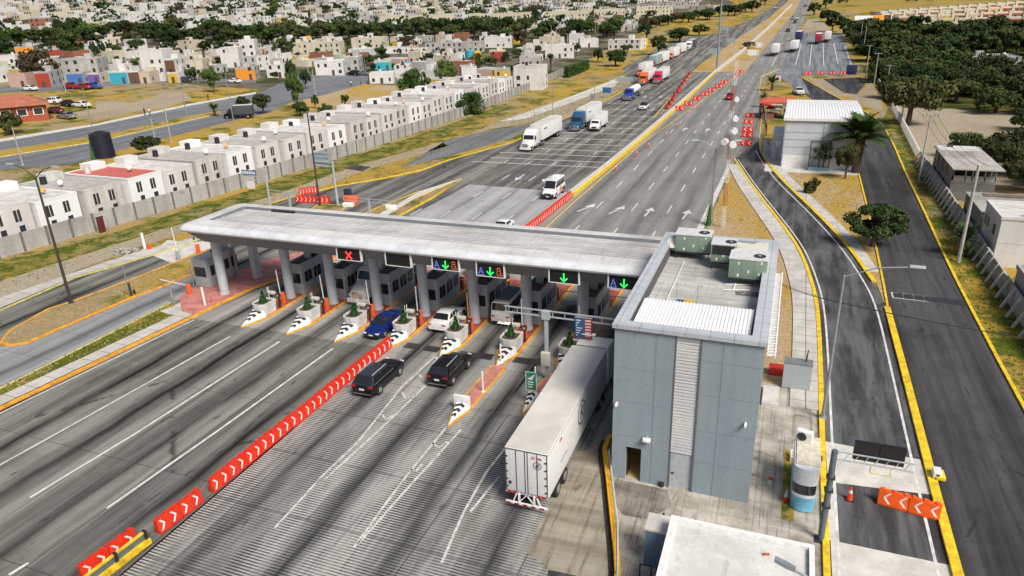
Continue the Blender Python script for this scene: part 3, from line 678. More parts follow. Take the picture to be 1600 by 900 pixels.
for k_, (px, py) in enumerate(((755, 615), (783, 570))):
    x, y = G(px, py); t = thing('delineator_post', 'slim white delineator post, '+['nearer', 'farther'][k_]+' one on the pink island tail', 'delineator post', (x, y, .17), 0, 'white posts on the island tail')
    MB().cyl((0, 0, 0), (0, 0, 1.7), .07, .07, 10).build('post', WHT, t); MB().cyl((0, 0, 0), (0, 0, .04), .16, .16, 10).build('foot', WHT, t)
bp_ = thing('fire_hydrant', 'small dark red stub standing on the striped island nose', 'hydrant', G(803, 534)+(.6,)); MB().cyl((0, 0, 0), (0, 0, .55), .1, .06, 8).build('stub', M('dark_red_paint2', (.35, .02, .02), .5), bp_)
# lane signals under the canopy
def signal(px, py, kind, label, Wd=2.45, Hd=.88):
    p = PY(px, py, 49.95)
    t = thing('lane_signal', label, 'lane signal', (p[0], p[1], p[2]), 0, 'overhead lane signals on the canopy front')
    box('panel', M('signal_panel', (.012, .012, .014), .4), t, -Wd/2, Wd/2, 0, .18, -Hd/2, Hd/2)
    mb = MB()
    for s_ in (-1, 1): mb.box(s_*Wd/2-.05, s_*Wd/2+.05, -.03, .22, -Hd/2-.05, Hd/2+.35)
    mb.box(-Wd/2, Wd/2, -.03, .2, -Hd/2-.06, -Hd/2); mb.build('bracket', WHT, t)
    gr = emit('signal_green', (.02, .75, .12), 1.0); rd_ = emit('signal_red', (.85, .04, .03), 1.0)
    if 'v' in kind:
        mb = MB(); mb.prismx([], 0, 0) if 0 else None
        x0 = 0 if 'c' in kind or 'A' in kind else 0
        mb.add([(-.06, -.02, .38), (.06, -.02, .38), (.06, -.02, -.2), (-.06, -.02, -.2)], [(0, 1, 2, 3)])
        mb.add([(0, -.022, -.40), (-.33, -.022, -.06), (-.25, -.022, .02), (0, -.022, -.24), (.25, -.022, .02), (.33, -.022, -.06)], [(0, 1, 2, 3), (0, 3, 4, 5)]); mb.build('green_arrow', gr, t)
    if 'x' in kind:
        mb = MB(); mb.bar((-.3, -.02, -.34), (.3, -.02, .34), .16, .01, up=(0, 1, 0)); mb.bar((-.3, -.025, .34), (.3, -.025, -.34), .16, .01, up=(0, 1, 0)); mb.build('red_cross', rd_, t)
    if 'A' in kind:
        mb = MB(); b_ = -.82
        for a, c in (((-.2, -.33), (0, .3)), ((0, .3), (.2, -.33)), ((-.11, -.1), (.11, -.1))): mb.bar((b_+a[0], -.02, a[1]), (b_+c[0], -.02, c[1]), .07, .01, up=(0, 1, 0))
        mb.bar((b_-.28, -.02, -.36), (b_+.3, -.02, -.36), .05, .01, up=(0, 1, 0)); mb.build('blue_letter', emit('signal_blue', (.10, .16, .55), .45), t)
    if 'p' in kind:
        mb = MB(); b_ = .78
        for a, c in (((-.14, .1), (-.14, .36)), ((-.14, .36), (.1, .36)), ((.1, .36), (.1, .1)), ((-.14, .1), (.12, .1)), ((-.18, .02), (-.18, -.28)), ((.12, .04), (.2, -.28)), ((-.18, -.28), (.32, -.28)), ((.0, -.1), (.12, -.1))): mb.bar((b_+a[0], -.02, a[1]), (b_+c[0], -.02, c[1]), .05, .01, up=(0, 1, 0))
        mb.build('orange_symbol', emit('signal_orange', (.6, .12, .04), .4), t)
    return t
signal(545, 399, 'x', 'black overhead signal showing a red X over a closed lane')
signal(622, 408, '', 'black overhead signal with nothing lit, right of the red X')
signal(696, 414, 'vAp', 'black overhead signal with green arrow, blue letter and orange symbol, left of the two')
signal(766, 424, 'vAp', 'black overhead signal with green arrow, blue letter and orange symbol, right of the two')
signal(881, 434, 'v', 'black overhead signal with only a green down arrow')
signal(975, 443, 'vA', 'black overhead signal with green arrow and blue letter beside the office roof')
signal(470, 389, '', 'dark unlit overhead signal above the second lane from the left') if 0 else None

# ================================================================== OFFICE BLOCK
WALLB = road_mat('office_wall_panel', (.27, .325, .365), (.30, .355, .395), (.20, .245, .28), streak=.35, patch=.25, roadvec=(2.2, 2.2, .1))
ROOFG = road_mat('office_roof_felt', (.46, .46, .44), (.60, .60, .58), (.20, .20, .195), streak=.4, roadvec=(.35, 2.5, 1), patch=.7)
COPE = road_mat('roof_coping', (.44, .48, .52), (.50, .54, .58), (.36, .39, .42), streak=.2, roadvec=(1, 1, 1), patch=.2, slab=(1.25, .15, 1.12), slabamt=.4)
ob = thing('office_block', 'tall grey panelled plaza office block with roller shutter and rooftop air conditioners', 'building', (-8, 35.4, 0))
BW, BD, BH = 7.95, 17.3, 10.3
dx0, dx1 = .82, 1.75                              # open doorway
mb = MB(); th = .3
# front wall in pieces round the doorway and the shutter bay
sx0, sx1 = 3.4, 4.75
mb.box(0, dx0, 0, th, 0, BH-.25); mb.box(dx0, dx1, 0, th, 2.35, BH-.25); mb.box(dx1, sx0, 0, th, 0, BH-.25); mb.box(sx1, BW, 0, th, 0, BH-.25)
mb.box(0, th, th, BD, 0, BH-.25); mb.box(BW-th, BW, th, BD, 0, BH-.25); mb.box(th, BW-th, BD-th, BD, 0, BH-.25)
wl = mb.build('wall', WALLB, ob)
mb = MB()
for x in (1.78+.55, 5.9): mb.box(x, x+.03, -.012, 0, .0, BH-.3)
for x, z in ((.0, 3.1), (0, 5.4), (0, 7.6)): mb.box(x, sx0-.1, -.010, 0, z, z+.025)
for z in (2.2, 4.3, 6.6, 8.7): mb.box(sx1+.1, BW, -.010, 0, z, z+.025)
mb.build('panel_joint', M('wall_joint', (.215, .26, .295), .8), wl)
mb = MB(); z = 2.5
while z < BH-.3: mb.box(sx0+.03, sx1-.03, .06+(.0), .14, z, z+.11); mb.box(sx0+.03, sx1-.03, .10, .16, z+.11, z+.15); z += .15
mb.build('roller_shutter', road_mat('shutter_slat', (.74, .745, .75), (.8, .8, .8), (.6, .6, .6), streak=.1, patch=.1, groove=.2, garg=('Z', .42)), ob)
dr = box('door', M('steel_door', (.42, .46, .48), .5), ob, sx0+.05, sx1-.05, .12, .18, 0, 2.45); box('handle', BLK, dr, sx0+.15, sx0+.3, .08, .12, 1.0, 1.08)
mb = MB(); mb.box(sx0-.04, sx0+.04, -.02, .1, 0, BH-.3); mb.box(sx1-.04, sx1+.04, -.02, .1, 0, BH-.3); mb.build('shutter_guide', M('guide_dark', (.12, .13, .14), .6), ob)
mb = MB(); mb.box(dx0, dx1, th, 3, .0, .05); mb.build('interior_floor', M('ochre_floor', (.50, .36, .12), .6), ob)
mb = MB(); mb.box(dx0-.1, dx0, th, 3, 0, 2.4); mb.box(dx1, dx1+.1, th, 3, 0, 2.4); mb.box(dx0-.1, dx1+.1, 3, 3.1, 0, 2.4); mb.box(dx0-.1, dx1+.1, th, 3.1, 2.36, 2.42); mb.build('interior_wall', M('ochre_wall', (.55, .42, .20), .8), ob)
box('open_door_leaf', BLK, ob, dx0+.02, dx0+.08, .35, 1.1, .02, 2.2)
mb = MB()
mb.box(-.12, BW+.12, -.15, .55, BH-.25, BH); mb.box(-.12, .6, .55, BD+.1, BH-.25, BH); mb.box(BW-.7, BW+.12, .55, BD+.1, BH-.25, BH); mb.box(.6, BW-.7, BD-.6, BD+.1, BH-.25, BH)
pr = mb.build('parapet', COPE, ob)
mb = MB(); mb.box(th, BW-th, th, BD-th, BH-1.25, BH-1.1); mb.build('roof', ROOFG, ob)
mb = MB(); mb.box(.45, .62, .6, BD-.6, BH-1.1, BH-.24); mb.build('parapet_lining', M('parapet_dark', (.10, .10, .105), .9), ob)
# white corrugated front roof
mb = MB(); x = .75; pp = []
while x < BW-.8: pp += [(x, 0), (x+.09, 0), (x+.12, .05), (x+.17, .05), (x+.2, 0)]; x += .2
n = len(pp); y0_, y1_ = .75, 4.7
vs = [(a, y0_, BH-.42+b_) for a, b_ in pp]+[(a, y1_, BH-.3+b_) for a, b_ in pp]
mb.add(vs, [(i, i+1, n+i+1, n+i) for i in range(n-1)]); mb.box(.75, BW-.8, y1_-.06, y1_, BH-1.1, BH-.32); mb.build('corrugated_roof', M('white_sheet_metal', (.76, .765, .77), .5, var=.06), ob)
hb = box('roof_hatch', M('hatch_navy', (.05, .09, .14), .6), ob, 2.55, 3.7, 4.85, 5.7, BH-1.1, BH-.55, bevel=.02); box('lid', M('hatch_yellow', (.6, .38, .08), .7), hb, 3.0, 3.65, 5.0, 5.65, BH-.55, BH-.47)
mb = MB()
for x in (2.5, 3.75): mb.tube([(x, 4.75, BH-1.1), (x, 4.75, BH+.55), (x, 5.8, BH+.55), (x, 5.8, BH-1.1)], .025)
mb.build('hatch_rail', METAL, ob)
mb = MB()
for y in (9.6, 10.6): mb.tube([(5.0, y-.3, BH-1.05), (6.6, y, BH-1.03)], .04)
mb.tube([(5.6, 9.4, BH-1.02), (5.65, 10.8, BH-1.02)], .05); mb.tube([(1.8, 4.9, BH-1.03), (1.8, 14, BH-1.03)], .03); mb.build('roof_pipe', WHT, ob)
mb = MB()
for i in range(36): y = 1.0+.36*i; mb.box(BW+.12, BW+.55, y, y+.1, 9.0, 9.1)
mb.box(BW+.5, BW+.58, .9, 14, 8.95, 9.12); mb.box(BW+.12, BW+.14, .9, 14, 8.95, 9.12); mb.build('side_louvre', WHT, ob)
t = thing('planter_box', 'long low bright red box on the ground between the office and the grass strip', 'box', (.35, 51.3, 0)); box('body', M('red_box', (.5, .03, .02), .5), t, 0, 2.1, 0, .8, 0, .7, bevel=.03)
t = thing('concrete_step', 'pale concrete step against the right side of the office', 'step', (.1, 46.6, .03)); box('step', PAVE, t, 0, 1.1, 0, 2.6, 0, .25)
def acu(label, x, y, L, Wd, Hh, dark=False):
    t = thing('air_conditioning_unit', label, 'air conditioner', (x, y, BH-1.1), 0, 'rooftop air conditioners')
    GRN = M('unit_green', (.235, .315, .25), .5, .1, var=.08); 
    bd = box('casing', GRN, t, 0, L, 0, Wd, .55, .55+Hh, bevel=.03)
    box('top_cover', M('unit_top', (.66, .67, .66), .5, .1), t, -.03, L+.03, -.03, Wd+.03, .55+Hh, .62+Hh)
    mb = MB(); mb.cyl((L*.78, Wd*.45, .62+Hh), (L*.78, Wd*.45, .66+Hh), .38, .38, 24); fn = mb.build('fan_grille', DMET, t, smooth=True)
    MB().cyl((L*.78, Wd*.45, .66+Hh), (L*.78, Wd*.45, .69+Hh), .1, .1, 12).build('hub', METAL, fn)
    for x_ in (.08, L-.14):
        for y_ in (.05, Wd-.1): box('stand_leg', BLK, t, x_, x_+.06, y_, y_+.06, 0, .55)
    box('stand_beam', BLK, t, 0, L, -.03, .03, .45, .56)
    mb = MB()
    for q in ((.25, .75), (.52, .35), (.8, .25), (.25, .12), (.85, .85)): mb.box(L*q[0]-.05, L*q[0]+.07, -.012, 0, .6+Hh*q[1]-.08, .6+Hh*q[1]+.1)
    mb.build('label_plate', WHT, t)
    mb = MB()
    for q in (.33, .66): mb.box(L*q, L*q+.015, -.008, 0, .58, .5+Hh)
    mb.build('panel_seam', M('seam_green', (.12, .17, .13), .6), t)
    if dark: mb = MB(); mb.box(.08, L-.08, -.02, 0, .55+Hh*.45, .5+Hh); mb.build('coil_grille', RUB, t)
    return t
acu('green rooftop air conditioner nearest the canopy side, on a black stand', -7.0, 50.1, 2.5, 1.6, 1.25)
acu('green rooftop air conditioner with black coil grille, middle of the three', -4.3, 48.5, 1.6, 1.5, 1.25, True)
acu('green rooftop air conditioner in front, by the right parapet', -2.85, 45.7, 2.35, 1.7, 1.3)
def duct(label, pts, r):
    t = thing('air_duct', label, 'duct', (0, 0, 0), 0, 'cream roof ducts'); 
    mb = MB()
    for a, b_ in zip(pts, pts[1:]): mb.cyl(a, b_, r, r, 14)
    mb.build('duct_body', M('duct_cream', (.62, .61, .55), .7, var=.1), t, smooth=True); return t
duct('cream round duct left of the leftmost rooftop air conditioner', [(-7.2, 52.0, 9.3), (-7.25, 50.3, 10.3)], .4)
duct('cream duct behind the middle rooftop air conditioner', [(-2.9, 51, 10.1), (-1.2, 50.7, 10.1), (-.9, 51, 9.4)], .42)
t = thing('air_duct', 'cream wedge-shaped duct hood beside the right parapet', 'duct', (-2.8, 47.4, 9.2), 0, 'cream roof ducts')
MB().add([(0, 0, 1.1), (2.2, 0, 1.1), (2.2, 2.8, 1.1), (1.6, 2.8, 1.1), (0, 0, 1.95), (2.2, 0, 1.85), (2.2, 2.8, 1.7), (1.6, 2.8, 1.7)], [(0, 1, 2, 3), (4, 5, 6, 7), (0, 1, 5, 4), (1, 2, 6, 5), (2, 3, 7, 6), (3, 0, 4, 7)]).build('hood', M('duct_cream', None), t)
t = thing('roof_bundle', 'dark rumpled tarpaulin heap lying by the front rooftop unit', 'tarpaulin', (-2.2, 44.4, 9.2))
mb = MB(); rd = random.Random(5); rg = []
for j in range(6):
    rg.append([(i*.18+rd.uniform(-.05, .05), j*.13-.3+.1*i*.1, max(0.01, .16*math.sin(i/10*3.1)*math.sin((j+.5)/6*3.1)+rd.uniform(-.03, .05))) for i in range(11)])
mb.add([p for r in rg for p in r], [(j*11+i, j*11+i+1, j*11+i+12, j*11+i+11) for j in range(5) for i in range(10)]); mb.build('cloth', M('tarp_grey', (.15, .14, .13), .9, var=.5), t)
for lb, px, py in (('small white wall camera on the left of the office front', 964, 630), ('small white wall camera high on the right of the office front', 1165, 662)):
    p = PY(px, py, 35.33); t = thing('security_camera', lb, 'camera', p, 0, 'wall cameras'); box('body', WHT, t, -.06, .06, -.35, .05, -.07, .07, bevel=.02); box('mount', WHT, t, -.04, .04, 0, .07, -.16, .02)
p = PY(1011, 686, 35.33); t = thing('wall_lamp', 'white floodlight on the office front above the open doorway', 'lamp', p); box('head', WHT, t, -.22, .22, -.3, 0, -.08, .1, bevel=.03); box('arm', METAL, t, -.04, .04, -.1, .07, .08, .16)
for lb, px, py, c in (('low black bin against the office wall by the shutter', 1033, 757, BLK), ('black bin with a yellow top at the foot of the office wall', 1089, 762, BLK)):
    x, y = G(px, py+3); t = thing('waste_bin', lb, 'bin', (x, y, .03), 0, 'bins by the office wall'); MB().cyl((0, 0, 0), (0, 0, .32), .16, .18, 12).build('body', c, t)
    if 'yellow' in lb: MB().cyl((0, 0, .32), (0, 0, .5), .09, .06, 10).build('top', M('bright_yellow', (.75, .75, .03), .5), t)

# ------------------------------------------------------------------ small blue building at lower right
BLUEW = M('blue_wall', (.13, .205, .30), .6, var=.08); WROOF = road_mat('white_roof_coating', (.60, .60, .58), (.72, .72, .70), (.38, .36, .33), streak=.3, roadvec=(1, 1, 1), patch=.5)
sb = thing('guard_building', 'low blue-walled building with a white coated flat roof in the front yard', 'building', (-3.45, 24.0, 0))
box('wall', BLUEW, sb, 0, 6.45, 0, 5.05, 0, 3.0)
mb = MB(); mb.box(.2, 6.25, .2, 4.85, 2.9, 3.02); mb.build('roof', WROOF, sb)
mb = MB(); mb.box(-.06, 6.5, 4.87, 5.11, 2.9, 3.24); mb.box(-.06, .2, -.06, 4.87, 2.9, 3.24); mb.box(6.27, 6.5, -.06, 4.87, 2.9, 3.24); mb.box(.2, 6.27, -.06, .2, 2.9, 3.24); mb.build('parapet', WHT, sb)
t = thing('brick', 'single orange brick lying on the white roof', 'brick', (1.0, 28.0, 3.02), .3); box('block', M('brick_orange', (.5, .12, .05), .9), t, -.14, .14, -.06, .06, 0, .07)
t = thing('porch_slab', 'pale concrete porch slab on a blue base beside the guard building', 'porch', (-4.7, 28.7, 0)); box('base', BLUEW, t, 0, 1.2, 0, 1.15, 0, 2.3); box('slab', PAVE, t, -.05, 1.22, -.05, 1.25, 2.3, 2.42)
t = thing('iron_fence', 'black iron railing between the guard building and the office block', 'fence', (-4.1, 30.6, 0))
mb = MB()
for i in range(30): x = i*.14; mb.cyl((x, -.02*i*.3, .05), (x, -.02*i*.3, 1.25), .012, .012, 5)
mb.bar((0, 0, .15), (4.2, -.18, .15), .03); mb.bar((0, 0, 1.2), (4.2, -.18, 1.2), .03); mb.build('railing', BLK, t)
for x in (0, 4.2): MB().cyl((x, -.04*x, 0), (x, -.04*x, 2.0), .06, .06, 8).build('post', BLK, t)
t = thing('bike_rack', 'small bent black metal frame on the yard beside the porch', 'rack', (-4.75, 27.9, 0)); MB().tube([(0, 0, 0), (0, 0, .8), (.55, .1, .8), (.55, .1, .1), (.1, -.3, .1)], .035).build('frame', BLK, t)
t = thing('kerb_rail', 'pale blue pipe railing along the orange kerb by the office yard', 'railing', (0, 0, 0))
pl = [(-8.55, 37.0), (-7.75, 34.5), (-6.5, 30.6), (-5.75, 27.3), (-5.4, 25.5)]
mb = MB(); mb.tube([(x, y, .75) for x, y in pl], .04); mb.tube([(x, y, .45) for x, y in pl], .03)
for x, y in pl: mb.cyl((x, y, 0), (x, y, .78), .04, .04, 8)
mb.build('rail', M('pale_blue_rail', (.5, .6, .7), .5), t)
kb = [(-8.6, 39.8), (-9.05, 39.0), (-9.0, 37.7), (-8.1, 35), (-6.2, 29), (-5.8, 27.6), (-5.2, 24.0), (-4.2, 10)]
kerb('kerb', kb, M('amber_kerb_paint', (.82, .42, .02), .6, var=.2), .3, .38)
mb = MB(); strip(mb, [(x-.32, y) for x, y in kb[1:]], .3, None, .034); struct(mb.build('gutter', M('gutter_black', (.035, .03, .027), .9, var=.4, scale=4)))
# grey cabinet, drains, bucket in the yard
t = thing('utility_cabinet', 'large plain pale grey metal cabinet standing by the slip road kerb', 'cabinet', (1.35, 49.6, 0)); box('body', M('cabinet_grey', (.36, .40, .42), .5, var=.05), t, 0, 1.9, 0, .9, .1, 2.1); box('top', M('cabinet_top', (.18, .19, .2), .6), t, -.03, 1.93, -.03, .93, 2.1, 2.16); MB().cyl((1.45, .5, 2.1), (1.5, .5, 3.1), .05, .04, 8).build('vent_pipe', RUB, t)
mb = MB()
for px, py in ((1180, 717), (1180, 743), (1250, 627), (1250, 650)):
    x, y = G(px, py); mb.box(x-.28, x+.28, y-.14, y+.14, .02, .046)
struct(mb.build('drain_covers', M('drain_tan', (.22, .20, .16), .9)))
x, y = G(1203, 756); t = thing('bucket', 'small white bucket with a red lid standing in the yard', 'bucket', (x, y, .03)); MB().cyl((0, 0, 0), (0, 0, .32), .13, .16, 12).build('body', WHT, t); MB().cyl((0, 0, .32), (0, 0, .37), .17, .17, 12).build('lid', M('lid_red', (.6, .05, .03), .5), t)
sheet('yard_verge', [(1.75, 34.6), (1.75, 41.5), (3.6, 41.5), (3.7, 39.5), (2.5, 39), (2.4, 34.6)], .045, GREENV)
t = thing('bench', 'white slatted bench frame half hidden by weeds behind the kiosk', 'bench', (2.1, 40.2, 0)); mb = MB()
for i in range(4): mb.box(0, 1.3, i*.25, i*.25+.08, .42, .46)
mb.build('seat', WHT, t); [box('leg', WHT, t, a, a+.06, 0, .8, 0, .42) for a in (0, 1.24)]
# kiosk with rounded ends
kx, ky = 2.8, 35.9
ks = thing('inspection_kiosk', 'rounded white and light blue kiosk with a dark window band beside the slip road', 'kiosk', (kx, ky, 0))
def cap(w, L, z, n=8):
    pts = []
    for i in range(n+1): a = math.pi+math.pi*i/n; pts.append((w*math.cos(a), .62*w*math.sin(a), z))
    return pts+[(w, L, z), (-w, L, z)]
mb = MB(); mb.loft([cap(.62, 2.9, .1), cap(.64, 2.9, 1.0)]); mb.build('base', M('kiosk_blue', (.16, .46, .66), .4, var=.25, scale=.8), ks, smooth=True)
mb = MB(); mb.loft([cap(.63, 2.9, 1.0), cap(.63, 2.9, 1.2)]); mb.loft([cap(.65, 2.9, 1.85), cap(.67, 2.9, 2.9)]); mb.build('upper_wall', M('kiosk_white', (.62, .68, .74), .4), ks, smooth=True)
mb = MB(); mb.loft([cap(.61, 2.85, 1.2), cap(.61, 2.85, 1.85)]); mb.build('window_band', BWIN, ks, smooth=True)
box('roof', M('kiosk_roof', (.62, .57, .47), .9, var=.2), ks, -.58, .68, .0, 2.9, 2.9, 2.98)
t = thing('air_conditioning_unit', 'white split air conditioner lying on top of the kiosk', 'air conditioner', (kx-.2, ky+2.4, 2.98), -.3); box('casing', WHT, t, -.45, .45, -.2, .2, 0, .65, bevel=.03); mb = MB(); mb.cyl((-.1, -.2, .32), (-.1, -.23, .32), .26, .26, 18); mb.build('fan_grille', DMET, t)
t = thing('fire_extinguisher_post', 'orange and red post standing between the kiosk and the kerb', 'post', (3.62, 38.7, 0)); MB().cyl((0, 0, 0), (0, 0, 1.6), .13, .13, 10).build('post', SIGR, t); MB().cyl((0, 0, 1.6), (0, 0, 1.85), .15, .1, 10).build('cap', BLK, t)
t = thing('garden_ornament', 'small figure-like white and red ornament in the weeds left of the kiosk', 'ornament', (1.95, 36.3, 0)); MB().cyl((0, 0, 0), (0, 0, .35), .16, .12, 10).build('base', M('lid_red', None), t); MB().cyl((0, 0, .35), (0, 0, .75), .12, .04, 10).build('top', PLM, t)
# ================================================================== BARRIERS, CONES
BRED = M('barrier_red', (.68, .032, .010), .5, var=.22, scale=3, coat=.1); BORG = M('barrier_orange', (.85, .11, .01), .45, var=.1, scale=2)
def make_barrier(mat, L=1.52, flip=False):
    t = thing('plastic_barrier', '', 'barrier')
    mb = MB(); pr_ = [(-.27, 0), (.27, 0), (.27, .16), (.15, .45), (.13, .92), (-.13, .92), (-.15, .45), (-.27, .16)]
    mb.loft([[(a, -L/2+.02, b_) for a, b_ in pr_], [(a, L/2-.02, b_) for a, b_ in pr_]])
    for y in (-L*.36, -L*.0, L*.36): mb.box(-.11, .11, y-.1, y+.1, .9, 1.0)
    mb.build('body', mat, t, bevel=.025)
    for yc in (-L/4, L/4):
        for s_ in (1, -1):
            mb = MB(); fl = -1 if flip else 1
            def q(y, z): x = .155+(.45-z)*.41 if z < .45 else .152-(z-.45)*.035; return (s_*(x+.008), y, z)
            for z0, z1, ya, yb in ((.2, .45, -.2, .02), (.45, .5, .02, .06), (.5, .56, .06, .02), (.56, .84, .02, -.2)):
                mb.quad(q(yc+fl*ya-.06, z0), q(yc+fl*ya+.06, z0), q(yc+fl*yb+.06, z1), q(yc+fl*yb-.06, z1))
            mb.build('chevron', WHT, t)
    return Placer(t)
PB = make_barrier(BRED); PO = make_barrier(BORG, flip=True)
rdj = random.Random(11)
def brow(pl, x0, y0, x1, y1, n, txt, grp, dz=.02, jit=.03, sc=1):
    a = math.atan2(-(x1-x0), y1-y0); Ln = math.dist((x0, y0), (x1, y1))
    for i in range(n):
        f = (i+.5)/n
        x = x0+(x1-x0)*f; y = y0+(y1-y0)*f
        pl((x+rdj.uniform(-jit, jit), y, terr(x, y)+dz), a+rdj.uniform(-jit, jit), (sc, Ln/n/1.52 if n > 1 or 1 else 1, sc), (txt % ordw(i)) if '%' in txt else txt, grp)
brow(PB, -30.75, 22.3, -30.55, 25.4, 2, 'red plastic barrier with white chevrons, %s in the short pair ahead of the steel guardrail', 'red barriers in the foreground line')
brow(PB, -30.5, 26.2, -30.1, 47.0, 14, 'red plastic barrier with white chevrons, %s in the long line up to the striped nose', 'red barriers in the foreground line')
brow(PB, -31.75, 18.3, -31.45, 21.5, 2, 'red plastic barrier, %s one half hidden behind the yellow guardrail', 'red barriers behind the guardrail')
brow(PB, -29.9, 76, -29.35, 98.5, 15, 'red plastic barrier, %s beyond the canopy towards the concrete median', 'red barriers beyond the canopy')
a, b_ = G(464, 316), G(516, 318); brow(PB, a[0], a[1], b_[0], b_[1], 4, 'red chevron barrier closing the exit lane, %s from the left in the front row', 'red barriers closing the exit lane', sc=1.1)
a, b_ = G(468, 305), G(496, 301); brow(PB, a[0], a[1], b_[0], b_[1], 3, 'red chevron barrier closing the exit lane, %s from the left in the back row', 'red barriers closing the exit lane', sc=1.1)
def brow_px(pts, txt, grp, rz=1.57, pl=PB, sc=(1, 1, 1)):
    for i, (px, py) in enumerate(pts):
        x, y = GT(px, py); pl((x, y, terr(x, y)+.03), rz, sc, txt % ordw(i), grp)
brow_px([(1042, 171), (1046.5, 164), (1051, 158), (1054, 151), (1059, 145), (1062, 140), (1066, 133.5), (1070, 128), (1074, 122), (1077, 118)], 'red barrier on the left edge of the gore before the median, %s going away', 'red barriers on the left gore edge', .5, sc=(1.3, 1.25, 1.2))
brow_px([(1062, 173), (1076, 165), (1089, 157), (1101, 150), (1112, 143.5), (1123, 137), (1131, 131.5), (1149, 121), (1156, 115)], 'red barrier spaced along the right edge of the gore, %s going away', 'red barriers on the right gore edge', sc=(1.2, 1.6, 1.15))
brow_px([(1165, 228), (1167, 215), (1168, 206), (1169.5, 194), (1172, 184)], 'red chevron barrier beside the slip road entrance, %s going away', 'red barriers at the slip road', sc=(1, 1.5, 1.1))
brow_px([(1262, 117), (1281, 117), (1300, 117), (1317, 116.5)], 'red barrier closing the truck lot, %s from the left', 'red barriers at the truck lot', sc=(1, 1.5, 1.1))
brow(PO, 6.75, 37.9, 9.85, 37.35, 2, 'orange plastic barrier with white arrow marks across the slip road, %s from the left', 'orange barriers on the slip road', .035, sc=1.0)
x, y = GT(1330, 116); t = thing('covered_cart', 'dark blue covered cart parked at the end of the truck lot barriers', 'cart', (x, y)); box('cover', M('navy_cloth', (.02, .025, .09), .8, var=.3), t, -1.6, 1.6, -1.5, 1.5, .4, 3.0, bevel=.25)
for wx in (-1.4, 1.4): MB().cyl((wx-.1, 0, .35), (wx+.1, 0, .35), .35, .35, 12).build('wheel', RUB, t)
# cones
CONE = M('cone_orange', (.85, .07, .01), .5)
t = thing('traffic_cone', '', 'traffic cone'); box('base', BLK, t, -.2, .2, -.2, .2, 0, .04); MB().cyl((0, 0, .04), (0, 0, .75), .15, .03, 14).build('cone', CONE, t, smooth=True); MB().cyl((0, 0, .42), (0, 0, .56), .096, .068, 14).build('band', WHT, t, smooth=True)
PC = Placer(t); x, y = G(1327, 781); PC((x, y, .03), 0, 1.15, 'orange cone with a white band standing alone on the slip road', 'traffic cones')
t = thing('lane_bollard', '', 'bollard'); MB().cyl((0, 0, 0), (0, 0, 1.05), .09, .07, 10).build('post', CONE, t); MB().cyl((0, 0, .6), (0, 0, .8), .088, .085, 10).build('band', WHT, t)
PBo = Placer(t)
for i, (px, py) in enumerate(((962, 268), (1014, 232), (1041, 215), (1057, 200), (1077, 180), (1089, 169), (995, 245))):
    x, y = G(px, py); PBo((x, y, .03), 0, 1.25, 'thin red lane marker post on the highway beyond the canopy, %s listed from the near end' % ordw(i) if 0 else 'thin red marker post on the highway, '+['nearest to the canopy', 'third from the canopy', 'fourth from the canopy', 'fifth from the canopy', 'sixth from the canopy', 'farthest one', 'second from the canopy'][i], 'red marker posts on the highway')
# guardrail piece at lower left
t = thing('guardrail', 'yellow and grey steel guardrail end piece at the bottom left', 'guardrail', (0, 0, 0))
P0, P1 = Vector((-31.0, 15.5, 0)), Vector((-30.65, 21.6, 0))
MB().bar(P0+Vector((0, 0, .85)), P1+Vector((0, 0, .85)), .12, .12).build('top_rail', YEL, t); MB().bar(P0+Vector((0, 0, .6)), P1+Vector((0, 0, .6)), .05, .42).build('plate', M('rail_grey', (.13, .17, .19), .5, .3), t)
MB().bar(P0+Vector((.1, 0, .24)), P1+Vector((.1, 0, .24)), .3, .3).build('base_rail', YEL, t)
for f in (.02, .35, .68, .98): p = P0.lerp(P1, f); box('post', BLK, t, p.x-.1, p.x+.12, p.y-.08, p.y+.08, 0, .95)
# highway median barrier
t = thing('median_barrier', 'pale concrete median barrier with yellow side from the red barriers to the gore tip', 'barrier wall', (0, 0, 0))
mp = [(-29.45, 98.8), (-28.95, 118), (-28.6, 141.6), (-28.5, 200), (-28.6, 289)]
mb = MB(); strip(mb, mp, .55, 0, .85, .1); mb.build('wall', M('median_concrete', (.55, .55, .52), .8, var=.15), t); mb = MB(); strip(mb, mp, .3, 0, .55, -.35); mb.build('yellow_side', YEL, t)
t = thing('median_barrier', 'long pale concrete barrier running through the grass median into the distance', 'barrier wall', (0, 0, 0)); mb = MB(); strip(mb, densify(gtp((1119, 113), (1160, 81), (1200, 45), (1237, 8))), 1.0, 0, .9); mb.build('wall', M('median_concrete', None), t)

# ================================================================== VEHICLES
def sec(y, zb, zt, hw, ex=.86):
    d = zt-zb
    h = [(.86*hw, zb), (.97*hw, zb+.07), (hw, zb+d*.3), (hw*1.0, zb+d*.6), (hw*.965, zt-.13), (hw*.92, zt-.045), (hw*.84, zt), (hw*.45, zt+.03)]
    return [(x, y, z) for x, z in h]+[(0, y, zt+.04)]+[(-x, y, z) for x, z in h[::-1]]
def wheel_at(t, x, y, r, w=.22, name='wheel'):
    s_ = 1 if x > 0 else -1
    wo = MB().cyl((x-s_*w, y, r), (x, y, r), r, r, 18).build(name, RUB, t, smooth=True)
    MB().cyl((x-.02*s_, y, r), (x+.012*s_, y, r), r*.62, r*.58, 14).build('rim', RIM, wo); return wo
CHRT = M('trim_chrome', (.5, .52, .54), .25, .8); PAINTS = {}
def paint(nm, c, metal=.1): return M('paint_'+nm, c, .28, metal, var=.04, coat=.6)
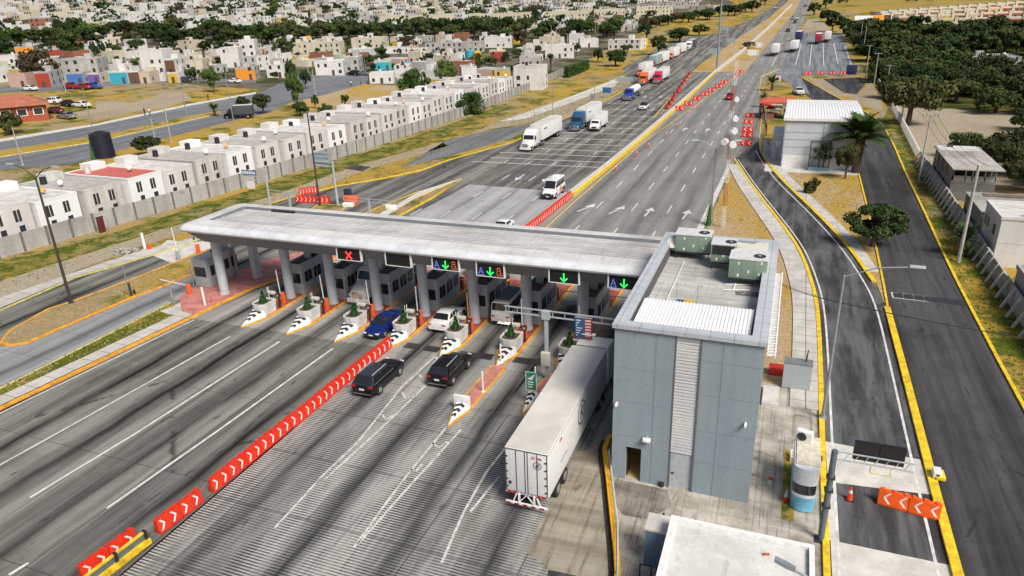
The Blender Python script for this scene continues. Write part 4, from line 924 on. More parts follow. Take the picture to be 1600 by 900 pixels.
def car(kind, pt, label, cat, loc, rz, group=None, detail=True, L=4.6, hw=.91, scale=1, roofm=None):
    t = thing('car' if kind != 'pickup' else 'pickup_truck', label, cat, loc, rz, group); h2 = L/2; dark = BLK
    if kind == 'sedan': belt, top = .93, 1.43; body = [(-1, .5, .78, .8), (-.985, .32, .93, .93), (-.8, .24, .98, .99), (-.4, .22, .96, 1), (.3, .22, .93, 1), (.5, .22, .88, 1), (.82, .24, .78, .98), (.96, .3, .68, .9), (1, .42, .58, .76)]; gh = (-.70, -.40, .08, .46)
    elif kind == 'suv': belt, top = 1.04, 1.68; body = [(-1, .5, .92, .78), (-.97, .34, 1.03, .93), (-.8, .28, 1.08, 1), (-.3, .26, 1.06, 1), (.3, .26, 1.04, 1), (.5, .27, 1.0, 1), (.85, .3, .92, .97), (.97, .36, .82, .9), (1, .5, .7, .78)]; gh = (-.965, -.74, .06, .50)
    elif kind == 'pickup': belt, top = 1.1, 1.78; body = [(-1, .5, 1.02, .95), (-.98, .4, 1.1, .98), (-.5, .35, 1.1, 1), (.3, .33, 1.08, 1), (.5, .34, 1.06, 1), (.85, .36, .98, .97), (.97, .4, .9, .9), (1, .55, .75, .8)]; gh = (-.22, -.16, .18, .44)
    else: belt, top = 1.25, 2.3; body = [(-1, .5, 1.2, .93), (-.985, .35, 1.27, .97), (-.8, .3, 1.28, 1), (.3, .3, 1.26, 1), (.62, .3, 1.2, 1), (.85, .32, 1.08, .95), (.97, .38, .92, .88), (1, .5, .75, .8)]; gh = (-.975, -.95, .36, .70)
    if kind == 'van': tw = .84
    else: tw = .70
    mb = MB(); mb.loft([sec(a*h2, zb, zt, hw*f) for a, zb, zt, f in body]); bd = mb.build('body', pt, t, smooth=True)
    y0, y1, y2, y3 = [g*h2 for g in gh]
    def gs(y, z, zb_=belt-.06):
        f = (z-belt)/(top-belt); wb, wt = hw*.90, hw*(.90+(tw-.90)*max(f, .02))
        return [(wb, y, zb_), (wt+.02, y, z-.08*f), (wt-.03, y, z-.035*f), (wt-.12, y, z), (wt*.4, y, z+.03*f), (0, y, z+.04*f), (-wt*.4, y, z+.03*f), (-wt+.12, y, z), (-wt+.03, y, z-.035*f), (-wt-.02, y, z-.08*f), (-wb, y, zb_)]
    mid = (y1+y2)/2
    mb = MB(); mb.loft([gs(y0, belt), gs(y1, top-.02), gs(mid, top), gs(y2, top-.03), gs(y3, belt)]); mb.build('roof', roofm or pt, t, smooth=True)
    wb = hw*.90; wt = hw*tw
    def W(y, v, s_, off=.012):        # point on the slanted glasshouse side
        return (s_*(wb+(wt-wb)*v+off+.02*v), y, belt+(top-belt-.07)*v)
    # windscreen and rear window
    def scr(ya, yb, ztop, nm, v0=.08, v1=.9, out=.014):
        sgn = 1 if ya > yb else -1; pts = []
        for v, f in ((v0, .86), (v1, .84)):
            y = ya+(yb-ya)*v; z = belt+(ztop-belt)*v; wv = (wb+(wt-wb)*v)*f/.9
            fz = (z-belt)/(top-belt); pts.append([(wv*u, y+sgn*out, z+out+.045*fz*(1-u*u)) for u in (-1, -.5, 0, .5, 1)])
        MB().add(pts[0]+pts[1], [(i, i+1, i+6, i+5) for i in range(4)]).build(nm, GLASS, t)
    scr(y3, y2, top-.03, 'windscreen'); scr(y0, y1, top-.02, 'rear_window', .14 if kind != 'van' else .25, .88)
    segs = [(y0+(y1-y0)*.7, y1+.12, (y1*1.0+y2)/2-.06), ((y1+y2)/2+.02, y2-.05, y2-.05)]
    for s_ in (1, -1):
        # rear side window, front side window
        ym = (y1+y2)/2-(.05 if kind == 'sedan' else 0)
        rs = [W(y0+(y1-y0)*.45+.12, .12, s_), W(ym-.05, .12, s_), W(ym-.05, .9, s_), W(y1+.16, .9, s_)]
        fs = [W(ym+.05, .12, s_), W(y3-(y3-y2)*.28, .12, s_), W(y2+.02, .9, s_), W(ym+.05, .9, s_)]
        if kind == 'suv' or kind == 'van':
            yq = y1+(ym-y1)*.42
            MB().quad(W(y0+(y1-y0)*.6+.1, .12, s_), W(yq-.05, .12, s_), W(yq-.05, .9, s_), W(y1+.1, .9, s_)).build('side_window', GLASS, t)
            rs = [W(yq+.04, .12, s_), rs[1], rs[2], W(yq+.04, .9, s_)]
        for q in (rs, fs): MB().quad(*q).build('side_window', GLASS, t)
        if detail:
            MB().box(s_*hw*.9, s_*(hw+.16), y3-.42*(1), y3-.28, belt-.02, belt+.14).build('mirror', pt, t, bevel=.02)
    r = .33 if kind == 'sedan' else .37
    for s_ in (1, -1):
        for yy in (-.6*h2, .62*h2):
            MB().cyl((s_*(hw-.12), yy, r+.02), (s_*(hw+.004), yy, r+.02), r+.07, r+.07, 20).build('wheel_arch', dark, t)
            wheel_at(t, s_*(hw+.02), yy, r)
    zf = {'sedan': .62, 'suv': .8, 'pickup': .86, 'van': .86}[kind]; zr = {'sedan': .82, 'suv': .98, 'pickup': .95, 'van': 1.0}[kind]
    HL_ = M('headlight_lens', (.7, .72, .72), .15); TL_ = M('tail_light_red', (.45, .012, .01), .25)
    for s_ in (1, -1):
        MB().box(s_*hw*.5, s_*hw*.84, h2*.955, h2*1.003, zf-.06, zf+.07).build('headlight', HL_, t, bevel=.02)
        MB().box(s_*hw*.55, s_*hw*.93, -h2*1.004, -h2*.97, zr-.08, zr+.05).build('tail_light', TL_, t, bevel=.02)
    MB().box(-hw*.45, hw*.45, h2*.985, h2*1.006, zf-.16, zf+.02).build('grille', dark, t)
    MB().box(-.2, .2, -h2*1.012, -h2*.99, zr-.28, zr-.15).build('number_plate', WHT, t)
    MB().box(-.2, .2, h2*.99, h2*1.012, .42, .54).build('number_plate', WHT, t)
    MB().box(-hw*.86, hw*.86, -h2*1.008, -h2*.95, .32, .5).build('bumper', dark if kind in ('suv', 'van') else pt, t, bevel=.03)
    MB().box(-hw*.8, hw*.8, h2*.93, h2*1.004, .28, .44).build('bumper', dark, t, bevel=.03)
    if kind == 'suv':
        for s_ in (1, -1): MB().bar((s_*(hw*.90+.02), y0+.35, belt+.03), (s_*(hw*.90+.02), y3-.35, belt+.02), .02, .03).build('window_highlight', CHRT, t)  # bright strip added as a highlight line below the side windows
        MB().box(-hw*.8, hw*.8, -h2*1.012, -h2*.99, .36, .42).build('bumper_trim', CHRT, t)
        for s_ in (1, -1): MB().bar((s_*hw*.64, y1, top+.03), (s_*hw*.64, y2, top+.02), .05, .05).build('roof_rail', METAL, t)
    if kind == 'pickup':
        box('cargo_bed', dark, t, -hw*.8, hw*.8, -h2*.93, -.26*h2, .7, 1.128)
    if scale != 1: t.scale = (scale,)*3
    return t
PWH = paint('white', (.75, .75, .74), 0); PBK = M('paint_black', (.008, .008, .009), .3, 0, var=.04, coat=.15, spec=.3); PBL = paint('deep_blue', (.006, .022, .16), .2); PSI = paint('silver', (.4, .42, .44), .6); PRD = paint('red', (.35, .012, .015)); PDB = paint('navy', (.02, .035, .07)); PMA = paint('maroon', (.12, .01, .02)); PBL2 = paint('bright_blue', (.02, .10, .5))
PI = math.pi
car('sedan', PBL, 'deep blue saloon car facing the camera between two striped island noses', 'car', (-32.3, 49.85, .03), PI, L=4.7)
car('sedan', PWH, 'white saloon car with dark windows entering a booth lane', 'car', (-27.4, 52.8, .03), 0, L=4.6)
car('suv', PBK, 'black SUV with silver roof rails beside the long red barrier line', 'car', (-27.65, 41.15, .03), 0, L=4.95, hw=.97, roofm=paint('roof_slate', (.03, .035, .045), .1))
car('suv', PBK, 'black SUV with a red rear light bar heading for the white van lane', 'car', (-22.95, 44.0, .03), 0, L=4.65, hw=.94)
v = car('van', PWH, 'white minibus with a grey roof rack stopped at the booth behind the planter', 'van', (-22.5, 56.0, .03), 0, L=5.1, hw=.95)
MB().box(-.65, .65, -1.9, 1.2, 2.36, 2.44).build('roof_rack', M('rack_grey', (.09, .1, .11), .6), v)
v = car('van', PWH, 'white high-roof passenger van with orange side stripes coming from the highway', 'van', (-32.15, 99.0, .03), PI, L=5.9, hw=1.0); v.scale = (1, 1, 1.12)
for s_ in (1, -1): MB().box(s_*1.0, s_*1.012, -.8, -.1, .45, 1.25).build('orange_stripe', SIGR, v); MB().box(s_*1.0, s_*1.011, -2.6, -1.2, .4, .9).build('blue_stripe', PDB, v)
MB().box(-.5, .5, -1.6, -.4, 2.34, 2.5).build('roof_unit', WHT, v, bevel=.05); MB().box(-.9, .9, 2.75, 2.98, .32, .75).build('front_bumper', BLK, v)
car('sedan', PWH, 'white car just showing past the far edge of the canopy', 'car', G(785, 362)[:2]+(.03,), PI)
x, y = G(1003, 173); car('pickup', PWH, 'white pickup alone on the rumble strips, coming towards the plaza', 'pickup', (x, y+2.6, .03), PI, L=5.3, hw=.98, roofm=BLK)
x, y = G(1139, 157); car('pickup', PRD, 'dark red pickup driving away on the right carriageway', 'pickup', (x, y+2.4, .03), 0, L=5.2, hw=.98)
x, y = G(1247, 149); car('pickup', PWH, 'white pickup on the side road beside the red-roofed shelter', 'pickup', (x, y+2.6, .03), PI+.25, L=5.6, hw=1.05, scale=1.1)
for i, (px, py, k_, pt, rz, lb) in enumerate(((1231, 49.5, 'sedan', PBK, 0, 'black car on the far right carriageway, nearest of the distant ones'), (1242, 36.5, 'suv', PBK, 0, 'black car on the far right carriageway beside a pale one'), (1245.5, 30, 'suv', PWH, 0, 'pale car on the far right carriageway'), (1258, 11, 'suv', PDB, 0, 'dark car at the very top of the right carriageway'), (1211, 14, 'suv', PWH, PI, 'white car at the very top of the left carriageway'), (1238, 30.5, 'suv', PSI, 0, 'silver car beside the pale one on the far right carriageway'))):
    x, y = GT(px, py); car(k_, pt, lb, 'car', (x, y, terr(x, y)+.05), rz, 'distant cars on the highway', scale=1.15)
for px, py, k_, pt, rz, lb in ((47, 142, 'sedan', PWH, 1.6, 'white car parked on the town street at far left'), (113, 139, 'pickup', PRD, 1.6, 'red pickup parked under the purple-flowered wall, left of another red car'), (131, 140, 'suv', PRD, 1.5, 'red car parked between the red pickup and the blue one'), (147, 139, 'pickup', PBL2, -1.4, 'bright blue pickup parked beside the red cars'), (289, 129, 'suv', PDB, 1.5, 'dark car parked before the yellow garage door'), (366, 130, 'sedan', PWH, 1.5, 'white car parked near the orange shop front'), (81, 163, 'suv', PWH, 1.9, 'white SUV at the edge of the dirt clearing'), (106, 166, 'sedan', PBK, 1.4, 'black car between the two white ones at the dirt clearing'), (128, 168, 'sedan', PWH, 1.55, 'white saloon parked farthest right on the dirt clearing'), (86, 177, 'sedan', PMA, 1.5, 'maroon car beside the red brick building'), (105, 186, 'sedan', PSI, 1.5, 'silver car in front of the maroon one'), (552, 118, 'suv', PBK, 1.5, 'black car by the street junction'), (569, 118, 'sedan', PSI, 1.5, 'silver car by the street junction'), (790, 93, 'suv', PSI, 1.5, 'silver car outside the yellow and green water tanks')):
    x, y = GT(px, py); car(k_, pt, lb, 'car', (x, y, terr(x, y)+.05), rz, detail=False, scale=1.2)
# --- trucks
HLM = M('headlight_lens', None); TLM = M('tail_light_red', None)
CHR = M('chrome', (.6, .62, .64), .2, .9)
def tractor(t, pt, y0, sleeper=2.2, fair=True, y_end=None):
    """cab parts; front bumper at y0 (local, front = +Y); returns y of the back of the cab"""
    hw = 1.2; yb = y0-2.0                          # firewall
    mb = MB(); mb.loft([[(x*.95, y0-.05, z) for x, z in ((-.8, .7), (.8, .7), (.78, 1.45), (.5, 1.62), (-.5, 1.62), (-.78, 1.45))], [(x, y0-.9, z) for x, z in ((-1.02, .7), (1.02, .7), (.95, 1.7), (.6, 1.85), (-.6, 1.85), (-.95, 1.7))], [(x, yb, z) for x, z in ((-1.15, .7), (1.15, .7), (1.08, 1.9), (.75, 2.0), (-.75, 2.0), (-1.08, 1.9))]]); mb.build('hood', pt, t, smooth=True)
    zc = 3.0; yc = yb-1.5-sleeper
    tp = 3.85 if fair else 3.1
    prof_ = [(yb, .8), (yb, 1.95), (yb-.45, 2.95), (yb-1.2, 3.35 if fair else 3.05), (yb-1.9, tp-.1), (yc, tp), (yc, .8)]
    mb = MB(); mb.loft([[(-hw*f, y, z) for y, z in prof_] for f in (1,)]+[[(hw*f, y, z) for y, z in prof_] for f in (1,)]); mb.build('cab', pt, t, bevel=.07)
    def S(v): return (yb-.45*v+.02, 1.95+v)
    (ya, za), (yz, zz) = S(.12), S(.88)
    MB().quad((-1.05, ya+.02, za), (1.05, ya+.02, za), (1.0, yz+.02, zz), (-1.0, yz+.02, zz)).build('windscreen', GLASS, t)
    for s_ in (1, -1):
        MB().quad((s_*1.212, yb-.12, 1.98), (s_*1.212, yb-1.15, 1.98), (s_*1.212, yb-1.15, 2.75), (s_*1.212, yb-.42, 2.75)).build('side_window', GLASS, t)
        MB().box(s_*1.3, s_*1.42, yb-.25, yb-.1, 1.9, 2.7).build('mirror', BLK, t)
        MB().box(s_*.62, s_*.98, y0-.5, y0-.12, .95, 1.25).build('headlight', HLM, t, bevel=.04)
        MB().cyl((s_*1.0, yb-1.3, .75), (s_*1.0, yb-2.7, .75), .34, .34, 14).build('fuel_tank', CHR, t, smooth=True)
        MB().loft([[(s_*a, y, z) for a, z in ((.75, 1.0), (1.2, 1.0), (1.2, 1.1), (.75, 1.15))] for y in (y0-1.75, y0-.35)]).build('mudguard', pt, t)
        wheel_at(t, s_*1.2, y0-1.05, .5, .3)
        for d in (.9, 2.15): wheel_at(t, s_*1.22, yc-d, .5, .5)
    MB().box(-.55, .55, y0-.08, y0+.01, .85, 1.5).build('grille', CHR, t); MB().box(-1.15, 1.15, y0-.3, y0+.06, .4, .82).build('bumper', CHR if pt != PWH else WHT, t, bevel=.05)
    MB().box(-.45, .45, yc-2.9, yb, .75, 1.02).build('chassis', BLK, t)
    return yc
TRW = road_mat('trailer_white', (.72, .73, .73), (.77, .78, .78), (.52, .51, .48), streak=.25, roadvec=(2, 2, .12), patch=.12); TRROOF = M('trailer_roof', (.60, .585, .53), .6, var=.12, scale=.35)
def trailer(t, y1, L, body=TRW, roof=TRROOF, zt=4.1, zb=1.15, hw=1.28, wheels=True):
    y0 = y1-L
    tr = MB().box(-hw, hw, y0, y1, zb, zt-.02).build('trailer_box', body, t, bevel=.03)
    MB().box(-hw+.04, hw-.04, y0+.04, y1-.04, zt-.02, zt+.01).build('roof', roof, tr)
    MB().box(-hw*.35, hw*.35, y0+.3, y1-.5, .8, zb).build('frame', BLK, t)
    mb = MB(); [mb.box(-hw-.008, hw+.008, y0+.02, y1-.02, z, z+.07) for z in (zb, zt-.12)]; mb.build('side_rail', METAL, tr)
    if wheels:
        for s_ in (1, -1):
            for d in (1.9, 3.2): wheel_at(t, s_*1.26, y0+d, .5, .5)
    return tr, y0
def semi(label, pt, loc, rz, Lt=13.5, body=TRW, group=None, logo=None, scale=1):
    t = thing('semi_truck', label, 'semi truck', loc, rz, group)     # origin at the front bumper on the ground
    yc = tractor(t, pt, 0)
    tr, y0 = trailer(t, yc-.9, Lt, body)
    mb = MB(); [mb.box(x, x+.04, y0-.012, y0, 1.25, 4.0) for x in (-.02, -.65, .6)]; mb.build('rear_door_seam', BLK, tr)
    for s_ in (1, -1): MB().box(s_*.8, s_*1.15, y0-.03, y0, 1.2, 1.34).build('tail_light', TLM, tr)
    if logo: 
        for s_ in (1, -1): mb = MB(); [mb.box(s_*1.28, s_*1.293, yc-2.6-i*.75, yc-2.1-i*.75, 3.0, 3.35) for i in range(3)]; mb.build('lettering', logo, tr)
    if scale != 1: t.scale = (scale,)*3
    return t
LGN = M('lettering_navy', (.03, .05, .15), .6)
semi('white semi truck with white box trailer, nearest oncoming truck on the rumble strips', PWH, (-47.7, 129.3, .03), PI, logo=LGN)
semi('blue-cabbed semi truck with a white box trailer beside the small box truck', paint('steel_blue', (.03, .12, .26), .3), (-44.8, 152.7, .03), PI, logo=LGN)
semi('pink-red semi truck with a white trailer beside the orange semi', paint('raspberry', (.62, .015, .09)), (-43.9, 247, .04), PI)
semi('orange semi truck with a white trailer just left of the pink-red one', paint('orange', (.75, .14, .015)), (-48.0, 243, .04), PI)
def boxtruck(label, pt, loc, rz, L=5.5, body=TRW, zt=3.5, group=None, scale=1, roofm=TRROOF, deflect=None):
    t = thing('box_truck', label, 'box truck', loc, rz, group)
    mb = MB(); mb.loft([[(s_*1.05, y, z) for y, z in ((0, .6), (0, 1.15), (-.75, 1.35), (-1.2, 2.25), (-2.1, 2.35), (-2.1, .6))] for s_ in (-1, 1)]); mb.build('cab', pt, t, bevel=.07)
    MB().quad((-.9, -.79, 1.42), (.9, -.79, 1.42), (.82, -1.15, 2.17), (-.82, -1.15, 2.17)).build('windscreen', GLASS, t)
    for s_ in (1, -1):
        MB().quad((s_*1.056, -.95, 1.4), (s_*1.056, -1.8, 1.4), (s_*1.056, -1.8, 2.1), (s_*1.056, -1.25, 2.1)).build('side_window', GLASS, t)
        MB().box(s_*.6, s_*.98, -.06, .02, .85, 1.08).build('headlight', HLM, t, bevel=.02); MB().box(s_*1.15, s_*1.25, -1.0, -.9, 1.4, 1.9).build('mirror', BLK, t)
        wheel_at(t, s_*1.1, -.75, .42, .25); wheel_at(t, s_*1.2, -2.4-L*.7, .42, .45)
    MB().box(-.5, .5, -.03, .015, .7, 1.1).build('grille', BLK, t); MB().box(-1.05, 1.05, -.1, .06, .4, .62).build('bumper', BLK, t, bevel=.03)
    tr = MB().box(-1.22, 1.22, -2.3-L, -2.3, .95, zt).build('cargo_box', body, t, bevel=.03); MB().box(-1.18, 1.18, -2.26-L, -2.34, zt, zt+.02).build('roof', roofm, tr)
    MB().box(-.4, .4, -2.3-L, -.4, .55, .95).build('chassis', BLK, t)
    for s_ in (1, -1): MB().box(s_*.8, s_*1.15, -2.33-L, -2.3-L, 1.0, 1.15).build('tail_light', TLM, tr)
    if scale != 1: t.scale = (scale,)*3
    return t
boxtruck('small white box truck right of the blue-cabbed semi', PWH, (-40.5, 153.8, .03), PI)
b_ = thing('semi_truck', 'white truck with a wind deflector standing in the booth lane under the red X', 'semi truck', (-37.5, 53.6, .03), PI, None)
yc = tractor(b_, PWH, 0, 1.0, False); MB().loft([[(-1.0, -3.3, 3.05), (1.0, -3.3, 3.05), (1.0, -3.35, 3.3), (-1.0, -3.35, 3.3)], [(-1.0, -4.3, 3.05), (1.0, -4.3, 3.05), (1.0, -4.25, 4.0), (-1.0, -4.25, 4.0)]]).build('wind_deflector', PWH, b_)
mb = MB(); [mb.box(-.55+.2*i, -.42+.2*i, -3.42+0, -3.36, 3.12, 3.26) for i in range(6)]; mb.build('lettering', M('lettering_red', (.55, .02, .02), .5), b_)
trailer(b_, yc-.9, 8, TRW, TRROOF, 3.9)
t = thing('tank_truck', 'blue-cabbed truck pulling a white tank ahead of the orange and pink-red semis', 'tank truck', (-44.4, 204.5, .03), PI)
yc = tractor(t, paint('royal_blue', (.015, .05, .42)), 0, .6, False); mb = MB(); n = 18
mb.loft([[(1.1*f*math.cos(2*PI*i/n), y, 2.25+1.05*f*math.sin(2*PI*i/n)) for i in range(n)] for y, f in ((yc-.7, .6), (yc-.9, 1), (yc-10, 1), (yc-10.2, .6))]); mb.build('tank', WHT, t, smooth=True); MB().box(-.4, .4, yc-10, yc, .8, 1.25).build('frame', BLK, t)
for s_ in (1, -1):
    for d in (8, 9.2): wheel_at(t, s_*1.2, yc-d, .5, .5)
# the waiting queue of trucks
OR_ = paint('orange', None) if 0 else MATS['paint_orange']
q = [(1000, 121, OR_, TRW, 'orange-fronted truck at the head of the waiting queue on the shoulder'), (1017, 107, PRD, M('carrier_teal', (.25, .38, .38), .6), 'truck with a teal-grey frame load in the waiting queue'), (1029, 101.5, OR_, TRW, 'orange and white truck right behind the teal-grey load in the queue'), (1046, 93.5, OR_, TRW, 'orange and white truck in the middle of the waiting queue'), (1058, 86.5, OR_, TRW, 'last orange and white truck in the waiting queue')]
for px, py, pt, bd, lb in q:
    x, y = GT(px, py); boxtruck(lb, pt, (x, y, terr(x, y)+.05), PI-.05, L=10.5, body=bd, zt=4.1, group='trucks queueing on the shoulder', scale=1.12)
x, y = GT(1074, 78); semi('white-cabbed truck with a dark load at the tail of the waiting queue', PWH, (x, y, terr(x, y)+.05), PI-.05, 11, M('load_dark', (.06, .065, .075), .8))
for px, py, pt, bd, lb, rr in ((1209.5, 89, PWH, TRW, 'white truck seen from behind at the edge of the highway', -.05), (1238, 83, PRD, TRW, 'white truck with dark red base entering the truck lot', -.12), (1246, 66, PBL, M('load_blue', (.02, .03, .12), .6), 'dark blue truck with a white roof behind the one entering the lot', -.1), (1278, 70, PRD, M('load_red', (.4, .02, .03), .6), 'red truck with a white roof parked in the truck lot', 0), (1292, 67, PWH, TRW, 'white truck parked farthest right in the truck lot', -.06)):
    x, y = GT(px, py); L_ = 9; c, s_ = math.cos(rr), math.sin(rr)
    boxtruck(lb, pt, (x-s_*12, y+c*12, terr(x, y+12)+.1), rr, L=L_, body=bd, zt=3.9, group='trucks at the truck lot', roofm=WHT, scale=1.1)
x, y = GT(362, 188); boxtruck('dark box truck parked on the town avenue under a tree', PBK, (x-3, y+1, terr(x, y)+.05), PI/2+.55, L=4.6, body=M('load_dark', None), zt=3.1, scale=1.05)
# --- the big box trailer in the foreground
TXC = -11.75
t = thing('semi_truck', 'white semi truck with a long pale box trailer beside the office block, seen from behind', 'semi truck', (TXC, 30.75, .025))
LT = 13.2
tr, y0 = trailer(t, LT, LT)
bk = []
mb = MB()
for x in (-1.24, -.62, -.1, .06, .62, 1.2): mb.box(x, x+.03, -.03, 0, 1.25, 4.0)
for z in (1.2, 4.02): mb.box(-1.27, 1.27, -.03, 0, z, z+.03)
mb.build('door_rod', BLK, tr)
mb = MB()
for x in (-1.2, 1.14):
    for z in (1.5, 2.0, 2.5, 3.0, 3.5): mb.box(x-.06, x+.1, -.05, -.03, z, z+.07)
mb.build('door_hinge', DMET, tr)
mb = MB(); mb.box(-1.28, 1.28, -.04, .0, 1.1, 1.22); mb.build('rear_sill', METAL, tr)
for i, x in enumerate((-1.15, -.85, .6, .9)): MB().box(x, x+.24, -.06, -.04, 1.12, 1.24).build('tail_light', TLM, tr)
mb = MB(); mb.bar((-1.25, -.12, .52), (1.25, -.12, .52), .1, .12)
for s_ in (1, -1): mb.bar((s_*.45, -.1, .55), (s_*.45, -.1, 1.15), .1, .1); mb.bar((s_*.45, -.1, .6), (s_*.05, -.1, 1.1), .05, .05); mb.bar((s_*.85, -.1, .5), (s_*.62, -.1, 1.1), .07, .07)
mb.build('underrun_guard', WHT, tr); mb = MB(); [mb.box(-1.2+i*.5, -.95+i*.5, -.19, -.175, .48, .56) for i in range(5)]; mb.build('reflector_strip', TLM, tr)
text_mesh('fleet_number', '53 506', .22, MATS['tail_light_red'], tr, (.62, -.036, 3.72), (PI/2, 0, 0))
def emblem(name, par, center, r, axis):
    # ring plus a running-figure-like R mark
    mb = MB(); n = 28
    def P(u, v, d=0): return (center[0]+u, center[1]-d, center[2]+v) if axis == 'back' else (center[0]+d, center[1]+u, center[2]+v)
    for k_ in range(n):
        a, b__ = 2*PI*k_/n, 2*PI*(k_+1)/n
        mb.quad(P(r*math.cos(a), r*math.sin(a)), P(r*math.cos(b__), r*math.sin(b__)), P(r*.86*math.cos(b__), r*.86*math.sin(b__)), P(r*.86*math.cos(a), r*.86*math.sin(a)))
    up = (0, 1, 0) if axis == 'back' else (1, 0, 0)
    for (a, c, w_) in (((-.35, -.5), (.0, .5), .16), ((.0, .5), (.42, .42), .14), ((.42, .42), (.3, .05), .13), ((.3, .05), (-.1, .02), .12), ((.05, 0), (.42, -.5), .16), ((-.55, .12), (-.2, .12), .07)):
        mb.bar(P(a[0]*r, a[1]*r, .001), P(c[0]*r, c[1]*r, .001), w_*r, .004, up=up)
    return mb.build(name, M('emblem_black', (.03, .03, .035), .5), par)
emblem('emblem', tr, (.66, -.034, 3.25), .25, 'back'); emblem('emblem', tr, (1.285, 6.7, 2.85), .82, 'side')
MB().quad((1.284, 2.2, 2.05), (1.284, 3.6, 2.05), (1.284, 3.6, 2.12), (1.284, 2.2, 2.12)).build('lettering', LGN, tr)
text_mesh('lettering', '506', .35, MATS['tail_light_red'], tr, (1.286, 2.3, 3.6), (PI/2, 0, PI/2))
for x, z in ((-1.0, 1.8),): MB().cyl((x, -.034, z), (x, -.03, z), .1, .1, 14).build('round_badge', BLK, tr)
MB().box(-.4, .4, 8.5, 9.2, .7, 1.15).build('landing_gear', METAL, t)
yc2 = LT+.9+2.0+1.5+2.0
tractor(t, PWH, yc2, 2.0, True); MB().tube([(-1.15, LT+.95, 1.0), (-1.15, LT+.95, 3.75), (1.15, LT+.95, 3.75), (1.15, LT+.95, 1.0)], .09).build('rear_fairing', WHT, t)
# ================================================================== SIGNS, LAMPS, POLES
def HT(bx, by, ty, z0=0):
    x, y = G(bx, by, z0); lo, hi = z0, 40
    for _ in range(40):
        m_ = (lo+hi)/2; vx, vy, vz = x, y, m_-CAMH
        py = 450+F*(AX[1]*vx+AY[1]*vy+AZ[1]*vz)/(AX[2]*vx+AY[2]*vy+AZ[2]*vz)
        if py > ty: lo = m_
        else: hi = m_
    return x, y, lo
GALV = M('pole_galvanised', (.30, .33, .35), .5, .3); SIGNG = M('sign_green', (.01, .22, .11), .5); SIGNB = M('sign_blue', (.03, .13, .30), .5)
def lamp(label, x, y, h, arms, mat, r=.13, z0=None, rise=1.2, alen=2.6, group=None, head=True):
    z0 = terr(x, y) if z0 is None else z0
    t = thing('street_lamp', label, 'street lamp', (x, y, z0), 0, group); MB().cyl((0, 0, 0), (0, 0, h), r, r*.55, 10).build('pole', mat, t, smooth=True)
    MB().cyl((0, 0, 0), (0, 0, .25), r*1.9, r*1.7, 8).build('base', mat, t)
    for a in arms:
        dx, dy = math.cos(a), math.sin(a)
        MB().tube([(0, 0, h-.1), (dx*alen*.5, dy*alen*.5, h+rise*.75), (dx*alen, dy*alen, h+rise)], .045, 6).build('arm', mat, t)
        if head: MB().loft([[(dx*q+dy*w_, dy*q-dx*w_, h+rise+z) for w_, z in ((-.13, 0), (.13, 0), (.1, .12), (-.1, .12))] for q in (alen-.1, alen+.75)]).build('lamp_head', METAL, t)
    return t
x, y, h = HT(112, 475, 277); lamp('tall dark twin-armed street lamp rising from the grass verge at left', x, y, h, (0, PI), M('lamp_dark', (.05, .04, .035), .7), .16, alen=2.7, rise=1.1)
x, y, h = HT(1110, 352, 233); lamp('twin-armed street lamp beside the shrub at the highway edge behind the office', x, y, h, (.2, PI+.1), GALV, .14, alen=2.2, rise=1.0)
x, y, h = HT(1285, 655, 430); lamp('grey lamp post at the slip road kerb with one long arm to the right', x, y, h, (0,), GALV, .13, alen=3.6, rise=.9)
x, y, h = HT(500, 322, 176); lamp('tall dark bare pole on the little grass island past the red exit barriers', x, y, h, (), M('lamp_dark', None), .16)
x, y = -28.8, 291.5; lamp('very tall high-mast light standing in the grass median', x, y, 34, (0, 2.1, 4.2), GALV, .45, alen=1.6, rise=.3)
for i, (bx, by, ty) in enumerate(((864, 181, 124), (929, 160, 103), (978, 111, 85), (1222, 100, 60), (1190, 240, 175))):
    x, y, h = HT(bx, by, ty); lamp(['single-armed lamp post on the dirt verge left of the first semi', 'lamp post on the dirt verge left of the blue signboard', 'lamp post above the head of the truck queue', 'thin lamp post between highway and truck lot', 'thin lamp post at the fence of the palm shelter'][i], x, y, h, (0,) if i != 3 else (PI,), GALV, .12, alen=1.8, rise=.4)
# lamp arm reaching over the white roof from a pole just outside the picture
a, b_ = G(1212, 876, 8.2), G(1262, 902, 7.9)
t = thing('street_lamp', 'grey lamp head on a curved arm above the white roof at the bottom edge', 'street lamp', (4.9, 19.5, 0))
MB().cyl((0, 0, 0), (0, 0, 7.2), .13, .1, 10).build('pole', GALV, t); a = Vector((a[0]-4.9, a[1]-19.5, 8.2)); b_ = Vector((b_[0]-4.9, b_[1]-19.5, 7.9))
MB().tube([(0, 0, 7.2), tuple((Vector((0, 0, 7.2))+b_)/2+Vector((0, 0, .15))), tuple(b_), tuple(b_.lerp(a, .4))], .05).build('arm', GALV, t)
d = (a-b_).normalized(); n_ = Vector((-d.y, d.x, 0)).normalized(); p = b_.lerp(a, .38)
MB().loft([[tuple(p+d*q+n_*w_*s_+Vector((0, 0, z))) for w_, z in ((-.14, 0), (.14, 0), (.1, .14), (-.1, .14))] for q, s_ in ((0, .7), (.3, 1), (.75, .8))]).build('lamp_head', M('lamp_head_grey', (.2, .22, .24), .5), t)
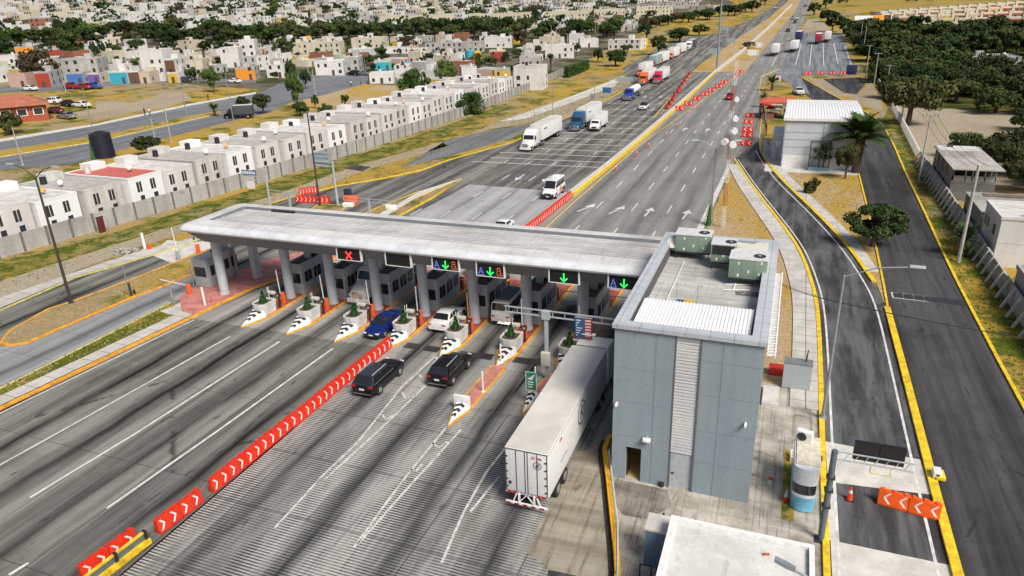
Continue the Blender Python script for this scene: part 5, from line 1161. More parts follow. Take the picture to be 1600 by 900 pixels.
# message gantry over the slip road
t = thing('sign_gantry', 'grey post with an arm carrying two unlit black message panels over the slip road', 'gantry', (3.75, 33.55, .03))
MB().cyl((0, 0, 0), (0, 0, 5.65), .17, .15, 12).build('post', M('gantry_slate', (.13, .17, .19), .5, .2), t, smooth=True); box('base_plate', DMET, t, -.3, .3, -.3, .3, 0, .06)
mb = MB(); [mb.bar((0, 0, z), (3.55, 0, z), .06) for z in (5.15, 5.6)]; [mb.bar((i*.45, 0, 5.15), (i*.45+.22, 0, 5.6), .03) for i in range(8)]; mb.build('arm', METAL, t)
for i in range(2): MB().box(.85+i*1.15, 1.98+i*1.15, .1, .35, 5.25, 6.25).build('message_panel', M('signal_panel', None), t, bevel=.02)
MB().tube([(1.7, 0, 5.15), (1.7, -.1, 4.75), (2.6, -.1, 4.75), (2.6, 0, 5.15)], .03).build('yellow_bar', YDIM, t)
mb = MB(); [mb.box(-.21, .21, -.21, .21, z, z+.08) for z in (2.2, 3.2, 4.0)]; mb.build('clamp', DMET, t)
x, y = G(1461, 748); t = thing('toll_tag_reader', 'white and yellow box on the yellow kerb right of the orange barriers', 'reader box', (x, y, .2)); box('housing', WHT, t, -.2, .25, -.35, .35, 0, .45, bevel=.05); box('yellow_guard', YEL, t, -.05, .45, -.45, .45, 0, .22, bevel=.03); box('screen', BLK, t, -.05, .12, -.36, -.35, .12, .34)
# T-shaped gantry in front of the booths
t = thing('sign_gantry', 'pale grey T-shaped gantry between the box trailer and the pink island tail', 'gantry', (-15.5, 45.6, .17))
MB().box(-.13, .13, -.13, .13, 0, 5.5).build('post', METAL, t, bevel=.02)
mb = MB(); [mb.bar((-3.3, 0, z), (7.1, 0, z), .09) for z in (5.15, 5.6)]; [mb.bar((-3.2+i*.93, 0, 5.15), (-3.2+i*.93, 0, 5.6), .05) for i in range(12)]; mb.box(-.3, .3, -.2, .2, 4.95, 5.6); mb.build('truss', METAL, t)
box('control_box', M('camera_cream', None), t, -.35, .35, -.4, -.13, 1.2, 2.3, bevel=.02)
t = thing('hanging_sign', 'blue and red lettered lane board hanging from the T-shaped gantry', 'sign', (-12.6, 45.5, 4.0)); 
box('board', SIGNB, t, -.65, .05, 0, .04, 0, 1.6); box('board', M('sign_red', (.5, .02, .03), .5), t, .05, .65, 0, .04, 0, 1.6); mb = MB(); [mb.box(.12, .55, -.01, 0, .15+i*.24, .27+i*.24) for i in range(6)]; [mb.box(-.55, -.45+.12*(i % 4), -.01, 0, .15+i*.2, .22+i*.2) for i in range(7)]; mb.build('lettering', WHT, t); box('hanger', METAL, t, -.65, .65, .0, .05, 1.58, 1.66)
for i, (px, py) in enumerate(((920, 498), (788, 505))):
    p = PY(px, py+14, 45.6) ; t = thing('lane_antenna', ['white flat antenna bracket hanging right of the lettered lane board', 'white flat antenna bracket hanging left on the T-shaped gantry'][i], 'antenna', (p[0], 45.6, 4.3), 0, 'antennas on the gantry'); box('panel', WHT, t, -.5, .5, -.2, .2, .0, .06, bevel=.02); box('hanger', METAL, t, -.03, .03, -.03, .03, .06, .9)
x, y = G(836, 640); t = thing('road_sign', 'green sign with a white emblem on a post beside the box trailer', 'road sign', (-15.35, 41.6, .17)); MB().cyl((.3, .1, 0), (.3, .1, 3.0), .05, .05, 8).build('post', WHT, t); box('panel', SIGNG, t, -.4, .42, 0, .05, 1.1, 2.6, bevel=.01)
mb = MB(); mb.add([(-.3, -.012, 2.0), (.3, -.012, 2.45), (.1, -.012, 1.95)], [(0, 1, 2)]); [mb.box(-.25, .2-.06*i, -.012, 0, 1.75-i*.2, 1.83-i*.2) for i in range(3)]; mb.box(-.4, .42, -.008, 0, 1.1, 1.14); mb.box(-.4, .42, -.008, 0, 2.56, 2.6); mb.box(-.4, -.36, -.008, 0, 1.1, 2.6); mb.box(.38, .42, -.008, 0, 1.1, 2.6); mb.build('lettering', WHT, t)
t = thing('motorcycle', 'dark motorcycle with white bags parked at the left of the box trailer', 'motorcycle', (-14.6, 37.6, .03), .35)
for yy in (-.65, .65): wo = MB().cyl((-.06, yy, .32), (.06, yy, .32), .32, .32, 16).build('wheel', RUB, t); MB().cyl((-.065, yy, .32), (.065, yy, .32), .16, .16, 12).build('rim', RIM, wo)
MB().loft([[(x, y_, z) for x, z in ((-.12*f, .4), (.12*f, .4), (.16*f, .75*g), (-.16*f, .75*g))] for y_, f, g in ((-.75, .6, 1.1), (-.1, 1, 1), (.25, 1.2, 1.25), (.55, .5, 1.1))]).build('body', PBK, t, smooth=True)
MB().tube([(-.38, .3, 1.05), (0, .45, .95), (.38, .3, 1.05)], .025).build('handlebar', DMET, t); MB().tube([(0, .65, .32), (0, .42, .95)], .05).build('fork', METAL, t); box('saddle', BLK, t, -.14, .14, -.7, .0, .76, .86, bevel=.04)
for s_ in (1, -1): box('pannier', WHT, t, s_*.16, s_*.36, -.75, -.35, .45, .8, bevel=.04)
# gantries beyond the canopy
x, y, h = HT(424, 330, 276); t = thing('sign_gantry', 'pale sign arm with a lettered board above the exit lane, near the boundary wall', 'gantry', (x, y, 0)); MB().cyl((0, 0, 0), (0, 0, h), .16, .13, 10).build('post', METAL, t)
mb = MB(); [mb.bar((0, 0, h-.1-z), (-4.3, .3, h-.1-z), .08) for z in (0, .5)]; mb.build('arm', METAL, t)
box('board', SIGNB, t, -4.3, -1.7, .1, .16, h+.05, h+.75); mb = MB(); [mb.box(-4.2+i*.3, -4.0+i*.3, .08, .1, h+.2, h+.6) for i in range(8)]; mb.build('lettering', WHT, t); box('small_board', WHT, t, -3.6, -2.3, 0, .06, h-1.9, h-.9)
x, y, h = HT(528, 322, 252); t = thing('sign_gantry', 'tall grey post with a pale backed sign panel facing the oncoming lanes', 'gantry', (x, y, 0)); MB().cyl((0, 0, 0), (0, 0, h), .2, .15, 10).build('post', METAL, t); mb = MB(); [mb.bar((0, 0, h-.2-z), (-3.2, .2, h-.2-z), .1) for z in (0, .6)]; mb.build('arm', METAL, t); box('panel_back', M('sign_back', (.35, .42, .46), .5, .2), t, -3.4, -.7, .25, .32, h-.9, h+1.2); mb = MB(); [mb.box(-3.4, -.7, .18, .25, h-.8+i*.6, h-.72+i*.6) for i in range(4)]; mb.build('stiffener', METAL, t)
x, y, h = HT(579, 340, 311); t = thing('sign_gantry', 'low T-shaped steel gantry on the divider just past the canopy', 'gantry', (x, y, 0)); MB().box(-.13, .13, -.13, .13, 0, h).build('post', METAL, t); mb = MB(); [mb.bar((-4.2, .2, h-z), (4.8, -.2, h-z), .08) for z in (0, .45)]; [mb.bar((-4.2+i, .1, h-.45), (-4.2+i, .1, h), .04) for i in range(10)]; mb.build('truss', METAL, t)
x, y, h = HT(455, 330, 300); t = thing('sign_gantry', 'low steel arm over the exit lane left of the red barriers', 'gantry', (x, y, 0)); MB().box(-.13, .13, -.13, .13, 0, h).build('post', METAL, t); mb = MB(); [mb.bar((-3.6, .2, h-z), (.3, 0, h-z), .08) for z in (0, .4)]; mb.build('arm', METAL, t)
x, y = G(546, 322); t = thing('road_block', 'orange and navy crash cushion beside the exit lane post', 'crash cushion', (x, y, 0)); box('orange_drum', SIGR, t, -1.1, .9, .2, 1.2, 0, 1.4, bevel=.1); box('navy_top', PDB, t, -1.3, -.3, .8, 1.5, .8, 2.3, bevel=.1)
for i, (px, py) in enumerate(((545, 324), (612, 327))):
    x, y = G(px, py); t = thing('concrete_block', ['white concrete block lying in front of the orange crash cushion', 'white concrete block on the divider under the T-shaped gantry'][i], 'block', (x, y, .1), .2, 'white concrete blocks'); box('block', WHT, t, -.8, .8, -.4, .4, 0, .6, bevel=.05)
# left-hand small gates and posts
def post(label, px, py, ty, r, mat, cat='post', nm='marker_post', z=0):
    x, y, h = HT(px, py, ty); t = thing(nm, label, cat, (x, y, z)); MB().cyl((0, 0, 0), (0, 0, h), r, r, 10).build('post', mat, t); MB().cyl((0, 0, 0), (0, 0, .05), r*2, r*2, 8).build('foot', mat, t); return t
post('thick white post at the end of the rubble-strewn pavement', 227, 390, 364, .17, WHT); post('slender white post at the corner of the pink walkway', 321, 479, 449, .11, WHT)
post('dark pipe post between the concrete lane and the narrow verge', 271, 474, 448, .12, GALV); post('dark pipe post on the grassy left verge', 206, 464, 442, .11, DMET); post('short dark stub beside the pipe post on the left verge', 211, 461, 453, .12, BLK)
post('thin grey mast on the left verge behind the pipe posts', 202, 457, 413, .05, GALV); post('thin dark pole left of the pale booth', 304, 452, 415, .05, GALV); post('thin red stub on the pink walkway', 331, 476, 465, .05, CONE); post('thick steel pole behind the pale booth', 372, 432, 383, .16, GALV, 'pole')
x, y = G(276, 462); 
def gate(label, px, py, mat, dx, dy, Lb, up=False, grp='lane barriers on the left service lanes'):
    x, y = G(px, py); t = thing('barrier_gate', label, 'barrier gate', (x, y, .03), 0, grp); box('cabinet', mat, t, -.18, .18, -.18, .18, 0, 1.25, bevel=.03)
    MB().bar((0, 0, 1.1), (dx*Lb, dy*Lb, 4.0 if up else 1.15), .07, .09).build('boom', WHT, t); return t
gate('orange barrier cabinet with a white boom lying across the narrow concrete lane', 297, 462, SIGR, -1, .1, 4.2); gate('blue-grey barrier cabinet with its striped boom raised on the far left lane', 280, 408, M('cab_bluegrey', (.35, .42, .48), .5), -.15, .1, 2.2, True)
gate('orange-red barrier cabinet on the left edge of the far exit lane', 311, 397, SIGR, -.1, .1, .3, True); x, y = G(234, 389)
t = thing('traffic_cone', 'orange cone beside the thick white post', 'traffic cone', (x, y, .05)); MB().cyl((0, 0, 0), (0, 0, .9), .22, .03, 12).build('cone', CONE, t); box('base', CONE, t, -.28, .28, -.28, .28, 0, .04)
rr = random.Random(3); x, y = G(195, 394); t = thing('rubble_heap', 'grey heap of broken concrete on the pale pavement at left', 'rubble', (x, y, .05)); mb = MB()
for i in range(60):
    a, r_ = rr.uniform(0, 6.28), rr.uniform(0, 1.9)**1; s_ = rr.uniform(.08, .25); c = (math.cos(a)*r_, math.sin(a)*r_*.7, rr.uniform(0, .25)*(2-r_)); mb.bar((c[0]-s_, c[1], c[2]), (c[0]+s_, c[1]+rr.uniform(-.2, .2), c[2]+rr.uniform(-.1, .15)), s_*1.2, s_*.8)
mb.build('debris', CONC, t)
# roadside signboards
for px, py, ty, w_, lb, mt_ in ((948, 153, 137, 2.6, 'blue-grey signboard on two legs on the dirt verge', SIGNB), (925, 166, 147, 1.0, 'small grey sign left of the two-legged signboard', GALV), (975, 133, 121, 6.0, 'wide green-grey directional sign beside the lamp posts', M('sign_back', None))):
    x, y, h = HT(px, py, ty); t = thing('road_sign', lb, 'road sign', (x, y, 0)); [MB().cyl((a, 0, 0), (a, 0, h), .07, .07, 6).build('leg', GALV, t) for a in (-w_*.35, w_*.35)]; box('panel', mt_, t, -w_/2, w_/2, -.06, 0, h*.5, h+.1)
for i, (px, py, w_) in enumerate(((1133, 53, 9), (1141, 74, 8), (1115, 92, 10), (1175, 95, 9), (1185, 82, 6))):
    x, y = GT(px, py); z = terr(x, y); t = thing('road_sign', ['blue-grey sign over the far left carriageway, highest of three', 'grey sign panel beside the far median, middle of three', 'wide grey sign low beside the high-mast light', 'white sign panel in the median right of the high-mast light', 'small white square sign above the white panel in the median'][i], 'road sign', (x, y, z)); box('panel', M('sign_back', None) if i < 3 else WHT, t, -w_/4, w_/4, 0, .1, 2, 4.2); [MB().cyl((a, 0, 0), (a, 0, 4), .09, .09, 6).build('leg', GALV, t) for a in (-w_/5, w_/5)]
# radio mast with drum antennas
x, y, h = HT(1129, 356, 92); t = thing('radio_mast', 'red and white lattice radio mast with white drum antennas behind the office', 'mast', (x, y, 0))
RDM = M('mast_red', (.42, .05, .035), .6)
nseg = 7
for s_ in range(nseg):
    mb = MB(); z0, z1 = h*s_/nseg, h*(s_+1)/nseg; cs = [(.27*math.cos(a), .27*math.sin(a)) for a in (.5, .5+2.094, .5+4.189)]
    for i in range(3):
        a, b__ = cs[i], cs[(i+1) % 3]; mb.bar((a[0], a[1], z0), (a[0], a[1], z1), .04)
        k_ = int((z1-z0)/.7)
        for j in range(k_):
            za = z0+(z1-z0)*j/k_; zb_ = z0+(z1-z0)*(j+1)/k_
            mb.bar((a[0], a[1], za), (b__[0], b__[1], zb_), .02); mb.bar((a[0], a[1], za), (b__[0], b__[1], za), .02)
    mb.build('lattice_section', RDM if s_ % 2 else WHT, t)
for z, s_, r_ in ((h*.60, .45, .36), (h*.535, -.45, .4), (h*.52, .4, .4), (h*.67, .45, .33), (h*.78, .4, .28)):
    d = MB().cyl((s_, -.2, z), (s_*1.25, -.75, z), r_, r_, 24).build('drum_antenna', WHT, t, smooth=True)
# utility poles
def upole(label, bx, by, ty, cross=True, r=.14, group='utility poles beside the scrubland', mat=None):
    x, y, h = HT(bx, by, ty); z = terr(x, y)
    t = thing('utility_pole', label, 'utility pole', (x, y, z), 0, group); MB().cyl((0, 0, 0), (0, 0, h), r, r*.7, 8).build('pole', mat or CONC, t)
    if cross:
        box('crossarm', mat or CONC, t, -1.1, 1.1, -.06, .06, h-.35, h-.22); mb = MB(); [mb.cyl((a, 0, h-.22), (a, 0, h+.02), .05, .05, 6) for a in (-1, -.5, .5, 1)]; mb.build('insulator', DMET, t)
    return (x, y, z+h-.1)
tops = [upole('concrete utility pole with crossarm, '+lb, *q) for q, lb in (((1352, 122, 70), 'farthest of the five beside the scrubland'), ((1365, 135, 82), 'fourth from the near end beside the scrubland'), ((1386, 132, 101), 'third from the near end beside the scrubland'), ((1408, 190, 131), 'leaning over the mesquite tree trunk'), ((1435, 285, 179), 'nearest the grey unfinished house'))]
ptl = HT(1497, 410, 258); upole('thick plain concrete pole beside the palm and the white house', 1497, 410, 258, False, .2)
upole('thin pole at the left side of the scrub behind the truck lot', 1346, 98, 48, False, .12); upole('second thin pole beside the scrub behind the truck lot', 1340, 92, 46, False, .12)
tops.append((ptl[0], ptl[1], ptl[2]-.1))
def cable(name, label, pts, sag=.6, r=.02, offs=(0,)):
    t = thing(name, label, 'cable', (0, 0, 0), 0, 'overhead cables'); 
    for o_ in offs:
        mb = MB()
        for a, b__ in zip(pts, pts[1:]):
            P_ = [tuple(Vector(a).lerp(Vector(b__), i/10)+Vector((o_, 0, -sag*4*(i/10)*(1-i/10)))) for i in range(11)]; mb.tube(P_, r, 4)
        mb.build('wire', RUB, t)
cable('power_line', 'three sagging wires strung between the concrete poles beside the scrubland', tops, .9, .022, (-.9, 0, .9))
cable('power_line', 'two black cables crossing low over the slip road and side road', [tuple(G(1190, 432, 7))+(7,), tuple(G(1290, 468, 7))+(7,), tuple(G(1640, 535, 6.5))+(6.5,)], .15, .02, (0, .35))
# town poles
for i, (bx, by, ty) in enumerate(((152, 232, 138), (103, 143, 92), (166, 151, 117), (268, 222, 153), (365, 190, 114), (242, 215, 184), (292, 181, 134), (36, 258, 200), (432, 108, 68), (484, 132, 97), (571, 108, 78), (660, 95, 68), (625, 168, 134), (493, 148, 108), (740, 60, 28), (930, 60, 28), (560, 88, 60), (862, 98, 40), (1046, 40, 20), (914, 40, 22), (310, 130, 84), (180, 90, 60), (225, 60, 40), (270, 66, 45), (150, 55, 35))):
    x, y, h = HT(bx, by, ty); zz = GT(bx, by); x, y = zz; d0 = math.hypot(*G(bx, by)); d1 = math.hypot(x, y); h *= d1/d0
    lb = 'slim grey street pole, '+['tall one beside the black water tank', 'left of the grey flat house', 'beside the purple-flowered wall', 'with a lamp arm beside the avenue', 'beside the dark box truck', 'short one on the avenue median', 'in the grass by the dirt clearing', 'at the left edge by the avenue', 'left of the street junction', 'beside the corner tree group', 'at the street junction', 'above the leafy tree group', 'on the plot behind the row houses', 'at the corner of the town plot', 'before the cream apartments', 'far off left of the highway', 'above the junction', 'tall one before the low white roofs', 'far off near the highway', 'far off among the dark trees', 'before the white walls above the avenue', 'among the trees at far left', 'highest at far left', 'among the dark tree belt', 'at the top left among roofs'][i]
    lamp(lb, x, y, h, (0,) if i in (3, 6, 2, 10, 16, 1) else (), CONC if i % 2 else GALV, .13, rise=.3, alen=1.6, group='poles in the town')
# ================================================================== HOUSES
WPN = [road_mat('render_white', (.66, .655, .635), (.74, .735, .72), (.40, .38, .35), streak=.3, roadvec=(1, 1, .25), patch=.35),
       road_mat('render_cream', (.60, .55, .42), (.68, .63, .50), (.40, .36, .28), streak=.3, roadvec=(1, 1, .25), patch=.35),
       road_mat('render_grey', (.40, .395, .38), (.50, .49, .475), (.22, .215, .2), streak=.35, roadvec=(1, 1, .3), patch=.5)]
HC = {'white': WPN[0], 'cream': WPN[1], 'grey': WPN[2], 'ochre': M('render_ochre', (.60, .38, .05), .85, var=.12), 'turquoise': M('render_turquoise', (.04, .36, .46), .85, var=.12),
      'brown': M('render_brown', (.13, .065, .04), .9, var=.2), 'purple': M('render_purple', (.16, .10, .38), .85, var=.12), 'red': M('render_red', (.36, .05, .03), .85, var=.2),
      'pink': M('render_pink', (.50, .34, .28), .85, var=.12), 'blue': M('render_blue', (.06, .16, .42), .85, var=.1), 'orange': M('render_orange', (.70, .26, .03), .85, var=.1), 'brick': M('brick_brown', (.30, .12, .07), .9, var=.25, scale=4),
      'pale green': M('render_green', (.45, .50, .36), .85, var=.1), 'beige': M('render_beige', (.52, .45, .35), .85, var=.12)}
ROOFC = road_mat('flat_roof_grey', (.40, .385, .36), (.52, .50, .47), (.2, .19, .175), streak=.45, roadvec=(1, 1, 1), patch=.9)
ROOFR = M('flat_roof_red', (.50, .13, .10), .85, var=.15, scale=1)
ROOFW = M('flat_roof_pale', (.58, .57, .54), .85, var=.2, scale=.7)
WIN = M('house_window', (.035, .04, .045), .25, var=.2); DOOR = M('house_door', (.09, .06, .045), .7, var=.3)
TANKB = M('water_tank_black', (.02, .02, .022), .5); TANKW = M('water_tank_white', (.6, .6, .58), .6)
# row houses by the boundary wall
def rowhouse(roofm, wallm, seed, dish=True):
    rd = random.Random(seed); t = thing('row_house', '', 'house'); D, Wd, Hh = 13.5, 5.85, 5.2
    wl = box('wall', wallm, t, -D, 0, 0, Wd, -.6, Hh-.12); rf = box('roof', roofm, t, -D+.12, -.12, .12, Wd-.12, Hh-.13, Hh-.02)
    mb = MB(); mb.box(-D, 0, -.06, .14, Hh-.13, Hh+.1); mb.box(-D, 0, Wd-.14, Wd+.06, Hh-.13, Hh+.1); mb.box(-D, -D+.14, .14, Wd-.14, Hh-.13, Hh+.1); mb.box(-.14, .02, .14, Wd-.14, Hh-.13, Hh+.06); mb.build('parapet', wallm, t)
    for yc in (1.6, 4.0): MB().box(-.02, .03, yc-.42, yc+.42, 2.95, 4.45).build('window', WIN, t); MB().box(.03, .06, yc-.03, yc+.03, 2.95, 4.45).build('window_bar', WHT, t)
    for yc in (1.8, 4.2): MB().box(-.02, .03, yc-.36, yc+.36, 1.6, 2.4).build('window', WIN, t)
    box('stair_head', wallm, t, -D+.3, -D+2.6, Wd-3.2, Wd-.6, Hh-.1, Hh+1.0)
    box('recess', M('recess_wall', (.30, .27, .25), .9), t, -D*.8, -1.3, Wd, Wd+.6, -.6, Hh-.7)
    if dish:
        x = -rd.uniform(1.2, 6); y = rd.uniform(1, 5); d = MB().cyl((x, y, Hh+.55), (x+.18, y-.18, Hh+.68), .38, .34, 14).build('satellite_dish', rd.choice([WHT, M('dish_orange', (.6, .3, .08), .6)]), t); MB().cyl((x, y, Hh-.05), (x, y, Hh+.6), .03, .03, 6).build('mount', DMET, d)
        MB().cyl((-D+3.5, 1.4, Hh-.02), (-D+3.5, 1.4, Hh+1.0), .45, .42, 12).build('water_tank', TANKB if rd.random() < .5 else TANKW, t, smooth=True)
    return t
BRW = road_mat('row_house_wall', (.66, .65, .63), (.74, .73, .715), (.42, .37, .33), streak=.3, roadvec=(1, 1, .2), patch=.45)
BRW2 = road_mat('row_house_wall_stained', (.56, .54, .51), (.68, .665, .64), (.33, .28, .24), streak=.5, roadvec=(2, 2, .15), patch=.9)
BRI = M('bright_white_wall', (.78, .79, .80), .8, var=.05)
pr = [Placer(rowhouse(ROOFC, BRW, 1)), Placer(rowhouse(ROOFC, BRW, 2)), Placer(rowhouse(ROOFW, BRW, 3, False)), Placer(rowhouse(ROOFC, BRW2, 8)), Placer(rowhouse(ROOFW, BRI, 12)), Placer(rowhouse(ROOFC, BRW2, 15))]; prr = Placer(rowhouse(ROOFR, BRI, 5))
def fx(y):                                        # facade line
    P_ = [(30, -91.5), (60, -89.8), (80, -88.2), (100, -86.5), (125, -84.3), (150, -84.6), (180, -84.6), (240, -86)]
    for (a, b__), (c, d) in zip(P_, P_[1:]):
        if y <= c: return b__+(d-b__)*(y-a)/(c-a)
    return -86
for i in range(28):
    y = 41.6+6.42*i
    if i == 5: prr((fx(y)+.7, y, .12), -.04, 1, 'bright white row house with the only red roof, behind the grey boundary wall', 'row houses behind the boundary wall'); continue
    pr[(i*7+i//3) % 6]((fx(y)+rdj.uniform(-.35, .35), y, rdj.uniform(-.3, .3)), -.04 if y < 125 else 0, 1, 'pale flat-roofed row house behind the wall, %s %s the red-roofed one' % (ordw(abs(i-5)-1), 'before' if i < 5 else 'beyond'), 'row houses behind the boundary wall')
# boundary wall
wp = [(-96, 15), (-88.6, 53.7), (-85.6, 75), (-83.2, 94.1), (-80.6, 131.5), (-80, 182), (-82, 225), (-86.5, 283)]
t = thing('boundary_wall', 'long grey precast concrete boundary wall in front of the row houses', 'wall', (0, 0, 0)); mb = MB(); pd = densify(wp, 3.0); strip(mb, pd, .12, -.2, 2.45)
mb.build('panel', road_mat('precast_wall', (.37, .365, .35), (.47, .465, .45), (.2, .195, .185), streak=.35, roadvec=(1, 1, .2), patch=.6), t)
for i, p in enumerate(pd[:100]): MB().box(p[0]-.05, p[0]+.17, p[1]-.13, p[1]+.13, -.2, 2.5).build('post', M('post_dark_concrete', (.17, .165, .155), .9, var=.2), t)
x, y = G(160, 363); t = thing('gate', 'narrow dark red door set in the grey boundary wall', 'door', (x+.1, y, 0), -.14); box('leaf', M('maroon_door', (.10, .015, .012), .7), t, -.05, .1, -.45, .45, 0, 2.1); box('frame', DMET, t, -.06, .08, -.52, .52, 2.1, 2.2)
# general town house
def make_house(L, D, H, wall, roofm, seed, parent_label='', detail=2):
    rd = random.Random(seed); wp_ = rd.uniform(.35, .75); t = thing('town_house', parent_label, 'house')
    # front face along local x (0..L) at y=0, body behind it (+y)
    two = H > 4.2
    box('wall', wall, t, 0, L, 0, D, -2.5, H-.25)
    MB().box(.12, L-.12, .12, D-.12, H-.26, H-.16).build('roof', roofm, t)
    mb = MB(); mb.box(0, L, -.04, .16, H-.26, H+.1); mb.box(0, L, D-.16, D+.04, H-.26, H+.1); mb.box(0, .16, .16, D-.16, H-.26, H+.1); mb.box(L-.16, L, .16, D-.16, H-.26, H+.1); mb.build('parapet', wall if rd.random() < .7 else WPN[0], t)
    nW = max(1, int(L/2.6)); rows_ = ([(.9, 2.1)] if not two else [(.9, 2.1), (3.3, 4.6)])+([(6.2, 7.4)] if H > 7.5 else [])
    for r_, (a, c) in enumerate(rows_):
        for i in range(nW):
            x = (i+.5)*L/nW
            if r_ == 0 and i == nW//2: MB().box(x-.5, x+.5, -.05, 0, 0, 2.15).build('door', DOOR, t); continue
            if rd.random() < wp_: ww = rd.uniform(.32, .6); MB().box(x-ww, x+ww, -.04, 0, a, c).build('window', WIN, t)
        for i in range(max(1, int(D/3.2))):
            y = (i+.5)*D/max(1, int(D/3.2)); MB().box(L, L+.04, y-.4, y+.4, a, c).build('window', WIN, t) if rd.random() < wp_ else None
    if rd.random() < .7:
        x, y = rd.uniform(1, L-1), rd.uniform(1.5, D-1.5); MB().cyl((x, y, H-.16), (x, y, H+.95), .5, .48, 12).build('water_tank', TANKB if rd.random() < .5 else TANKW, t, smooth=True)
    if rd.random() < .6: x = rd.uniform(.5, L-3); box('roof_room', wall, t, x, x+2.4, D*.55, D*.55+2.2, H-.16, H+rd.uniform(.9, 2.1))
    return t
ORI = {}
def pxhouse(px0, px1, by, ty, col, label, D=9, roofm=None, cat='house', seed=None, wins=True):
    a, b__ = GT(px0, by), GT(px1, by); a = Vector((a[0], a[1])); b__ = Vector((b__[0], b__[1])); mid_ = (a+b__)/2
    # height from the photograph at the true (terrain) distance
    cpx = (px0+px1)/2; z0 = terr(*mid_); lo, hi = 0, 30
    for _ in range(30):
        m_ = (lo+hi)/2; v = (mid_.x, mid_.y, z0+m_-CAMH); py = 450+F*(AX[1]*v[0]+AY[1]*v[1]+AZ[1]*v[2])/(AX[2]*v[0]+AY[2]*v[1]+AZ[2]*v[2])
        if py > ty: lo = m_
        else: hi = m_
    H = max(2.6, min(lo, 14)); L = max(3.5, (b__-a).length)
    vivid = col in ('red', 'blue', 'purple', 'turquoise', 'ochre', 'orange', 'brown', 'brick')
    t = make_house(L, D, H, WPN[(px0+px1) % 3] if vivid else HC[col], roofm or (ROOFC if (px0*7+px1) % 3 else ROOFW), seed or int(px0*3+px1)); t['label'] = label; t['category'] = cat
    if vivid: MB().box(.1, L-.1, -.03, 0, 0, H-.45).build('painted_front', HC[col], t)
    t.location = (a.x, a.y, min(terr(a.x, a.y), terr(b__.x, b__.y))); t.rotation_euler = (0, 0, math.atan2(b__.y-a.y, b__.x-a.x))
    OCC.append((mid_.x, mid_.y+4, max(L, D)*.6)); return t
OCC = []
TREESPOT = []
for q in ((2, 30, 112, 86, 'white', 'white house with a grey base at the far left edge above the street'), (16, 44, 137, 114, 'pink', 'pink-beige house at the left end of the town street'), (58, 82, 137, 112, 'red', 'dark red fronted house behind the brown tree on the town street'),
          (92, 158, 128, 91, 'grey', 'grey flat two-storey house with a white roof edge at left'), (106, 133, 132, 113, 'blue', 'low house with a blue awning behind the red cars'), (134, 158, 130, 114, 'purple', 'purple fronted house beside pink blossom'),
          (173, 202, 131, 111, 'turquoise', 'turquoise fronted house on the town street'), (203, 219, 131, 111, 'brown', 'dark brown fronted house right of the turquoise one'), (220, 236, 131, 112, 'beige', 'low open-fronted house left of the tall white house'),
          (226, 262, 127, 77, 'white', 'tall white blank-sided house above the dirt clearing'), (263, 277, 129, 92, 'brown', 'narrow brown and beige house right of the tall white house'), (264, 279, 130, 113, 'ochre', 'low front with a bright ochre garage door'), (290, 320, 120, 93, 'cream', 'cream house with a red roof awning beside the tall palm'),
          (347, 376, 106, 74, 'white', 'white house with a red balcony above the orange shop'), (370, 400, 125, 105, 'orange', 'orange shop front at the corner of the town street'), (378, 402, 98, 62, 'white', 'white two-storey house with two windows left of the junction'),
          (418, 445, 122, 101, 'white', 'small white house with a dark doorway left of the garage row'), (494, 538, 118, 95, 'white', 'long low white garage row with two dark doors'), (541, 562, 113, 88, 'grey', 'plain grey block-walled house right of the garage row'), (586, 612, 110, 95, 'turquoise', 'teal and brick coloured stall by the junction'),
          (617, 640, 121, 102, 'white', 'white house with a green panel left of the leafy tree'), (578, 616, 131, 114, 'white', 'low white graffitied building at the street corner'), (722, 746, 127, 104, 'white', 'white house right of the leafy trees'), (773, 798, 133, 108, 'ochre', 'ochre house with a balcony near the wall end'),
          (457, 532, 84, 65, 'cream', 'long cream two-storey terrace with many windows'), (550, 602, 76, 58, 'cream', 'cream two-storey terrace right of the long one'), (603, 640, 84, 73, 'white', 'white house right of the cream terraces'), (545, 580, 88, 76, 'white', 'white two-storey house in front of the cream terraces'),
          (757, 800, 75, 58, 'white', 'white house left of the low grey roofs'), (765, 790, 97, 79, 'red', 'red fronted white house by the silver car'), (803, 848, 141, 104, 'white', 'modern white house with a tower wall at the end of the boundary wall'), (852, 897, 91, 70, 'white', 'white house with a big dark opening'),
          (906, 935, 74, 60, 'white', 'white house with blue windows near the highway'), (950, 1000, 78, 62, 'white', 'long white low house beside the hedge near the truck queue'), (838, 868, 52, 40, 'cream', 'cream two-storey house beyond the palm'), (640, 668, 92, 76, 'brick', 'brick-toned house among trees in mid town'),
          (812, 846, 104, 90, 'grey', 'grey low house left of the palm'), (0, 22, 66, 48, 'white', 'white house at the left edge by the dark trees'), (20, 45, 62, 52, 'ochre', 'yellow house in front of the dark trees at left'), (46, 62, 64, 57, 'turquoise', 'small teal house beside the yellow one'), (48, 80, 42, 27, 'brick', 'red-brown roofed house among the dark trees'),
          (28, 58, 96, 72, 'orange', 'rust-orange house behind the brown tree'), (55, 100, 92, 76, 'red', 'long dark red house behind the brown tree'), (165, 190, 68, 58, 'beige', 'beige house below the dark tree belt'), (430, 456, 72, 60, 'white', 'white house left of the long cream terrace')):
    pxhouse(*q)
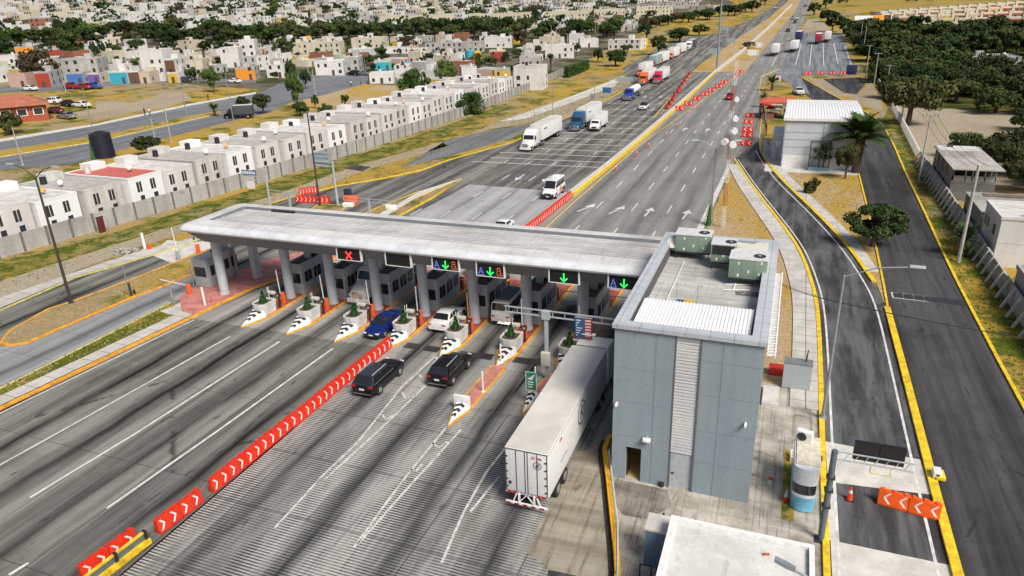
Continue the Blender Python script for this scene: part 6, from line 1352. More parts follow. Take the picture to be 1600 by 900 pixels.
for q in ((594, 710, 38, 21, 'left of the four'), (733, 829, 35, 19, 'second of the four from the left'), (850, 920, 32, 16, 'third of the four, left of the dark tree'), (928, 977, 28, 13, 'small one right of the dark tree'), (994, 1051, 26, 9, 'nearest the highway')):
    t = pxhouse(q[0], q[1], q[2], q[3], 'cream', 'cream three-storey apartment terrace in the distance, '+q[4], 9, ROOFC, 'apartments'); t.name = 'apartment_block'; t['group'] = 'cream apartment terraces'
t = pxhouse(962, 1092, 13, 4, 'grey', 'long low grey-blue roofed shed at the top, left of the highway', 26, M('shed_roof_blue', (.25, .33, .42), .6), 'shed'); t = pxhouse(1076, 1115, 20, 9, 'cream', 'small cream terrace near the top beside the highway', 9, None)
t = pxhouse(1503, 1592, 112, 89, 'grey', 'grey metal-roofed shed in the middle of the dark scrubland', 14, M('shed_roof', (.42, .42, .41), .6, .2), 'shed'); OCC.pop()
t = pxhouse(665, 756, 82, 65, 'grey', 'long blank grey block wall building in mid town', 8, ROOFC); 
for lb, px, py, c in (('teal water tank cover on a roof in mid town', 735, 91, 'turquoise'), ('yellow water tank cover right of the teal one', 746, 93, 'ochre'), ('yellow tank on the cream terrace roof', 482, 67, 'ochre'), ('yellow tank beside the hedge near the truck queue', 1006, 71, 'ochre'), ('green tank beside the white house left of the leafy tree', 636, 112, 'turquoise')):
    x, y = GT(px, py); t = thing('water_tank', lb, 'water tank', (x, y, terr(x, y)+1.5)); MB().cyl((0, 0, -2), (0, 0, 1.8), 2.2, 2.0, 16).build('drum', HC[c], t, smooth=True); MB().cyl((0, 0, 1.8), (0, 0, 2.3), 2.0, .5, 16).build('dome', HC[c], t, smooth=True)
# red-roofed brick building at left
a, b__ = GT(-30, 196), GT(78, 188); ang = math.atan2(b__[1]-a[1], b__[0]-a[0]); Lr = math.dist(a, b__)
t = thing('brick_hall', 'red brick hall with a pitched terracotta roof and white window frames at left', 'building', (a[0], a[1], terr(*a)), ang)
box('wall', M('brick_red', (.36, .085, .05), .9, var=.2, scale=5), t, 0, Lr, 0, 9, -1, 3.6); MB().prism([], 0, 0) if 0 else None
mb = MB(); mb.loft([[(-.8, -1, 3.5), (Lr+.8, -1, 3.5), (Lr+.8, 10, 3.5), (-.8, 10, 3.5)], [(-.8, -1, 3.7), (Lr+.8, -1, 3.7), (Lr+.8, 10, 3.7), (-.8, 10, 3.7)], [(1, 4.4, 6.0), (Lr-4, 4.4, 6.0), (Lr-4, 4.6, 6.0), (1, 4.6, 6.0)]]); mb.build('roof', M('terracotta_roof', (.36, .13, .075), .85, var=.2, scale=1), t)
for i in range(5): w_ = box('window', WHT, t, Lr-3-3.4*i, Lr-.8-3.4*i, -.06, 0, 1.2, 2.9); box('pane', WIN, w_, Lr-2.8-3.4*i, Lr-1.0-3.4*i, -.09, -.06, 1.35, 2.75)
# random town behind, in rows
tpl = []
for k_, (c, H, L) in enumerate((('white', 3.0, 8), ('white', 5.0, 7), ('cream', 4.9, 7), ('grey', 3.1, 8), ('white', 2.8, 9), ('beige', 4.8, 7), ('pink', 3.0, 8), ('pale green', 3.0, 7), ('ochre', 3.1, 7), ('brick', 4.9, 7), ('white', 5.3, 8), ('cream', 2.9, 9))):
    tpl.append((c, Placer(make_house(L*.9, 8, H, HC[c], [ROOFC, ROOFW][k_ % 2], 100+k_)), H))
def inpoly(x, y, poly):
    ins = False; j = len(poly)-1
    for i in range(len(poly)):
        if (poly[i][1] > y) != (poly[j][1] > y) and x < (poly[j][0]-poly[i][0])*(y-poly[i][1])/(poly[j][1]-poly[i][1])+poly[i][0]: ins = not ins
        j = i
    return ins
def pxof(x, y, z=None):
    z = terr(x, y) if z is None else z
    v = (x, y, z-CAMH); d = AX[2]*v[0]+AY[2]*v[1]+AZ[2]*v[2]
    return 800+F*(AX[0]*v[0]+AY[0]*v[1]+AZ[0]*v[2])/d, 450+F*(AX[1]*v[0]+AY[1]*v[1]+AZ[1]*v[2])/d
open_px = [(-50, 147), (150, 142), (290, 131), (440, 126), (560, 122), (585, 130), (640, 122), (660, 150), (790, 150), (810, 140), (850, 130), (930, 104), (1000, 78), (1100, 45), (1240, 5), (1240, 300), (-50, 300)]
rd = random.Random(21); spots = []
for ri in range(42):
    X = -106-17*ri
    y = 140+rd.uniform(0, 8)
    nidx = 0
    while y < 900:
        y += rd.choice([7.6, 7.9, 8.4]) if rd.random() < .9 else 16
        x = X+rd.uniform(-1.2, 1.2)
        px, py = pxof(x, y)
        if px < -40 or px > 1130 or py < -14 or inpoly(px, py+3, open_px) or x > -104: continue
        if any(abs(x-o[0]) < o[2]+5 and abs(y-o[1]) < o[2]+6 for o in OCC): continue
        if abs(math.hypot(x*1.05, y)-440+.1*x) < 27: TREESPOT.append((x, y, 0)); continue
        if rd.random() < .27: TREESPOT.append((x, y, 1)); continue
        nidx += 1; spots.append((math.hypot(x, y), x, y, ri, nidx))
spots.sort(); far = MB(); farm = []
print('town spots', len(spots))
WPAL = [0, 1, 2, 3, 4, 5, 10, 11, 0, 4, 4, 6, 7, 8, 9, 0, 3, 11, 3, 0, 4]
for i, (d, x, y, ri, ni) in enumerate(spots):
    c, pl, H = tpl[WPAL[rd.randrange(len(WPAL))]]
    if i < 240:
        pl((x-4, y-4, terr(x, y)), (PI/2+rd.uniform(-.05, .05)) if rd.random() < .5 else rd.uniform(-.06, .06), 1, '%s flat-roofed house, %s from the near end in the %s town row' % (c, ordw(ni-1), ordw(ri)), 'houses in the town rows')
    else:
        n0 = len(far.f); far.box(x-3.6, x+rd.uniform(2, 3.8), y-3.6, y+3.6, terr(x, y)-2, terr(x, y)+H); farm += [rd.choice((0, 0, 0, 2, 1, 3))]*(len(far.f)-n0)
        n0 = len(far.f); zt_ = terr(x, y)
        for q in range(3): far.box(x-3+q*2.4, x-2+q*2.4, y-4.05, y-4, zt_+H-2.2, zt_+H-1)
        for q in range(3): far.box(x+5, x+5.05, y-3+q*2.4, y-2+q*2.4, zt_+H-2.2, zt_+H-1) if 0 else None
        farm += [5]*(len(far.f)-n0)
me = far.mesh('distant_houses'); [me.materials.append(q) for q in (WPN[0], WPN[1], WPN[2], HC['beige'], HC['pink'], WIN)]; me.polygons.foreach_set('material_index', farm)
o = bpy.data.objects.new('distant_houses', me); COL.objects.link(o); o['kind'] = 'stuff'
# housing estate at upper right
est = []
for k_, c in enumerate(('ochre', 'brown', 'cream', 'red', 'beige', 'brick')):
    t = thing('estate_house', '', 'house'); box('wall', HC[c], t, 0, 6.8, 0, 9, -1.5, 4.6); mb = MB(); mb.box(-.1, 6.9, -.1, 9.1, 4.6, 5.5); mb.build('parapet_band', HC['cream'], t)
    MB().box(.3, 6.5, .3, 8.7, 5.5, 5.53).build('roof', ROOFW, t)
    for x in (1.6, 4.9): MB().box(x-.5, x+.5, -.05, 0, 2.6, 3.9).build('window', WIN, t); MB().box(x-.5, x+.5, -.05, 0, .6, 1.8).build('window', WIN, t)
    box('end_tower', HC['cream'], t, 5.4, 6.86, -.5, 2, -1.5, 6.3)
    est.append((c, Placer(t)))
for r_, (p0, p1, n) in enumerate((((1386, 55), (1600, 57), 8), ((1420, 48), (1602, 45), 12), ((1402, 42), (1602, 34), 14), ((1376, 37), (1602, 24), 16), ((1374, 33), (1602, 16), 18))):
    a, b__ = GT(*p0), GT(*p1); L_ = math.dist(a, b__); n = int(L_/7.0); ang = math.atan2(b__[1]-a[1], b__[0]-a[0])
    for i in range(n):
        x, y = a[0]+(b__[0]-a[0])*i/n, a[1]+(b__[1]-a[1])*i/n; c, pl = est[rd.randrange(6)]
        pl((x, y, terr(x, y)), ang, 1, '%s estate house, %s from the left in the %s row up from the scrubland' % (c, ordw(i), ordw(r_)), 'houses of the estate at upper right')
a = GT(1335, 44); t = thing('estate_gatehouse', 'white gable-roofed building with orange roof panel at the left of the estate', 'building', (a[0], a[1], terr(*a)), 0); box('wall', HC['white'], t, 0, 14, 0, 8, -1, 4); MB().prismx([(-.5, 4), (8.5, 4), (4, 6.3)], -.4, 14.4).build('roof', HC['white'], t); MB().prismx([(-.6, 4.05), (4, 6.4), (4, 6.5), (-.6, 4.15)], 9, 14.4).build('roof_panel', HC['orange'], t)
# warehouse
t = thing('warehouse', 'large pale panelled warehouse with a ribbed white roof between the two side roads', 'warehouse', (-1.0, 126, 0))
WHW = M('warehouse_panel', (.55, .585, .62), .6, .1, var=.06, scale=.5)
box('wall', WHW, t, 0, 11.6, 0, 23, 2.2, 8.0); box('plinth', WHT, t, .03, 11.57, .03, 22.97, 0, 2.2)
mb = MB()
for z in (3.4, 4.6, 5.8): mb.box(-.03, 11.63, -.035, 0, z, z+.07)
mb.box(5.9, 6.05, -.05, 0, 2.2, 8.0); mb.box(0, .2, -.06, 0, 0, 8); mb.box(11.4, 11.6, -.06, 0, 0, 8); mb.build('panel_trim', M('trim_blue_grey', (.30, .35, .40), .6), t)
mb = MB(); pp = []; x = -.2
while x < 11.8: pp += [(x, 0), (x+.3, 0), (x+.33, .06), (x+.42, .06), (x+.45, 0)]; x += .45
vs = [(a_, yy, zz+b_) for yy, zz in ((-.25, 7.98), (11.5, 8.35), (23.2, 8.05)) for a_, b_ in pp]; n = len(pp)
mb.add(vs, [(k_*n+i, k_*n+i+1, (k_+1)*n+i+1, (k_+1)*n+i) for k_ in range(2) for i in range(n-1)]); mb.build('roof', M('white_sheet_metal', None), t)
mb = MB(); mb.box(-.25, 11.85, -.3, -.2, 7.7, 8.1); mb.box(11.75, 11.85, -.2, 23.2, 7.8, 8.1); mb.box(-.25, -.15, -.2, 23.2, 7.8, 8.1); mb.build('eaves', WHT, t)
box('annex', WHW, t, -1.8, 0, 6, 15, 0, 4.2); box('annex_roof', M('white_sheet_metal', None), t, -1.85, 0, 5.95, 15.05, 4.2, 4.3)
t = thing('stair_rack', 'dark steel stair frame on a blue skid in front of the warehouse wall', 'frame', (3.2, 124.0, .06)); box('skid', M('skid_blue', (.18, .28, .36), .6), t, 0, 3.2, 0, 1.4, 0, .5); mb = MB(); [mb.bar((a_, b_, .5), (a_, b_, 4.6), .12) for a_ in (.1, 1.6, 3.1) for b_ in (.1, 1.3)]; [mb.bar((.1, b_, z), (3.1, b_, z), .1) for b_ in (.1, 1.3) for z in (2.0, 3.3, 4.5)]; mb.bar((.1, .1, .5), (1.6, .1, 3.3), .1); mb.build('frame', DMET, t)
# red-roofed shelter and fence beside the warehouse
x, y = G(1216, 185); t = thing('shelter', 'small shelter with a red canopy roof on dark posts beside the warehouse', 'shelter', (x-4.5, y-2, 0)); MB().loft([[(0, 0, 3.6), (8.2, 0, 3.6), (8.2, 7, 3.6), (0, 7, 3.6)], [(0, 0, 3.9), (8.2, 0, 3.9), (8.2, 7, 3.9), (0, 7, 3.9)], [(1.5, 2.5, 4.5), (6.7, 2.5, 4.5), (6.7, 4.5, 4.5), (1.5, 4.5, 4.5)]]).build('roof', M('shelter_red', (.55, .10, .06), .7), t)
for a_ in (.3, 7.9):
    for b_ in (.3, 6.7): MB().cyl((a_, b_, 0), (a_, b_, 3.6), .12, .12, 8).build('post', DMET, t)
box('counter', M('green_panel', (.03, .16, .05), .6), t, 5.5, 7.5, 1, 5, 0, 1.8); box('counter', HC['brick'], t, .8, 3.5, 1, 4, 0, 1.1)
for i, (px, py, c) in enumerate(((1202, 183, 'red'), (1199, 178, 'red'), (1212, 178, 'pale green'), (1220, 168, 'brown'))):
    x, y = G(px, py); t = thing('market_umbrella' if i < 2 else 'stall', ['red parasol in front of the shelter by the fence', 'second red parasol behind the first by the fence', 'green covered stall below the red shelter roof', 'dark stall at the warehouse corner'][i], 'parasol' if i < 2 else 'stall', (x, y, 0))
    if i < 2: MB().cyl((0, 0, 2.0), (0, 0, 2.7), 1.3, .05, 8).build('canopy', M('parasol_red', (.6, .03, .02), .7), t); MB().cyl((0, 0, 0), (0, 0, 2.1), .04, .04, 6).build('pole', DMET, t)
    else: box('cover', HC[c], t, -1.3, 1.3, -1, 1, 1.9, 2.2, bevel=.05); [box('leg', DMET, t, a_, a_+.1, b_, b_+.1, 0, 1.9) for a_ in (-1.2, 1.1) for b_ in (-.9, .8)]; box('table', M('green_panel', None), t, -1.2, 1.2, -.8, .8, .8, .9)
t = thing('steel_fence', 'dark mesh fence along the kerb in front of the shelter', 'fence', (0, 0, 0)); fp = gp((1197, 212), (1194, 190), (1191, 168), (1194, 150))
for a_, b_ in zip(fp, fp[1:]):
    mb = MB(); [mb.bar((a_[0], a_[1], z), (b_[0], b_[1], z), .05) for z in (.2, 1.0, 1.9)]; [mb.bar((a_[0]+(b_[0]-a_[0])*i/24, a_[1]+(b_[1]-a_[1])*i/24, .1), (a_[0]+(b_[0]-a_[0])*i/24, a_[1]+(b_[1]-a_[1])*i/24, 1.95), .03) for i in range(25)]; mb.build('panel', M('green_panel', None) if 0 else DMET, t)
for a_ in fp: MB().cyl((a_[0], a_[1], 0), (a_[0], a_[1], 2.2), .07, .07, 8).build('post', DMET, t)
x, y = G(1213, 250); t = thing('road_sign', 'white triangular give way sign on a post beside the warehouse forecourt', 'road sign', (x, y, 0)); MB().cyl((0, 0, 0), (0, 0, 3), .05, .05, 8).build('post', GALV, t); MB().add([(-.6, -.06, 3.3), (.6, -.06, 3.3), (0, -.06, 2.2)], [(0, 1, 2)]).build('plate', WHT, t)
x, y = G(1213, 142); t = thing('road_sign', 'square white sign with a red mark above the shelter roof', 'road sign', (x, y, 0)); MB().cyl((0, 0, 0), (0, 0, 4), .06, .06, 8).build('post', GALV, t); box('plate', WHT, t, -.9, .9, -.1, -.05, 2.6, 4.4); MB().cyl((0, -.12, 3.5), (0, -.1, 3.5), .5, .5, 16).build('red_mark', M('sign_red', None), t)
# grey unfinished house and white house at right
UNF = road_mat('raw_block_wall', (.23, .23, .225), (.32, .32, .31), (.11, .11, .11), streak=.4, roadvec=(1, 1, 3), patch=.7)
t = thing('unfinished_house', 'grey unfinished two-storey block house with an open upper room beside the side road', 'house', (20.9, 109, 0)); t.scale = (.68, 1.12, .9)
box('wall', UNF, t, 0, 7.6, 0, 13.5, 0, 3.2); box('wall', UNF, t, .1, 7.5, 2.2, 13.4, 3.2, 5.0)
box('wall', UNF, t, 0, .2, 0, 2.2, 3.2, 5.0)
mb = MB()
for x in (.1, 2.2, 3.4, 5.5, 7.3): mb.box(x, x+.2, 0, .2, 3.2, 5.0)
mb.box(0, 7.6, 0, .2, 3.2, 3.9); mb.build('pillar', M('unf_trim', (.40, .41, .42), .8), t)
box('dark_room', BLK, t, .25, 7.35, 2.15, 2.2, 3.2, 4.9)  # black panel stands in for the shade inside the open upper room
MB().box(-.4, 8.4, -1.0, 13.9, 5.0, 5.18).build('roof', ROOFC, t); MB().box(-.1, 7.6, 10.5, 13.6, 5.18, 5.3).build('roof_coating', ROOFW, t)
for z in (1.0, 3.4):
    for y in (4.2, 7.5, 10.5): MB().box(-.05, 0, y, y+.9, z, z+1.3).build('window', WIN, t)
mb = MB(); [mb.box(-.03, 7.63, -.035, 0, .3+.3*i, .42+.3*i) for i in range(9)]; mb.build('block_course', M('unf_course', (.15, .15, .15), .9), t)
mb = MB(); mb.box(2, 2.4, 12.5, 13, 5.3, 5.8); mb.box(2.6, 3.0, 12.5, 13, 5.3, 5.75); mb.build('chimney', DMET, t)
t = thing('white_house', 'white rendered two-storey house with a pale flat roof at the right edge', 'house', (20.9, 82.2, 0)); t.scale = (1, .72, .86)
box('wall', HC['white'], t, 0, 14, 0, 9.5, 0, 5.9); box('roof', ROOFW, t, .2, 13.8, .2, 9.3, 5.88, 5.95)
mb = MB(); mb.box(-.1, 14.1, -.1, .15, 5.85, 6.2); mb.box(-.1, .15, .15, 9.5, 5.85, 6.2); mb.box(.15, 14.1, 9.4, 9.6, 5.85, 6.2); mb.build('parapet', PLM, t)
for y, z in ((2.2, 3.4),): w_ = MB().box(-.05, .02, y, y+1.1, z, z+1.2).build('window', M('red_brown_shutter', (.14, .03, .02), .7), t)
MB().box(-.05, .02, 6.2, 7.0, 3.4, 4.6).build('window', WIN, t); MB().box(-.05, .02, 7.8, 8.6, 3.4, 4.6).build('window', WIN, t); box('chimney', DMET, t, 2.4, 2.8, 1.6, 2.0, 5.95, 6.7); box('chimney', DMET, t, 3.0, 3.3, 1.6, 2.0, 5.95, 6.6)
mb = MB(); mb.box(4.5, 4.53, -.03, 0, .2, 5.8); mb.box(8.5, 8.53, -.03, 0, .2, 5.8); mb.box(0, 14, -.03, 0, 3.0, 3.03); mb.build('render_joint', PAVE, t)
t = thing('low_house', 'low house with a cluttered flat roof directly behind the white house at right', 'house', (20.9, 90.2, 0)); t.scale = (1.1, .75, .85)
box('wall', UNF, t, 0, 12, 0, 12, 0, 4.2); box('roof', ROOFC, t, -.1, 12.1, -.1, 12.1, 4.2, 4.35); 
x0 = thing('tarpaulin', 'bright blue sheet lying on the cluttered roof', 'tarpaulin', (24.5, 93.0, 3.71)); box('sheet', M('tarp_blue', (.05, .28, .62), .6), x0, 0, 2.4, 0, .9, 0, .12, bevel=.04)
x0 = thing('water_tank', 'tan box tank on the cluttered roof right of the blue sheet', 'water tank', (27.6, 93.6, 3.71)); box('tank', M('tank_tan', (.45, .36, .2), .8), x0, 0, 1.6, 0, 1.2, 0, 1.1, bevel=.15)
x0 = thing('timber_pile', 'long planks lying along the back edge of the cluttered roof', 'planks', (22.4, 97.2, 3.71)); mb = MB(); [mb.bar((0, i*.25, .1), (7, i*.2+rd.uniform(-.3, .3), .15), .12) for i in range(5)]; mb.build('plank', M('plank_brown', (.22, .16, .12), .9), x0)
t = thing('low_annex', 'low annex with a red-edged roof in front of the white house at the right edge', 'house', (20.7, 60.3, 0)); box('wall', WPN[2], t, 0, 14, 0, 13, 0, 2.9); box('roof', ROOFC, t, .2, 13.8, .2, 12.8, 2.9, 2.95); box('red_floor', ROOFR, t, .4, 13, 8.2, 12.2, 2.95, 3.0)
mb = MB(); mb.box(-.1, .15, -.1, 13.1, 2.9, 3.3); mb.box(.15, 14, 12.9, 13.1, 2.9, 3.3); mb.build('parapet', WPN[2], t)
t = thing('concrete_fence', 'mottled concrete fence with leaning buttress posts beside the right-hand houses', 'fence', (0, 0, 0)); mb = MB(); fpl = [(19.9, 40), (20.2, 66), (20.3, 75), (20.4, 90), (20.5, 104), (20.6, 134)]; strip(mb, densify(fpl, 6), .18, 0, 1.9); mb.build('panel', road_mat('mottled_wall', (.40, .40, .39), (.52, .52, .5), (.12, .12, .12), streak=.5, roadvec=(1, 1, 1), patch=1.), t)
pd = densify(fpl, 2.1)
for p in pd[:60]: MB().bar((p[0]-.1, p[1], 2.0), (p[0]-.9, p[1], 0), .2, .2, up=(0, 1, 0)).build('buttress_post', M('post_white', (.55, .54, .52), .9, var=.2), t)
t = thing('picket_fence', 'white slatted concrete fence running back along the bare lot', 'fence', (0, 0, 0)); pd = densify([(20.7, 137), (21.6, 165), (22.8, 200)], .95)
for p in pd[:75]: box('picket', WHT, t, p[0]-.12, p[0]+.12, p[1]-.2, p[1]+.2, 0, 1.7)
MB().bar((20.7, 137, .9), (22.8, 200, .9), .06, .1).build('rail', CONC, t)
t = thing('lot_fence', 'plain pale wall running back from the slatted fence towards the truck lot', 'wall', (0, 0, 0)); mb = MB(); strip(mb, [(22.8, 201), (23.3, 235), (24, 262)], .2, 0, 1.5); mb.build('panel', PAVE, t)
x, y = G(1435, 252); t = thing('red_crate', 'small red crate lying by the end of the slatted fence', 'crate', (x, y, 0)); box('body', M('parasol_red', None), t, -.5, .5, -.4, .4, 0, .6, bevel=.03)
# ================================================================== VEGETATION
def leaf_mat(name, c0, c1, c2):
    k = NB(name); oi = k.n.nodes.new('ShaderNodeObjectInfo'); a = k.noise(1.7, detail=6, rough=.75); b = k.noise(.55, detail=3)
    c = k.mix(k.mr(a, .35, .65), c0, c1); c = k.mix(k.mr(b, .5, .7, 0, .6), c, c2)
    h = k.n.nodes.new('ShaderNodeHueSaturation'); k.n.links.new(c, h.inputs['Color']); k.n.links.new(k.mr(oi.outputs['Random'], 0, 1, .7, 1.35), h.inputs['Value']); k.n.links.new(k.mr(oi.outputs['Random'], 0, 1, .52, .485), h.inputs['Hue'])
    return k.out(h.outputs[0], .8, spec=.2)
LF = {'dark': leaf_mat('leaf_dark_green', (.018, .035, .010), (.045, .075, .018), (.06, .085, .02)), 'mid': leaf_mat('leaf_mid_green', (.04, .075, .015), (.085, .135, .028), (.12, .15, .03)),
      'olive': leaf_mat('leaf_olive_green', (.035, .045, .015), (.075, .085, .025), (.10, .10, .03)), 'brown': leaf_mat('leaf_brown', (.07, .05, .03), (.11, .08, .045), (.06, .06, .02))}
BARK = M('bark_brown', (.09, .065, .045), .95, var=.3, scale=4)
def crown_mesh(seed, n, leaf, shape='round', clumps=14, flat=.8, low=.25):
    rd = random.Random(seed); mb = MB(); cl = []
    for i in range(clumps):
        a = rd.uniform(0, 6.28); r_ = rd.random()**.5*.8; z = rd.uniform(low, 1)
        if shape == 'round': rmax = math.sqrt(max(.05, 1-(2*z-1.05)**2)); 
        elif shape == 'column': rmax = .55
        else: rmax = 1
        cl.append((math.cos(a)*r_*rmax, math.sin(a)*r_*rmax, z*flat*1.55, rd.uniform(.13, .38)))
    for i in range(n):
        c = cl[rd.randrange(clumps)]; d = Vector((rd.gauss(0, 1), rd.gauss(0, 1), rd.gauss(0, 1))).normalized(); rr = c[3]*rd.uniform(.55, 1.08)
        p = Vector(c[:3])+Vector((d.x*rr, d.y*rr, d.z*rr*.75)); nn = (d+Vector((rd.gauss(0, .5), rd.gauss(0, .5), rd.gauss(.3, .5)))).normalized()
        u = nn.orthogonal().normalized(); v = nn.cross(u); th = rd.uniform(0, 6.28); u, v = u*math.cos(th)+v*math.sin(th), v*math.cos(th)-u*math.sin(th); s_ = leaf*rd.uniform(.6, 1.4)
        mb.add([p-u*s_, p-v*s_*.6, p+u*s_, p+v*s_*.6], [(0, 1, 2, 3)])
    return mb
def make_tree(kind, seed, n=1500, leaf=.085, shape='round', trunk_h=.45, clumps=14, flat=.62, low=.2, R_=1.0):
    """unit tree: crown radius ~1, total height = trunk_h + crown"""
    t = thing('tree', '', 'tree'); rd = random.Random(seed*3+1); mb = MB(); mb.cyl((0, 0, -.1), (.03, .02, trunk_h+.1), .085, .055, 8)
    for i in range(5):
        a = i*1.256+rd.uniform(-.4, .4); mb.cyl((.02, .02, trunk_h*.75), (.5*math.cos(a), .5*math.sin(a), trunk_h+.35+rd.uniform(0, .3)), .042, .015, 6)
    mb.build('trunk', BARK, t)
    cm = crown_mesh(seed, n, leaf, shape, clumps, flat, low); cm.v = [(x, y, z+trunk_h-.1) for x, y, z in cm.v]; cm.build('crown', LF[kind], t); return t
def make_palm(seed, n=30, trunk=1.6, fr=1.0):
    rd = random.Random(seed); t = thing('palm_tree', '', 'palm tree'); mb = MB(); mb.cyl((0, 0, -.05), (0, 0, trunk*.5), .16, .13, 12); mb.cyl((0, 0, trunk*.5), (0, 0, trunk), .13, .16, 12); mb.build('trunk', BARK, t, smooth=True)
    mb = MB()
    for i in range(n):
        a = i*2.4; el = rd.uniform(.0, 1.5); L_ = fr*rd.uniform(.85, 1.1); p = Vector((0, 0, trunk)); pts = []
        for s_ in range(9):
            f = s_/8; e = el-.95*f*f; d = Vector((math.cos(a)*math.cos(e), math.sin(a)*math.cos(e), math.sin(e))); p = p+d*L_/8; pts.append((p.copy(), d))
        for (p_, d), s_ in zip(pts, range(9)):
            sd_ = Vector((-math.sin(a), math.cos(a), 0)); w_ = fr*.30*math.sin(PI*min(1, (s_+1.2)/9.5))
            for q in (-1, 1):
                for h_ in (0, .33, .66): b0 = p_+d*L_/8*h_; e0 = b0+sd_*q*w_+d*L_*.12+Vector((0, 0, -.25*w_)); k_ = d*L_*.026; mb.add([b0-k_, b0+k_, e0], [(0, 1, 2)])
    mb.build('frond_crown', LF['mid' if seed % 2 else 'dark'], t)
    mb = MB(); [mb.cyl((0, 0, trunk-.05), (math.cos(i*1.3)*.25*fr, math.sin(i*1.3)*.25*fr, trunk-.35), .05, .02, 5) for i in range(9)]; mb.build('dead_skirt', M('dead_frond', (.28, .16, .05), .9, var=.3), t)
    return t
TR = {'dark0': Placer(make_tree('dark', 1, 1700)), 'dark1': Placer(make_tree('dark', 2, 1700, clumps=11)), 'mid0': Placer(make_tree('mid', 3, 1700)), 'olive0': Placer(make_tree('olive', 4, 1700, flat=.5)), 'olive1': Placer(make_tree('olive', 5, 1600, clumps=18, flat=.45)), 'brown0': Placer(make_tree('brown', 6, 1300)), 'dark2': Placer(make_tree('dark', 7, 1700, flat=.5, clumps=20))}
DET = {'hero': Placer(make_tree('dark', 11, 11000, .05, 'round', .6, 30, .62, .12)), 'bush': Placer(make_tree('olive', 12, 3500, .05, 'round', .15, 14, .6, .1)), 'sapling': Placer(make_tree('mid', 13, 900, .06, 'round', .8, 12, .7, .1)), 'green': Placer(make_tree('mid', 14, 6500, .045, 'round', .12, 26, .55, .02)), 'scrub': Placer(make_tree('olive', 16, 5000, .05, 'flat', .55, 26, .42, .2)), 'dscrub': Placer(make_tree('dark', 17, 5000, .05, 'flat', .4, 26, .45, .1))}
PALM = Placer(make_palm(1, 56, 1.35, .95)); PALM2 = Placer(make_palm(2, 26, 2.6, .8)); PALM3 = Placer(make_palm(3, 26, .8, 1.0))
def put(pl, x, y, rad, hf, label, group=None, name=None):
    o_ = pl((x, y, terr(x, y)), rd.uniform(0, 6.28), (rad, rad, rad*hf), label, group)
    if name: o_.name = name
    return o_
def putpx(pl, bx, by, ty, wpx, label, unit_h, group=None):
    x, y = GT(bx, by); z0 = terr(x, y); lo, hi = 0, 40
    for _ in range(30):
        m_ = (lo+hi)/2
        if pxof(x, y, z0+m_)[1] > ty: lo = m_
        else: hi = m_
    zc = AX[2]*x+AY[2]*y+AZ[2]*(z0-CAMH); rad = wpx/2*zc/F; OCC.append((x, y, rad)); return put(pl, x, y, rad, lo/unit_h/rad, label, group)
UH = 1.35; r5b = random.Random(77)
putpx(DET['hero'], 1362, 386, 322, 92, 'dark round-crowned tree at the edge of the side road, in front of the island', 1.6)
putpx(DET['bush'], 1268, 303, 273, 30, 'small rounded olive bush alone on the island verge', 1.1)
putpx(DET['sapling'], 1285, 268, 222, 36, 'thin light-leaved tree in front of the warehouse wall', 1.9)
putpx(DET['scrub'], 1320, 280, 222, 42, 'gnarled olive tree left of the big palm', 1.3)
putpx(PALM, 1337, 270, 194, 92, 'big date palm with a broad crown right of the warehouse', 1.9)
putpx(PALM3, 1206, 142, 120, 24, 'small palm above the red-roofed shelter', 1.5); putpx(PALM3, 1192, 168, 148, 18, 'bushy low palm left of the red-roofed shelter', 1.5)
putpx(PALM3, 1502, 402, 352, 44, 'palm squeezed between the concrete fence and the white house', 1.6)
putpx(DET['scrub'], 1418, 196, 122, 110, 'spreading mesquite tree with a visible forked trunk on the bare lot', 1.25)
putpx(DET['green'], 737, 179, 141, 56, 'bright green rounded tree in front of the boundary wall', 1.1)
putpx(DET['green'], 652, 152, 104, 66, 'large leafy green tree behind the row houses', 1.1); putpx(DET['green'], 697, 130, 90, 42, 'leafy tree right of the large one in mid town', 1.1)
t = thing('slim_conifer', 'dark slim conifer beside the lamp post at the highway edge', 'tree', G(1107, 352)+(0,)); tiny_conifer(t, 0, 0, 0, 3.3); MB().cyl((0, 0, 0), (0, 0, .4), .1, .1, 6).build('trunk', BARK, t); t.scale = (.7, .7, 1)
